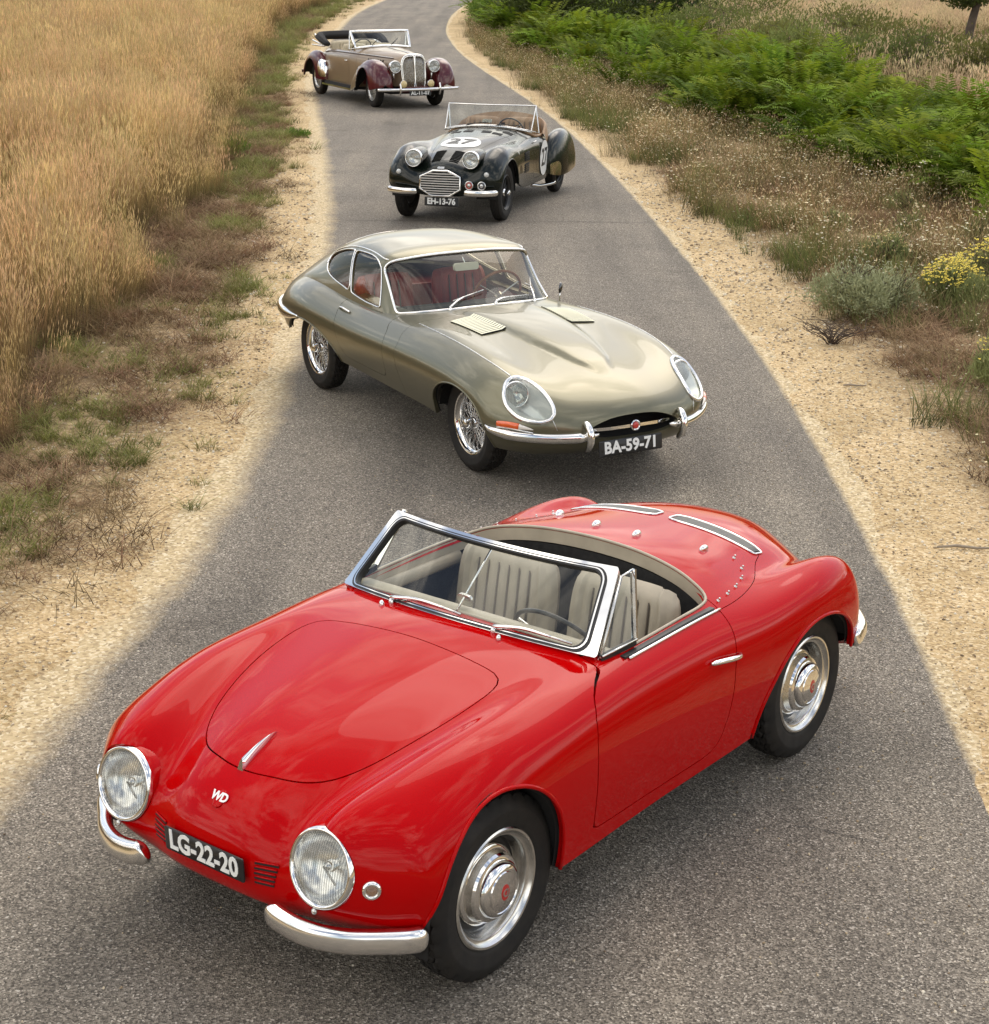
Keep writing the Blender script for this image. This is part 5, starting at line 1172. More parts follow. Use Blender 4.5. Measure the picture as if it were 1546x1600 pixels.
# cockpit
TAN = var(mat('tan_leather', (.29, .175, .09), .55), 9, .2, .08)
zt = [SC.down(x, y)[0].z for x, y in COCKG]; n = len(COCKG)
V, F = tube([(x, y, z+.008) for (x, y), z in zip(COCKG, zt)], .018, 6, True); mesh('cockpit_padding', V, F, TAN, grn)
V = [(x, y, z) for (x, y), z in zip(COCKG, zt)]+[(x, y*.97, z-.16) for (x, y), z in zip(COCKG, zt)]+[(x, y*.96, .30) for x, y in COCKG]
F = [(i, (i+1) % n, n+(i+1) % n, n+i) for i in range(n)]; mesh('cockpit_lining', V[:2*n], F, TAN, grn)
mesh('cockpit_tub', V[n:], F+[tuple(range(n, 2*n))], CARPET, grn)
for y in (.27, -.27): seat(grn, -2.18, y, .50, .42, 1.02, TAN, 5, name='seat')
P = smooth_path([(-1.95, .60, .84), (-2.22, .55, .96), (-2.40, .36, 1.03), (-2.46, 0, 1.06), (-2.40, -.36, 1.03), (-2.22, -.55, .96), (-1.95, -.60, .84)], 6); V = []; 
for p in P: V += [(p[0], p[1], p[2]-.18), (p[0]+.0, p[1], p[2]), (p[0]-.05, p[1]*1.04, p[2]-.015), (p[0]-.10, p[1]*1.06, p[2]-.15)]
mesh('rear_surround', V, [(i*4+j, i*4+j+1, i*4+j+5, i*4+j+4) for i in range(len(P)-1) for j in range(3)], TAN, grn)
steering(grn, (-1.70, .25, .90), (-.9, 0, .4), .165, STW, .010)
M = frame((-1.45, 0, 1.03), (-1, 0, 0)); V, F = slab(rounded(.13, .045, .02), .015); mesh('rear_view_mirror', xf(V, M), F, SATIN, grn, auto=40)
V, F = tube(smooth_path([(-1.75, .52, .20), (-1.9, .58, .17), (-2.15, .64, .16), (-2.35, .68, .16)], 4), .024, 10); mesh('exhaust_pipe', V, F, CHROME, grn)
V, F = tube([(-3.40, .56, .42), (-3.40, .64, .40), (-3.36, .70, .40)], .018, 6); mesh('rear_overrider', V, F, BLACKP, grn)
GR_, GS_, GH_, GD_ = wire_wheel_meshes(.2125, .045, 12, wsp=.004)
GT = tyre_mesh(.335, .14, .2125, 96, .007, 4, .3)
BLKP = mat('black_wheel_paint', (.012, .012, .012), .4)
for x, y in ((-.02, .60), (-2.66, .60)):
    for sg in (1, -1): wire_wheel(grn, x, y, .335, sg, GR_, GS_, GH_, GD_, GT, BLKP)
# ------------------------------------------------------------ two-tone pre-war drophead
MAROON = mat('maroon_paint', (.075, .005, .008), .28, 0, .6, .3)
SAND = mat('sand_paint', (.25, .178, .108), .36, .2, .5)
dlh = empty('drophead', (-1.822, 35.95, 0), R(-65.337), 'sand and maroon pre-war drophead with folded hood and tall chrome radiator, farthest on the road', 'car')
dn = [
 [(.40,0,.42),(.40,.09,.42),(.38,.18,.42),(.34,.26,.42),(.28,.32,.42),(.22,.36,.42),(.2,.37,.40)],
 [(.42,0,.75),(.41,.09,.75),(.39,.17,.75),(.33,.25,.75),(.26,.31,.74),(.20,.35,.70),(.18,.37,.45)],
 [(.36,0,.98),(.35,.09,.975),(.32,.17,.955),(.27,.25,.92),(.20,.31,.86),(.15,.35,.76),(.13,.37,.45)],
 [(.10,0,1.045),(.10,.11,1.04),(.08,.20,1.015),(.06,.29,.965),(.03,.355,.89),(0,.39,.77),(0,.40,.45)],
 [(-.3,0,1.07),(-.3,.14,1.065),(-.3,.26,1.04),(-.3,.37,.985),(-.3,.44,.90),(-.3,.47,.77),(-.3,.48,.42)],
 [(-.75,0,1.085),(-.75,.17,1.08),(-.75,.32,1.055),(-.75,.45,1.0),(-.75,.53,.91),(-.75,.57,.77),(-.75,.58,.35)],
 [(-1.2,0,1.10),(-1.2,.2,1.095),(-1.2,.38,1.075),(-1.2,.53,1.02),(-1.2,.62,.93),(-1.2,.66,.77),(-1.2,.67,.32)],
 [(-1.7,0,1.10),(-1.7,.22,1.095),(-1.7,.42,1.07),(-1.7,.58,1.015),(-1.7,.67,.93),(-1.7,.71,.77),(-1.7,.70,.31)],
 [(-2.3,0,1.10),(-2.3,.22,1.095),(-2.3,.42,1.07),(-2.3,.59,1.01),(-2.3,.68,.92),(-2.3,.72,.76),(-2.3,.70,.31)],
 [(-2.9,0,1.07),(-2.9,.22,1.065),(-2.9,.42,1.04),(-2.9,.57,.98),(-2.9,.66,.89),(-2.9,.70,.74),(-2.9,.68,.33)],
 [(-3.4,0,1.0),(-3.4,.20,.99),(-3.4,.38,.96),(-3.4,.52,.90),(-3.4,.60,.81),(-3.4,.64,.68),(-3.4,.62,.38)],
 [(-3.9,0,.82),(-3.9,.18,.81),(-3.9,.34,.78),(-3.9,.46,.73),(-3.9,.53,.66),(-3.9,.56,.57),(-3.9,.55,.42)],
 [(-4.25,0,.55),(-4.25,.15,.55),(-4.24,.28,.54),(-4.22,.38,.52),(-4.20,.44,.50),(-4.18,.47,.47),(-4.16,.47,.44)],
]
DG = surf(dn, 8, 8); dV, dF = full5(DG); SD = Surf(dV[:, :3], dF)
V, F = dV[:, :3], dF
COCKD = smooth_path(mir([(-1.33, 0), (-1.36, .35), (-1.45, .53), (-1.7, .60), (-2.3, .61), (-2.85, .58), (-3.1, .48), (-3.18, 0)]), 4, True)
V, F = clip(V, F, np.where(V[:, 2] > .6, -poly_sdf(V[:, :2], COCKD), -1))
f = V[:, 0]*-1-1.12+.0; V, F = cutout(V, F, f, .002, 'bonnet', SAND, dlh)
for sg in (1, -1):
    f = np.where(V[:, 1]*sg > .4, poly_sdf(V[:, [0, 2]], [(-1.42, 1.3), (-1.42, .42), (-1.48, .36), (-2.55, .36), (-2.62, .44), (-2.66, 1.3)]), 1.); V, F = cutout(V, F, f, .003, 'door', SAND, dlh)
panel('body', V, F, SAND, dlh, .02)
shell(dV[:, :3], dF, .03, DARK, dlh, lambda V: np.where(V[:, 2] > .55, -poly_sdf(V[:, :2], COCKD)+.004, -1))
mesh('underbody', *box(-1.7, 0, .33, 4.0, .90, .12), DARK, dlh, smooth=False)
for sg in (1, -1):
    # front wing: open shell over the wheel, long tail down to the sill
    st = dense([(.555, .66, .03, .44, .47, .85), (.545, .66, .10, .42, .53, .78), (.52, .66, .15, .41, .63, .75), (.47, .67, .20, .40, .74, .75), (.36, .68, .225, .37, .86, .75), (.18, .69, .235, .40, .925, .75), (-.05, .695, .235, .42, .935, .75), (-.30, .695, .23, .42, .88, .75), (-.55, .70, .215, .34, .74, .75), (-.78, .71, .18, .28, .56, .78), (-.98, .71, .12, .27, .40, .8), (-1.08, .71, .06, .27, .30, .9)], 5)
    V, F = loft([(a, sg*b, c, d, e, g) for a, b, c, d, e, g in st], 16); V = np.array(V)
    hole = np.where(V[:, 1]*sg > .62, (1-np.hypot((V[:, 0]+.06)/.37, (V[:, 2]-.36)/.42))*.37, -1.)
    low = np.where(V[:, 0] > -.42, .44-V[:, 2], -1.)
    V, F = clip(V, F, np.maximum(hole, -1)); 
    tail = np.where((V[:, 1]*sg > .80), V[:, 0]+.30-.25*(V[:, 2]-.4)*0, 1.)
    tV, tF = clip(V, F, np.where(V[:, 1]*sg > .72, V[:, 0]+.33+.45*(V[:, 2]-.55), 1.)); panel('front_wing', V, F, MAROON, dlh, .012)
    nn = vnorm(tV, tF); sgn = np.sign((nn[:, 1]*sg).mean()); mesh('wing_flash', tV+nn*.004*sgn, tF, SAND, dlh)
    for lp in loops(tF):
        P = (tV+nn*.005*sgn)[lp]; Vt, Ft = tube(P[::2], .008, 5, True); mesh('flash_bead', Vt, Ft, SATIN, dlh)
    V, F = loft([(a, sg*(b-.0), c*.93, d, e-.02, g) for a, b, c, d, e, g in st], 12); V = np.array(V); V, F = clip(V, F, np.where(V[:, 1]*sg > .60, (1-np.hypot((V[:, 0]+.06)/.36, (V[:, 2]-.36)/.41))*.3, -1.)); mesh('wing_lining', V, F, DARK, dlh)
    V, F = loft([(a, sg*.56, .13, .42, min(.80, .50+.9*max(0, .55-abs(a+.1))), .9) for a in np.linspace(.42, -.6, 10)], 10); mesh('inner_wing', V, F, MAROON, dlh)
    # rear wing
    st = dense([(-2.70, .68, .03, .36, .52, .85), (-2.76, .70, .12, .35, .70, .8), (-2.95, .715, .155, .36, .86, .78), (-3.2, .72, .165, .38, .925, .75), (-3.5, .72, .165, .39, .90, .75), (-3.8, .71, .155, .38, .77, .78), (-4.0, .70, .12, .36, .60, .8), (-4.1, .69, .05, .38, .46, .9)], 5)
    V, F = loft([(a, sg*b, c, d, e, g) for a, b, c, d, e, g in st], 16); V = np.array(V); rwV, rwF = V, F
    V, F = clip(V, F, np.where(V[:, 1]*sg > .70, (1-np.hypot((V[:, 0]+3.38)/.40, (V[:, 2]-.36)/.40))*.37, -1.)); panel('rear_wing', V, F, MAROON, dlh, .012)
    V, F = loft([(a, sg*b, c*.93, d, e-.02, g) for a, b, c, d, e, g in st], 12); V = np.array(V); V, F = clip(V, F, np.where(V[:, 1]*sg > .66, (1-np.hypot((V[:, 0]+3.38)/.39, (V[:, 2]-.36)/.39))*.3, -1.)); mesh('wing_lining', V, F, DARK, dlh)
    guard(None, rwV, rwF, sg, [(-2.71, .40), (-2.71, .60), (-2.78, .74), (-2.88, .78), (-2.93, .70), (-2.92, .55), (-2.86, .42)], dlh)
    V, F = tube([(-.95, sg*.80, .28), (-2.72, sg*.80, .28)], 1, sect=[(.035, -.018), (.035, .018), (-.035, .018), (-.035, -.018)], up=(0, 0, 1)); rbd = mesh('running_board', V, F, CHROME, dlh, smooth=False)
    mesh('sill', *box(-1.85, sg*.73, .30, 1.75, .10, .08), DARK, dlh, smooth=False)
    # side strip along the waist
    P = []
    for x, z in smooth_path([(.10, .945), (-.5, .955), (-1.2, .965), (-1.9, .962), (-2.6, .945), (-3.0, .90)], 5):
        h, n_ = SD.side(x, z, sg); P.append(h+n_*.002)
    V, F = tube(P, .012, 6); mesh('waist_moulding', V, F, mat('dark_brown_trim', (.05, .02, .012), .35, coat=.6), dlh)
    V, F = tube([p+Vector((0, sg*.006, .016)) for p in P], .006, 5); mesh('chrome_strip', V, F, CHROME, dlh)
    for k in range(7):
        h, n_ = SD.side(-.18-.085*k, .86, sg); M = frame(h+n_*.002, n_); V, F = slab(rounded(.03, .10, .012), .008, .004); mesh('bonnet_vent', xf(V, M @ Matrix.Rotation(R(18*sg), 4, 'Z')), F, DARK, dlh, auto=40)
    h, n_ = SD.side(-1.52, .82, sg); V, F = tube([tuple(h+n_*.02+Vector((.05, 0, 0))), tuple(h+n_*.03+Vector((-.06, 0, 0)))], .012, 6); mesh('door_handle', V, F, CHROME, dlh)
    # lamps
    V = []; 
    for t in [k/10 for k in range(11)]:
        r = .115*math.sqrt(max(.01, 1-t**2)); V += [(.46-.24*t, sg*.415+r*math.cos(2*math.pi*k/18), .81+r*math.sin(2*math.pi*k/18)) for k in range(18)]
    mesh('lamp_shell', V, [(i*18+k, i*18+(k+1) % 18, (i+1)*18+(k+1) % 18, (i+1)*18+k) for i in range(10) for k in range(18)], CHROME, dlh)
    headlight(dlh, (.47, sg*.415, .81), (1, 0, 0), .122, .104, .03, .06)
    V, F = tube([(.36, sg*.415, .72), (.36, sg*.40, .55)], .02, 8); mesh('lamp_post', V, F, CHROME, dlh)
    V = []
    for t in [k/8 for k in range(9)]:
        r = .075*math.sqrt(max(.01, 1-t**2)); V += [(.62-.12*t, sg*.29+r*math.cos(2*math.pi*k/16), .485+r*math.sin(2*math.pi*k/16)) for k in range(16)]
    fl = mesh('fog_lamp', V, [(i*16+k, i*16+(k+1) % 16, (i+1)*16+(k+1) % 16, (i+1)*16+k) for i in range(8) for k in range(16)], CHROME, dlh)
    V, F = lathe([(.072, 0), (.06, .018), (.03, .026), (0, .028)], 20); mesh('lens', xf(V, frame((.62, sg*.29, .485), (1, 0, 0))), F, mat('yellow_lens', (.62, .48, .22), .15, coat=.8), fl)
    V, F = lathe([(.076, -.012), (.080, .0), (.072, .010)], 24); mesh('bezel', xf(V, frame((.62, sg*.29, .485), (1, 0, 0))), F, CHROME, fl)
    V, F = tube([(.60, sg*.29, .41), (.62, sg*.29, .37)], .014, 6); mesh('post', V, F, CHROME, fl)
    V, F = tube(smooth_path([(.74, sg*.42, .29), (.775, sg*.42, .34), (.785, sg*.42, .40), (.77, sg*.42, .47), (.75, sg*.42, .50)], 4), .017, 8); mesh('overrider', V, F, CHROME, dlh)
    V, F = tube([(.35, sg*.42, .34), (.76, sg*.42, .38)], .02, 6); mesh('bumper_iron', V, F, BLACKP, dlh)
V, F = tube(smooth_path([(.66, -.86, .388), (.74, -.5, .388), (.765, 0, .388), (.74, .5, .388), (.66, .86, .388)], 8), 1, sect=[(.012, -.028), (.016, 0), (.012, .028), (-.012, .028), (-.012, -.028)], up=(0, 0, 1)); mesh('front_bumper', V, F, CHROME, dlh)
plate(dlh, frame((.72, .015, .315), (1, 0, .12)), .46, .10, 'AL-11-07', .098, .004, .98, spacing=1.08)
mesh('front_apron', *box(.50, 0, .38, .22, .62, .10), MAROON, dlh, smooth=False)
# radiator: twin arched halves
def rad(y0, y1):
    o = [(y0, .41), (y1, .41), (y1+.012*(1 if y1 > 0 else -1)*0, .80)]
    return o
for sg in (1, -1):
    ol = [(.012, .42), (.21, .42), (.232, .60), (.238, .78), (.225, .90), (.185, .975), (.12, 1.005), (.05, 1.005), (.012, .985)]
    ol = smooth_path(ol, 3, True); gx_ = lambda z: .505-.10*max(0, z-.55)
    V, F = tube([(gx_(z)-.12*(y/.24)**2*.5, sg*y, z) for y, z in ol], .012, 6, True); rf = mesh('radiator_grille', V, F, CHROME, dlh)
    V = [(gx_(z)-.02-.06*(y/.24)**2, sg*y, z) for y, z in ol]; mesh('core', V, [tuple(range(len(V)))], mat('radiator_bronze', (.16, .115, .06), .5, .5), rf, smooth=False)
    for k in range(9):
        y = .03+.2*k/9; zt_ = float(np.interp(y, [.012, .05, .12, .185, .225, .238], [.985, 1.0, 1.0, .97, .90, .80])); zb = .425
        V, F = tube([(gx_(z)-.012-.06*(y/.24)**2, sg*y, z) for z in np.linspace(zb, zt_, 6)], .0045, 5); mesh('bar', V, F, SATIN, rf)
V = [(gx_(z)-.02-.06*(abs(y)/.25)**2, y, z) for y, z in smooth_path([(.235, .42), (.25, .62), (.255, .80), (.238, .92), (.19, 1.0), (.11, 1.03), (0, 1.035), (-.11, 1.03), (-.19, 1.0), (-.238, .92), (-.255, .80), (-.25, .62), (-.235, .42)], 3)]
V2, F2 = tube(V, .018, 6); mesh('radiator_shell', V2, F2, CHROME, dlh)
V, F = tube([(.47, 0, 1.03), (.36, 0, 1.055), (.0, 0, 1.062), (-1.0, 0, 1.105)], .008, 6); mesh('bonnet_hinge', V, F, CHROME, dlh)
# windscreen
def wd(s, t):
    b = np.array((-1.15-.12*s*s, .60*s, 1.115-.045*s*s)); a = np.array((-1.42-.05*s*s, .63*s, 1.395)); return b+(a-b)*t
lp = [(s, 0) for s in np.linspace(-1, 1, 13)]+[(1, t) for t in (.33, .66)]+[(s, 1) for s in np.linspace(1, -1, 9)]+[(-1, t) for t in (.66, .33)]
V, F = tube([wd(s, t) for s, t in lp], .030, 8, True); wf = mesh('windscreen_frame', V, F, CHROME, dlh)
V = [tuple(wd(-1+2*i/12, j/4)) for j in range(5) for i in range(13)]; mesh('windscreen_glass', V, [(j*13+i, j*13+i+1, (j+1)*13+i+1, (j+1)*13+i) for j in range(4) for i in range(12)], GLASS, wf)
for s in (-.45, .25): V, F = tube([wd(s, .08)+np.array((.03, 0, .01)), wd(s+.28, .45)+np.array((.03, 0, .02))], .009, 5); mesh('wiper', V, F, BLACKP, dlh)
for sg in (1, -1): V, F = tube([wd(sg*1.0, 0)+np.array((-.02, 0, 0)), wd(sg*1.0, 0)+np.array((-.32, sg*.02, -.03)), wd(sg*1.0, .98)+np.array((-.05, 0, 0))], .010, 6); q = mesh('quarter_light', V, F, CHROME, dlh); mesh('pane', [wd(sg*1.0, 0)+np.array((-.02, 0, 0)), wd(sg*1.0, 0)+np.array((-.32, sg*.02, -.03)), wd(sg*1.0, .98)+np.array((-.05, 0, 0))], [(0, 1, 2)], GLASS, q, smooth=False)
# cabin
CREAML = var(mat('cream_leather', (.50, .42, .28), .5), 9, .2, .08)
zt = [SD.down(x, y)[0].z for x, y in COCKD]; n = len(COCKD)
V = [(x, y, z) for (x, y), z in zip(COCKD, zt)]+[(x, y*.97, .40) for x, y in COCKD]
mesh('cabin_tub', V, [(i, (i+1) % n, n+(i+1) % n, n+i) for i in range(n)]+[tuple(range(n, 2*n))], CREAML, dlh)
for y in (.29, -.29): seat(dlh, -2.15, y, .54, .50, 1.12, CREAML, 6, name='seat')
seat(dlh, -2.95, 0, 1.10, .55, 1.14, CREAML, 12, name='rear_seat')
V, F = tube(smooth_path([(-1.50, -.56, 1.02), (-1.38, 0, 1.06), (-1.50, .56, 1.02)], 6), .05, 8); mesh('dashboard', V, F, mat('walnut', (.12, .05, .02), .3), dlh)
steering(dlh, (-1.72, -.29, 1.06), (-.85, 0, .5), .20, STW, .012)
# folded hood: a fat bundle of cloth with irons
BCL = var(mat('black_mohair', (.012, .011, .011), .85), 14, .4, .05, .6, bump_scale=60, dist=.02)
hp = smooth_path([(-2.78, -.66, 1.07), (-3.15, -.68, 1.17), (-3.38, -.60, 1.215), (-3.44, -.3, 1.225), (-3.45, 0, 1.225), (-3.44, .3, 1.225), (-3.38, .60, 1.215), (-3.15, .68, 1.17), (-2.78, .66, 1.07)], 6)
V, F = tube(hp, [.05+.055*math.sin(math.pi*k/48)**.5 for k in range(49)], sect=[(1.1*math.cos(t)+.08*math.cos(5*t), .85*math.sin(t)+.08*math.sin(7*t)) for t in [2*math.pi*k/20 for k in range(20)]], up=(0, 0, 1)); hd = mesh('folded_hood', V, F, BCL, dlh)
for sg in (1, -1):
    mb = MB()
    for a, b in (((-2.98, 1.02), (-3.50, 1.25)), ((-3.0, 1.02), (-3.66, 1.12)), ((-3.05, 1.02), (-3.68, 1.02))): mb.add(*tube([(a[0], sg*.66, a[1]), (b[0], sg*.70, b[1])], .016, 6))
    mb.build('hood_iron', CHROME, hd)
V, F = tube([(-4.15, -.80, .44), (-4.28, -.4, .44), (-4.3, 0, .44), (-4.28, .4, .44), (-4.15, .80, .44)], 1, sect=[(.012, -.03), (.012, .03), (-.012, .03), (-.012, -.03)], up=(0, 0, 1)); mesh('rear_bumper', V, F, CHROME, dlh, smooth=False)
DR_, DS_, DH_, DD_ = wire_wheel_meshes(.232, .05, 16, wsp=.0028)
DT = tyre_mesh(.362, .155, .232, 96, .007, 4, .3)
for x in (-.06, -3.36):
    for sg in (1, -1): wire_wheel(dlh, x, .645, .362, sg, DR_, DS_, DH_, DD_, DT, SATIN)
# ------------------------------------------------------------ vegetation
NR = np.random.RandomState(11)
def blades(n, spread, h, w, lean, seg=3, hvar=.3, curl=.35, seed=0, wtop=.15, common=(0, 0)):
    """n grass blades as tapering ribbons: returns V, Q and height attribute"""
    r = np.random.RandomState(seed); V = []; Q = []; H = []
    for i in range(n):
        a = r.rand()*6.283; d = spread*math.sqrt(r.rand()); x0, y0 = d*math.cos(a), d*math.sin(a)
        hh = h*(1+hvar*(r.rand()*2-1)); la = r.rand()*6.283; ln = lean*(.3+r.rand()); fx, fy = math.cos(la)*ln+common[0], math.sin(la)*ln+common[1]
        wa = r.rand()*3.1416; wx, wy = math.cos(wa)*w/2, math.sin(wa)*w/2; k = len(V)
        for s in range(seg+1):
            t = s/seg; b = t+curl*t*t; q = (1-t)*(1-wtop)+wtop
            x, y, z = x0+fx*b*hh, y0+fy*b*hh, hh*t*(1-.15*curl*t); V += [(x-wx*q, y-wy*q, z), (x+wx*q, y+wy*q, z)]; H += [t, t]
        for s in range(seg): Q.append((k+2*s, k+2*s+1, k+2*s+3, k+2*s+2))
    return V, Q, H
def heads(V, Q, H, nb, seg, w, l, seed=0, n=1, val=1.5):
    """seed heads on blade tips"""
    r = np.random.RandomState(seed); per = 2*(seg+1)
    for i in range(nb):
        tip = np.array(V[i*per+2*seg])*.5+np.array(V[i*per+2*seg+1])*.5; pr = np.array(V[i*per+2*seg-2])*.5+np.array(V[i*per+2*seg-1])*.5
        d = tip-pr; d /= max(1e-6, np.linalg.norm(d)); a = r.rand()*3.14; s = np.array((math.cos(a), math.sin(a), 0))*w
        for q in range(n):
            k = len(V); c = tip-d*l*.25; V += [tuple(c), tuple(c+d*l*.5+s), tuple(c+d*l), tuple(c+d*l*.5-s)]; H += [val]*4; Q.append((k, k+1, k+2, k+3)); s = np.array((-s[1], s[0], 0))
SRC = {}
def source(col, name, V, Q, H, m):
    o = np_mesh(name, V, Q, m, None, {'h': H}, smooth=False); COL.objects.unlink(o); col.objects.link(o)
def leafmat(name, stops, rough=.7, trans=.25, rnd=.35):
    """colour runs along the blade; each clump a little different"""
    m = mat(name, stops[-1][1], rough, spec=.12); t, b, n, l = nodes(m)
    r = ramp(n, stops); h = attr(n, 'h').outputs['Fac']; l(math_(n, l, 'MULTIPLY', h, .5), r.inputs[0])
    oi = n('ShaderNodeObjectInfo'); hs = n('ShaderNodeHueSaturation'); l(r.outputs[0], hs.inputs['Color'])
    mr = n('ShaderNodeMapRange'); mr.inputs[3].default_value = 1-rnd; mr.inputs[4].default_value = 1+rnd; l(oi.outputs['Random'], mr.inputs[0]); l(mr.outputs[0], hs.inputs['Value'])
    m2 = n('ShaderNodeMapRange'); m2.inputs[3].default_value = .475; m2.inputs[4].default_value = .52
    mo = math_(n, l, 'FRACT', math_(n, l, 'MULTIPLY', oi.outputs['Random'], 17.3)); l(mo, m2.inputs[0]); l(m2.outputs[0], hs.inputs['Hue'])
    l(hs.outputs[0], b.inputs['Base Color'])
    tr = n('ShaderNodeBsdfTranslucent'); l(hs.outputs[0], tr.inputs[0]); mx = n('ShaderNodeMixShader'); mx.inputs[0].default_value = trans
    o = next(x for x in t.nodes if x.type == 'OUTPUT_MATERIAL'); l(b.outputs[0], mx.inputs[1]); l(tr.outputs[0], mx.inputs[2]); l(mx.outputs[0], o.inputs[0])
    return m
def scatter(name, col, P, scale, rot, idx, label, cat):
    """one object of many plants: instances of the clumps of a collection on points"""
    me = bpy.data.meshes.new(name); P = np.asarray(P, np.float32); me.vertices.add(len(P)); me.vertices.foreach_set('co', P.ravel())
    a = me.attributes.new('scl', 'FLOAT_VECTOR', 'POINT'); a.data.foreach_set('vector', np.asarray(scale, np.float32).ravel())
    a = me.attributes.new('rot', 'FLOAT_VECTOR', 'POINT'); a.data.foreach_set('vector', np.asarray(rot, np.float32).ravel())
    a = me.attributes.new('idx', 'INT', 'POINT'); a.data.foreach_set('value', np.asarray(idx, np.int32).ravel())
    o = bpy.data.objects.new(name, me); COL.objects.link(o)
    g = bpy.data.node_groups.new(name, 'GeometryNodeTree'); g.interface.new_socket('Geometry', in_out='INPUT', socket_type='NodeSocketGeometry'); g.interface.new_socket('Geometry', in_out='OUTPUT', socket_type='NodeSocketGeometry')
    n = g.nodes.new; l = g.links.new; gi = n('NodeGroupInput'); go = n('NodeGroupOutput'); ip = n('GeometryNodeInstanceOnPoints'); ci = n('GeometryNodeCollectionInfo')
    ci.inputs[0].default_value = col; ci.inputs['Separate Children'].default_value = True; ci.inputs['Reset Children'].default_value = True
    def na(nm, ty): x = n('GeometryNodeInputNamedAttribute'); x.data_type = ty; x.inputs[0].default_value = nm; return next(s for s in x.outputs if s.enabled and s.name == 'Attribute')
    l(gi.outputs[0], ip.inputs['Points']); l(ci.outputs[0], ip.inputs['Instance']); ip.inputs['Pick Instance'].default_value = True
    l(na('idx', 'INT'), ip.inputs['Instance Index']); l(na('rot', 'FLOAT_VECTOR'), ip.inputs['Rotation']); l(na('scl', 'FLOAT_VECTOR'), ip.inputs['Scale']); l(ip.outputs[0], go.inputs[0])
    md = o.modifiers.new('plants', 'NODES'); md.node_group = g
    tag(o, label, cat, kind='stuff'); return o
def gheight(x, y):
    L_ = ROADL(y)-x; R_ = x-ROADR(y); d = np.maximum(L_, R_); return gz(x, y, d, 1)
def spread_pts(n, x0, x1, y0, y1, dens, seed):
    """random points thinned by a density function 0..1"""
    r = np.random.RandomState(seed); x = x0+(x1-x0)*r.rand(n); y = y0+(y1-y0)*r.rand(n); k = r.rand(n) < dens(x, y); return x[k], y[k]
def place(name, col, ncl, xs_, ys_, s0, s1, label, cat, seed, tilt=.1, zoff=-.01, sfun=None):
    r = np.random.RandomState(seed); n = len(xs_); s = s0+(s1-s0)*r.rand(n)
    if sfun is not None: s = s*sfun(xs_, ys_)
    P = np.stack([xs_, ys_, gheight(xs_, ys_)+zoff], -1); rot = np.stack([(r.rand(n)-.5)*tilt*2, (r.rand(n)-.5)*tilt*2, r.rand(n)*6.283], -1)
    return scatter(name, col, P, np.stack([s, s, s*(.85+.3*r.rand(n))], -1), rot, r.randint(0, ncl, n), label, cat)
FR = lambda y: .30*y+2.5       # half width of the view at distance y, with a margin
# tall dry meadow grass, left
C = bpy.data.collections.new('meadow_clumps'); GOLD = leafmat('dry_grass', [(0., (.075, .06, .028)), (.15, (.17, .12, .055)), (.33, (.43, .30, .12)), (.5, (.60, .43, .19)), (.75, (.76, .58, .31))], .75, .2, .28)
for k in range(6):
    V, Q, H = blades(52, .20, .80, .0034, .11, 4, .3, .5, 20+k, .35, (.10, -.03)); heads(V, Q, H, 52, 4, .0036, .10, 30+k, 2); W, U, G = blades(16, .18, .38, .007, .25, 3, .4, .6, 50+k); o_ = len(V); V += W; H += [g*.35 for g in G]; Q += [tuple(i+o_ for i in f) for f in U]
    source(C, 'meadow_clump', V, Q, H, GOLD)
def dm(x, y):
    edge = TALLL(y)-x+.8*(vnoise(x, y, .7, 21)-.5); base = sst(-.05, .35, edge)*(x > -FR(y)); return base*np.clip(1.0*np.minimum(1, (22/np.maximum(y, 8))**1.15), 0, 1)*(.45+.55*sst(.3, .5, vnoise(x, y, 1.6, 22)))
x, y = spread_pts(72000, -36, -2.6, 5, 116, dm, 5)
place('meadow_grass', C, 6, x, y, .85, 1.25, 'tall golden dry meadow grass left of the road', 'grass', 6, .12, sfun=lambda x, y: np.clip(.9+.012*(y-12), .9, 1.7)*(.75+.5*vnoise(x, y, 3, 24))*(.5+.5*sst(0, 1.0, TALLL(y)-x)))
# pale dry grass behind the bracken, right
C2 = bpy.data.collections.new('pale_clumps'); PALE = leafmat('pale_dry_grass', [(0., (.10, .07, .035)), (.25, (.33, .24, .12)), (.5, (.58, .445, .25)), (.75, (.74, .60, .38))], .8, .2, .2)
for k in range(3):
    V, Q, H = blades(30, .3, .85, .007, .16, 3, .3, .5, 70+k, .4); heads(V, Q, H, 30, 3, .011, .14, 75+k, 2); source(C2, 'pale_clump', V, Q, H, PALE)
dp = lambda x, y: sst(-.3, 1.5, x-FERN1(y)+1.5*(vnoise(x, y, 3, 31)-.5))*(x < FR(y))*np.minimum(1, (38/np.maximum(y, 8))**1.2)
x, y = spread_pts(26000, 6, 36, 26, 118, dp, 7)
place('pale_grass', C2, 3, x, y, .5, .95, 'pale dry grass beyond the green bracken', 'grass', 8, .12, sfun=lambda x, y: np.where((x > 11.5) & (y < 60), .45, 1.))
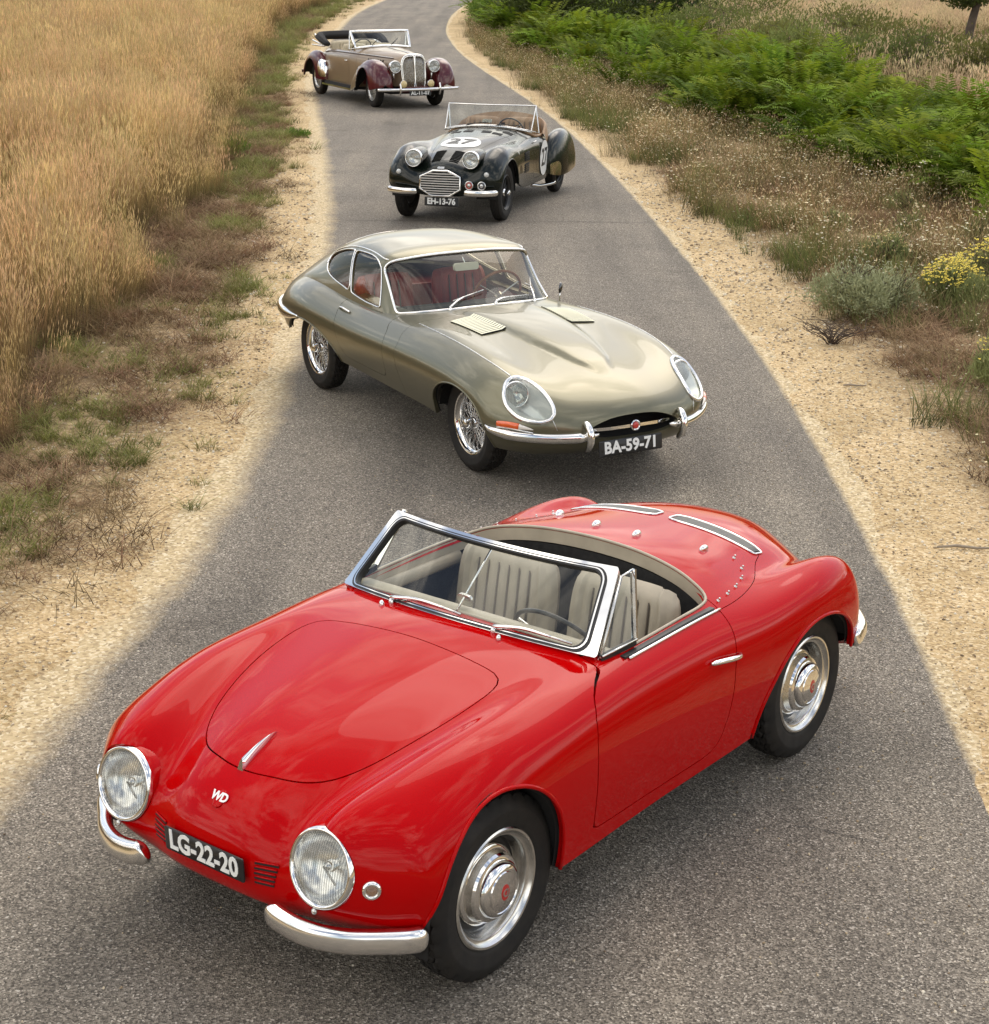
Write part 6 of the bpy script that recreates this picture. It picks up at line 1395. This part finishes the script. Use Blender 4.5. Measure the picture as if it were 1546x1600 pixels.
# low weeds of the left verge
C3 = bpy.data.collections.new('weed_clumps'); WEED = leafmat('verge_weeds', [(0., (.10, .09, .035)), (.25, (.19, .20, .055)), (.5, (.30, .31, .11))], .7, .25, .4)
for k in range(4):
    V, Q, H = blades(34, .10, .13, .008, .7, 3, .5, .8, 90+k, .2); source(C3, 'weed_clump', V, Q, H, WEED)
C4 = bpy.data.collections.new('litter_clumps'); LITT = leafmat('dead_stalks', [(0., (.08, .05, .03)), (.25, (.20, .125, .065)), (.5, (.36, .25, .14))], .8, .15, .4)
for k in range(4):
    V, Q, H = blades(40, .16, .11, .006, 1.3, 3, .6, .9, 110+k, .3); source(C4, 'litter_clump', V, Q, H, LITT)
def vl(x, y): return (sst(-.02, .3, SANDL(y)-x+.5*(vnoise(x, y, .5, 41)-.5))+.16*sst(-.42, -.05, SANDL(y)-x+.5*(vnoise(x, y, .3, 43)-.5)))*(1-.75*sst(.1, .9, TALLL(y)-x))*(x > -FR(y)-1)
dw = lambda x, y: vl(x, y)*sst(.40, .75, vnoise(x, y, .75, 42))*.8*np.minimum(1, (26/np.maximum(y, 8))**1.1)
x, y = spread_pts(80000, -12, -1.8, 5, 95, dw, 9); place('verge_weeds', C3, 4, x, y, .3, .95, 'low green weeds along the sandy left verge', 'weeds', 10, .2, sfun=lambda x, y: 1+.02*np.clip(y-12, 0, 60))
dl_ = lambda x, y: vl(x, y)*sst(.35, .6, 1-vnoise(x, y, .75, 42))*.55*np.minimum(1, (20/np.maximum(y, 8))**1.2)
x, y = spread_pts(60000, -10, -1.8, 5, 80, dl_, 12); place('verge_litter', C4, 4, x, y, .5, 1.3, 'brown dead stalks between the weeds on the left verge', 'dry litter', 13, .25)
# rust-brown flowering grasses on the right verge
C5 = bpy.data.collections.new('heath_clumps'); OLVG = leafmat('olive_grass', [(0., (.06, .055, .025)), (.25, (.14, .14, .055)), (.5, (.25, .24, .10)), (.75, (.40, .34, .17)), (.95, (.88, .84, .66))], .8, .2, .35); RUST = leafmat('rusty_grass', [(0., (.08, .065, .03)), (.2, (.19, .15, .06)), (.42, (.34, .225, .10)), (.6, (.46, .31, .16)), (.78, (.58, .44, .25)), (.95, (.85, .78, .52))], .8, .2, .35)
for k in range(6):
    V, Q, H = blades(26, .19, .30, .0036, .38, 3, .5, .5, 130+k, .35); heads(V, Q, H, 26, 3, .0042, .032, 135+k, 1, 1.5)
    r = np.random.RandomState(200+k)
    for q in range(7):                              # small pale flower heads
        i = r.randint(0, 26)*8+6; c = np.array(V[i]); s_ = .013; kk = len(V); V += [tuple(c+np.array(p)*s_) for p in ((1, 0, .3), (0, 1, .3), (-1, 0, .3), (0, -1, .3))]; H += [1.95]*4; Q.append((kk, kk+1, kk+2, kk+3))
    source(C5, 'heath_clump', V, Q, H, RUST if k < 4 else OLVG)
def dh(x, y):
    a = x-SANDR(y)+.9*(vnoise(x, y, .6, 51)-.5); far = sst(13.5, 19, y)
    return sst(.0, .5, a)*(1-sst(.4, 1.4, x-FERN0(y)))*(x < FR(y)+1)*(.05+.95*far)*(.12+.75*sst(.36, .66, vnoise(x, y, .9, 52)))*np.minimum(1, (26/np.maximum(y, 8))**1.1)
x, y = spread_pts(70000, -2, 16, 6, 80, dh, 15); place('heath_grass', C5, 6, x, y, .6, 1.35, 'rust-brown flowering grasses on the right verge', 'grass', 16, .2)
C6 = bpy.data.collections.new('green_clumps'); GRN2 = leafmat('green_grass', [(0., (.06, .06, .025)), (.25, (.13, .155, .045)), (.5, (.24, .255, .09))], .7, .25, .35)
for k in range(4):
    V, Q, H = blades(30, .12, .26, .006, .35, 3, .5, .6, 150+k, .25); source(C6, 'green_clump', V, Q, H, GRN2)
def dg(x, y):
    a = x-SANDR(y); return sst(-.1, .25, a)*(1-sst(.3, 1.1, a-1.4*vnoise(x, y, 2.1, 56)))*(x < FR(y)+1)*sst(.42, .62, vnoise(x, y, .8, 55))*np.minimum(1, (26/np.maximum(y, 8)))*(.35+.65*sst(14, 18, y))
x, y = spread_pts(50000, -3, 14, 6, 85, dg, 17); place('verge_grass', C6, 4, x, y, .45, 1.3, 'green grass tufts edging the gravel right of the road', 'grass', 18, .2)
x, y = spread_pts(40000, 2, 12, 6, 26, lambda x, y: sst(.1, .6, x-SANDR(y))*sst(.42, .58, vnoise(x, y, .9, 58))*(x < FR(y)+1)*.35, 19); place('right_litter', C4, 4, x, y, .5, 1.2, 'brown dead stalks lying on the sand right of the road', 'dry litter', 20, .25)
# bracken
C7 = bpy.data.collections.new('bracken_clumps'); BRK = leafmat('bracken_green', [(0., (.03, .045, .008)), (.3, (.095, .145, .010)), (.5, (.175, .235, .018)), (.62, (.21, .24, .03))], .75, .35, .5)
def frond(V, Q, H, base, az, l, rise, droop, npair=13, wid=.24, val=(.3, 1.), r=None):
    c, s = math.cos(az), math.sin(az); P = []
    for i in range(npair+2):
        t = i/(npair+1); u = l*t; P.append((base[0]+c*u*(1-.25*rise), base[1]+s*u*(1-.25*rise), base[2]+rise*l*t-droop*l*t*t))
    for i in range(npair):
        t = (i+2)/(npair+2); p = np.array(P[i+1]); w_ = wid*l*math.sin(math.pi*min(1, .16+.84*(1-t)))**.9*(.85+.3*r.rand()); a = np.array(P[i+2])-np.array(P[i]); a /= np.linalg.norm(a)
        for sg in (1, -1):
            sd_ = np.array((-s*sg, c*sg, -.18+.2*r.rand())); tip = p+sd_*w_+a*w_*.45; m1 = p+(sd_*w_+a*w_*.45)*.5
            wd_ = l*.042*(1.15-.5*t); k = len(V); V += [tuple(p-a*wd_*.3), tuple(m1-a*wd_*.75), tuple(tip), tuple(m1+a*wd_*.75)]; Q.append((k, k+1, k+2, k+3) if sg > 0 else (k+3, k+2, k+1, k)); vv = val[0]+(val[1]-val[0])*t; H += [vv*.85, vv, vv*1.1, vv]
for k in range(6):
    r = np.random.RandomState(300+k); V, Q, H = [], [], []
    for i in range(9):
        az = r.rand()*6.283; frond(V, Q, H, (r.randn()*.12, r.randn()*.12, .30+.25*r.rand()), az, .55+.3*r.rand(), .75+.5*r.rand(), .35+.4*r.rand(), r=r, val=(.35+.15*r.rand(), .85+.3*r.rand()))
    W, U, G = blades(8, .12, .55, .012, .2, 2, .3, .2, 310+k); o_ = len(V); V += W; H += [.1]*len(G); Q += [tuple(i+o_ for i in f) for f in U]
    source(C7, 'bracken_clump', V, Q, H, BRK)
def db(x, y):
    a = x-FERN0(y)+1.2*(vnoise(x, y, 1.4, 61)-.5); b = FERN1(y)-x+2*(vnoise(x, y, 2.5, 62)-.5); gaps = sst(.25, .42, vnoise(x, y, 3.2, 63))
    return sst(0, .3, a)*sst(0, .8, b)*(.12+.88*gaps)*(x < FR(y)+1)*np.minimum(1, (34/np.maximum(y, 8))**1.2)
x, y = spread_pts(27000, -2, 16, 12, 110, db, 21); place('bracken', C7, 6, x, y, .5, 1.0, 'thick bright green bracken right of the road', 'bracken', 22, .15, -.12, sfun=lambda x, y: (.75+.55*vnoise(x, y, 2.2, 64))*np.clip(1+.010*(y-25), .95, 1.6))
# gravel
C8 = bpy.data.collections.new('pebbles'); PEB = mat('pebble', (.45, .38, .28), .85, spec=.3); t, b, n, l = nodes(PEB); oi = n('ShaderNodeObjectInfo'); rp = ramp(n, [(0., (.16, .115, .075)), (.3, (.36, .275, .17)), (.7, (.50, .41, .28)), (1., (.70, .64, .52))]); l(oi.outputs['Random'], rp.inputs[0]); l(rp.outputs[0], b.inputs['Base Color'])
for k in range(4):
    r = np.random.RandomState(400+k); V = []; Q = []
    for i in range(4):
        for j in range(6):
            th = math.pi*(i+.5)/4; ph = 2*math.pi*j/6; q = .5*(.75+.5*r.rand()); V.append((q*math.sin(th)*math.cos(ph), q*math.sin(th)*math.sin(ph), .62*q*math.cos(th)))
    for i in range(3):
        for j in range(6): Q.append((i*6+j, (i+1)*6+j, (i+1)*6+(j+1) % 6, i*6+(j+1) % 6))
    Q += [(0, 1, 2, 3), (0, 3, 4, 5), (18, 21, 20, 19), (18, 23, 22, 21)]; source(C8, 'pebble', V, Q, [0]*24, PEB)
def dgv(x, y):
    a = np.where(x < 0, ROADL(y)-x, x-ROADR(y)); return sst(np.where(x < 0, -.34, -.26), np.where(x < 0, .02, .14), a+.3*(vnoise(x, y, .6, 71)-.5))*(1-sst(.9, 1.9, a))*np.minimum(1, (11/np.maximum(y, 5))**1.6)*np.where(x < 0, .8, 1.)
x, y = spread_pts(150000, -5.5, 6, 4.5, 26, dgv, 23); r = np.random.RandomState(24); n = len(x); s = .007+.019*r.rand(n)**2.5; s = s*np.clip(y/11, .8, 1.8)
scatter('gravel', C8, np.stack([x, y, gheight(x, y)+.001], -1), np.stack([s, s, s], -1), np.stack([r.rand(n)*.8, r.rand(n)*.8, r.rand(n)*6.28], -1), r.randint(0, 4, n), 'pale loose gravel along both edges of the road', 'gravel')
x, y = spread_pts(15000, -2.2, 2.4, 4.2, 14, lambda x, y: .10+.9*sst(.2, 1.6, x-.3)*sst(16, 5, y), 25); n = len(x); s = .003+.010*r.rand(n)**3
scatter('road_chippings', C8, np.stack([x, y, np.full(n, .001)], -1), np.stack([s, s, s], -1), np.stack([r.rand(n), r.rand(n), r.rand(n)*6.28], -1), r.randint(0, 4, n), 'loose pale chippings strewn on the asphalt', 'gravel')
# ------------------------------------------------------------ single shrubs, tufts and the tree
BARK = var(mat('bark', (.10, .075, .055), .9), 6, .4, 0, .6, bump_scale=25, dist=.02)
TWIG = var(mat('dead_twig', (.07, .048, .034), .9), 20, .3, 0)
def foliage(n, seed, r, h, leaf, aspect=3., up=.5, shape=1., hollow=.35, lobes=1):
    """leaf-sized faces spread through an uneven crown"""
    q = np.random.RandomState(seed); cs = [(0, 0, 0, 1.)]+[(q.randn()*r*.5, q.randn()*r*.5, q.rand()*h*.2, .5+.4*q.rand()) for _ in range(lobes)]
    V = []; Q = []; H = []
    ci = q.randint(0, len(cs), n)
    for i in range(n):
        cx, cy, cz, sc = cs[ci[i]]; d = q.randn(3); d /= np.linalg.norm(d); rad = (hollow+(1-hollow)*q.rand())**.6; rad *= .72+.28*math.sin(3*math.atan2(d[1], d[0])+ci[i])*math.sin(5*d[2]+ci[i])+.12*q.rand()
        p = np.array((cx+d[0]*r*sc*rad, cy+d[1]*r*sc*rad, cz+h*sc*(.5+.5*d[2]*rad)))
        a = d*(1-up)+np.array((0, 0, up))+q.randn(3)*.45; a /= np.linalg.norm(a); b = np.cross(a, q.randn(3)); b /= np.linalg.norm(b); l_ = leaf*(.6+.8*q.rand()); w_ = l_/aspect
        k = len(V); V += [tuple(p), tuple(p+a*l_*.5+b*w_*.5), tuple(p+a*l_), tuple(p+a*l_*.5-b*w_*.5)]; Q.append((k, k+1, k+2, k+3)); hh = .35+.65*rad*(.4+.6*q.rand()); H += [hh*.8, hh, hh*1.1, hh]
    return V, Q, H
def stems(n, seed, r, h, th, fork=2, bend=.3):
    q = np.random.RandomState(seed); mb = MB()
    for i in range(n):
        a = q.rand()*6.283; e = (.2+.8*q.rand())*r; tip = np.array((e*math.cos(a), e*math.sin(a), h*(.55+.4*q.rand()))); mid = tip*np.array((.35, .35, .5))+q.randn(3)*.03*r
        P = smooth_path([(q.randn()*.02, q.randn()*.02, -.02), mid, tip], 3); mb.add(*tube(P, [th*(1-.75*k/6) for k in range(7)], 4))
        for f in range(fork):
            s = mid+(tip-mid)*q.rand(); t2 = s+np.array((q.randn()*.3*r, q.randn()*.3*r, h*.25*q.rand()+.02)); mb.add(*tube([s, (s+t2)/2+q.randn(3)*.02*r, t2], [th*.5, th*.4, th*.15], 4))
    return mb
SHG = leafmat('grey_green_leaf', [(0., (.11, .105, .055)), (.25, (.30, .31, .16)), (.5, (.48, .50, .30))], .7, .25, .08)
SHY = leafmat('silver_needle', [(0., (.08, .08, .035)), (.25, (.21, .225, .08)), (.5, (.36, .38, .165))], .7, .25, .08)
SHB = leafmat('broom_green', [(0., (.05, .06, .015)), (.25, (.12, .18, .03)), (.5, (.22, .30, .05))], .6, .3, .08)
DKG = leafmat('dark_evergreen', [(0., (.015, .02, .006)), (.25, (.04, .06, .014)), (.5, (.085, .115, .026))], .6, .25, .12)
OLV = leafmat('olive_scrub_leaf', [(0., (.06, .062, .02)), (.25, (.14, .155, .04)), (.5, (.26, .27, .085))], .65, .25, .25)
YEL = mat('yellow_flower', (.66, .52, .07), .8); PALEF = mat('pale_flower', (.62, .60, .45), .7)
def flowers(n, seed, r, h, s, top=.8):
    q = np.random.RandomState(seed); V = []; Q = []
    for i in range(n):
        a = q.rand()*6.283; e = r*math.sqrt(q.rand())*1.02; z = h*(top+(1-top)*q.rand())*(1-.35*(e/r)**2)+.02; x0, y0 = e*math.cos(a), e*math.sin(a)
        for j in range(3):
            x, y, zz = x0+q.randn()*s*.9, y0+q.randn()*s*.9, z+q.randn()*s*.4; k = len(V); V += [(x+s, y, zz), (x, y+s, zz+.003), (x-s, y, zz), (x, y-s, zz-.003), (x, y, zz+s*.7)]; Q += [(k, k+1, k+4), (k+1, k+2, k+4), (k+2, k+3, k+4), (k+3, k, k+4)]
    return V, Q
def shrub(name, x, y, r, h, seed, m, nleaf, leaf, label, cat='shrub', nst=40, th=.005, flow=None, group=None, up=.5, aspect=3.5, lobes=3, fork=2, stemm=None):
    z = float(gheight(np.array(x), np.array(y))); o = empty(name, (x, y, z-.01), seed*1.3, label, cat, group)
    stems(nst, seed, r*.8, h*.9, th, fork).build('stems', stemm or TWIG, o, smooth=False)
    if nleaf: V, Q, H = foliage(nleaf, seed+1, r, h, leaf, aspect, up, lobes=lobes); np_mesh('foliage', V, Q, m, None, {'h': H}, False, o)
    if nleaf and h < .7:
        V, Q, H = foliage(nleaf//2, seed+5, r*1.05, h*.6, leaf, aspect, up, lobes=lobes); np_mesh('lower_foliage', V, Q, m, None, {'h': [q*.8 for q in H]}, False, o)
    if flow: V, Q = flowers(flow[0], seed+2, r*.95, h*1.02, flow[1]); np_mesh('flower_heads', V, np.array(Q), flow[2], 'stuff', None, False, o)
    return o
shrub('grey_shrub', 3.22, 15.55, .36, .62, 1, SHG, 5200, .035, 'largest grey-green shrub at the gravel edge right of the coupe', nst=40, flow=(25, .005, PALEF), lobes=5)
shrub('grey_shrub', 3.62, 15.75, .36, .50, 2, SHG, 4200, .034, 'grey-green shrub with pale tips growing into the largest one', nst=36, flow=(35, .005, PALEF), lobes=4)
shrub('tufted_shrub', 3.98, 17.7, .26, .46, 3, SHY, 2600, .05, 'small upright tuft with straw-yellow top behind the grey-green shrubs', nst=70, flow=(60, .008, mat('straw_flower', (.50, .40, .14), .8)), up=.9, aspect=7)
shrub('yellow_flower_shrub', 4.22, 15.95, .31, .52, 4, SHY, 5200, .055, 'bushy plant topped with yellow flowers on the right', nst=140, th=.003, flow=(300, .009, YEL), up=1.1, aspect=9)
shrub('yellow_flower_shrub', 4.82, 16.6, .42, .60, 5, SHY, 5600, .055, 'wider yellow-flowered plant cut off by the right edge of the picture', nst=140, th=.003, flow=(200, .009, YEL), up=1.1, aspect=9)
shrub('green_needle_shrub', 3.82, 12.75, .30, .52, 6, SHY, 5200, .05, 'green needle-leaved shrub low at the right edge of the picture', nst=120, th=.003, flow=(40, .008, YEL), up=1.0, aspect=8)
shrub('dead_bush', 2.86, 14.5, .40, .22, 7, None, 0, 0, 'bare dark twiggy bush on the gravel in front of the grey-green shrubs', 'dead bush', nst=26, th=.006, fork=4)
shrub('broom_tuft', -4.10, 27.4, .26, .34, 8, SHB, 1800, .06, 'bright green rounded tuft at the foot of the tall grass', 'tuft', nst=30, up=.9, aspect=6)
shrub('weed_tuft', -3.42, 30.2, .22, .16, 9, SHB, 700, .06, 'flat green tuft on the left sand beside the green racing car', 'tuft', nst=12, up=.5, aspect=5)
for i, (x, y, r_, h_) in enumerate(((3.9, 20.2, .16, .34), (4.6, 19.6, .20, .42), (5.4, 19.4, .22, .40), (3.55, 19.3, .15, .30), (5.0, 21.4, .2, .4))):
    shrub('heath_tuft', x, y, r_, h_, 20+i, SHY, 900, .05, ('green tuft behind the largest grey-green shrub', 'green tuft in the rust-brown grass, second from the right edge', 'rightmost green tuft in the rust-brown grass', 'smallest green tuft, nearest the gravel in the rust-brown grass', 'farthest green tuft, just below the bracken')[i], 'tuft', nst=24, up=1., aspect=7, group='green tufts in the rust-brown grass')
for i, (x, y, r_, h_) in enumerate(((6.9, 47, 1.2, 1.5), (7.6, 44, 1.3, 1.5), (8.4, 42.5, 1.1, 1.4), (9.3, 40, 1.2, 1.6), (10.2, 38.5, 1.1, 1.5), (8.2, 49, 1.5, 1.6), (9.6, 50, 1.6, 1.6), (6.6, 54, 1.5, 1.7), (10.4, 44, 1.4, 1.4), (8.2, 60, 1.9, 2.0), (10.6, 56, 1.6, 1.6))):
    shrub('scrub_bush', x, y, r_, h_, 40+i, OLV, 3400, .11, 'olive-green scrub bush standing behind the bracken', 'bush', nst=24, th=.012, aspect=3, group='scrub bushes behind the bracken', lobes=4)
shrub('dark_shrub', 1.9, 60, 2.1, 2.6, 60, DKG, 8000, .14, 'big dark evergreen shrub by the far bend, left of the bracken', 'shrub', nst=30, th=.03, aspect=2.5, lobes=5)
shrub('dark_shrub', 5.2, 62, 1.6, 2.1, 61, DKG, 4200, .14, 'smaller dark evergreen shrub behind the bracken at the top of the picture', 'shrub', nst=24, th=.03, aspect=2.5, lobes=4)
shrub('gorse_bush', .1, 66, 1.2, 1.7, 62, SHB, 2600, .10, 'yellowish green bush at the far bend of the road', 'shrub', nst=24, th=.02, aspect=3, lobes=3)
# small oak
z = float(gheight(np.array(14.1), np.array(54.))); tr = empty('oak_tree', (14.1, 54, z-.05), 0, 'young tree with leaning bare trunk in the dry grass at top right', 'tree')
P = smooth_path([(0, 0, 0), (.06, 0, .7), (.22, 0, 1.5), (.36, .05, 2.4), (.38, .1, 3.4), (.5, .1, 4.4)], 4); V, F = tube(P, [.15-.10*k/20 for k in range(21)], 9); tk = mesh('trunk', V, F, BARK, tr)
lb = MB(); q = np.random.RandomState(9)
for k in range(12):
    b0 = np.array(P[8+k]); a = q.rand()*6.283; e = b0+np.array((math.cos(a)*(.9+.6*q.rand()), math.sin(a)*(.9+.6*q.rand()), .1+.6*q.rand())); lb.add(*tube(smooth_path([b0, (b0+e)/2+np.array((0, 0, .12)), e], 3), [.05-.006*j for j in range(7)], 5))
lb.build('limbs', BARK, tr)
V, Q, H = [], [], []
for k in range(16):
    W, U, G = foliage(420, 500+k, .62, .6, .10, 2.2, .3, lobes=1); c = np.array((.35+q.randn()*.85, q.randn()*.85, 1.15+2.9*q.rand())) if k > 4 else np.array((-.7+.35*k, .2*q.randn(), 1.25+.3*q.rand())); o_ = len(V); V += [tuple(np.array(v)+c) for v in W]; H += G; Q += [tuple(i+o_ for i in f) for f in U]
np_mesh('crown', V, Q, DKG, None, {'h': H}, False, tr)
# fallen twigs on the gravel
for (x, y), lab, s in (((2.66, 9.25), 'grey fallen twig on the gravel beside the red roadster', 1.), ((2.75, 13.0), 'short dark twig on the gravel near the bare bush', .45)):
    z = float(gheight(np.array(x), np.array(y))); V, F = tube([(x-.16*s, y+.02, z+.012), (x-.05*s, y+.03*s, z+.018), (x+.06*s, y, z+.014), (x+.22*s, y+.01, z+.012)], [.006, .009, .008, .004], 6); tag(mesh('fallen_twig', V, F, mat('grey_twig', (.28, .23, .17), .9), None), lab, 'twig')
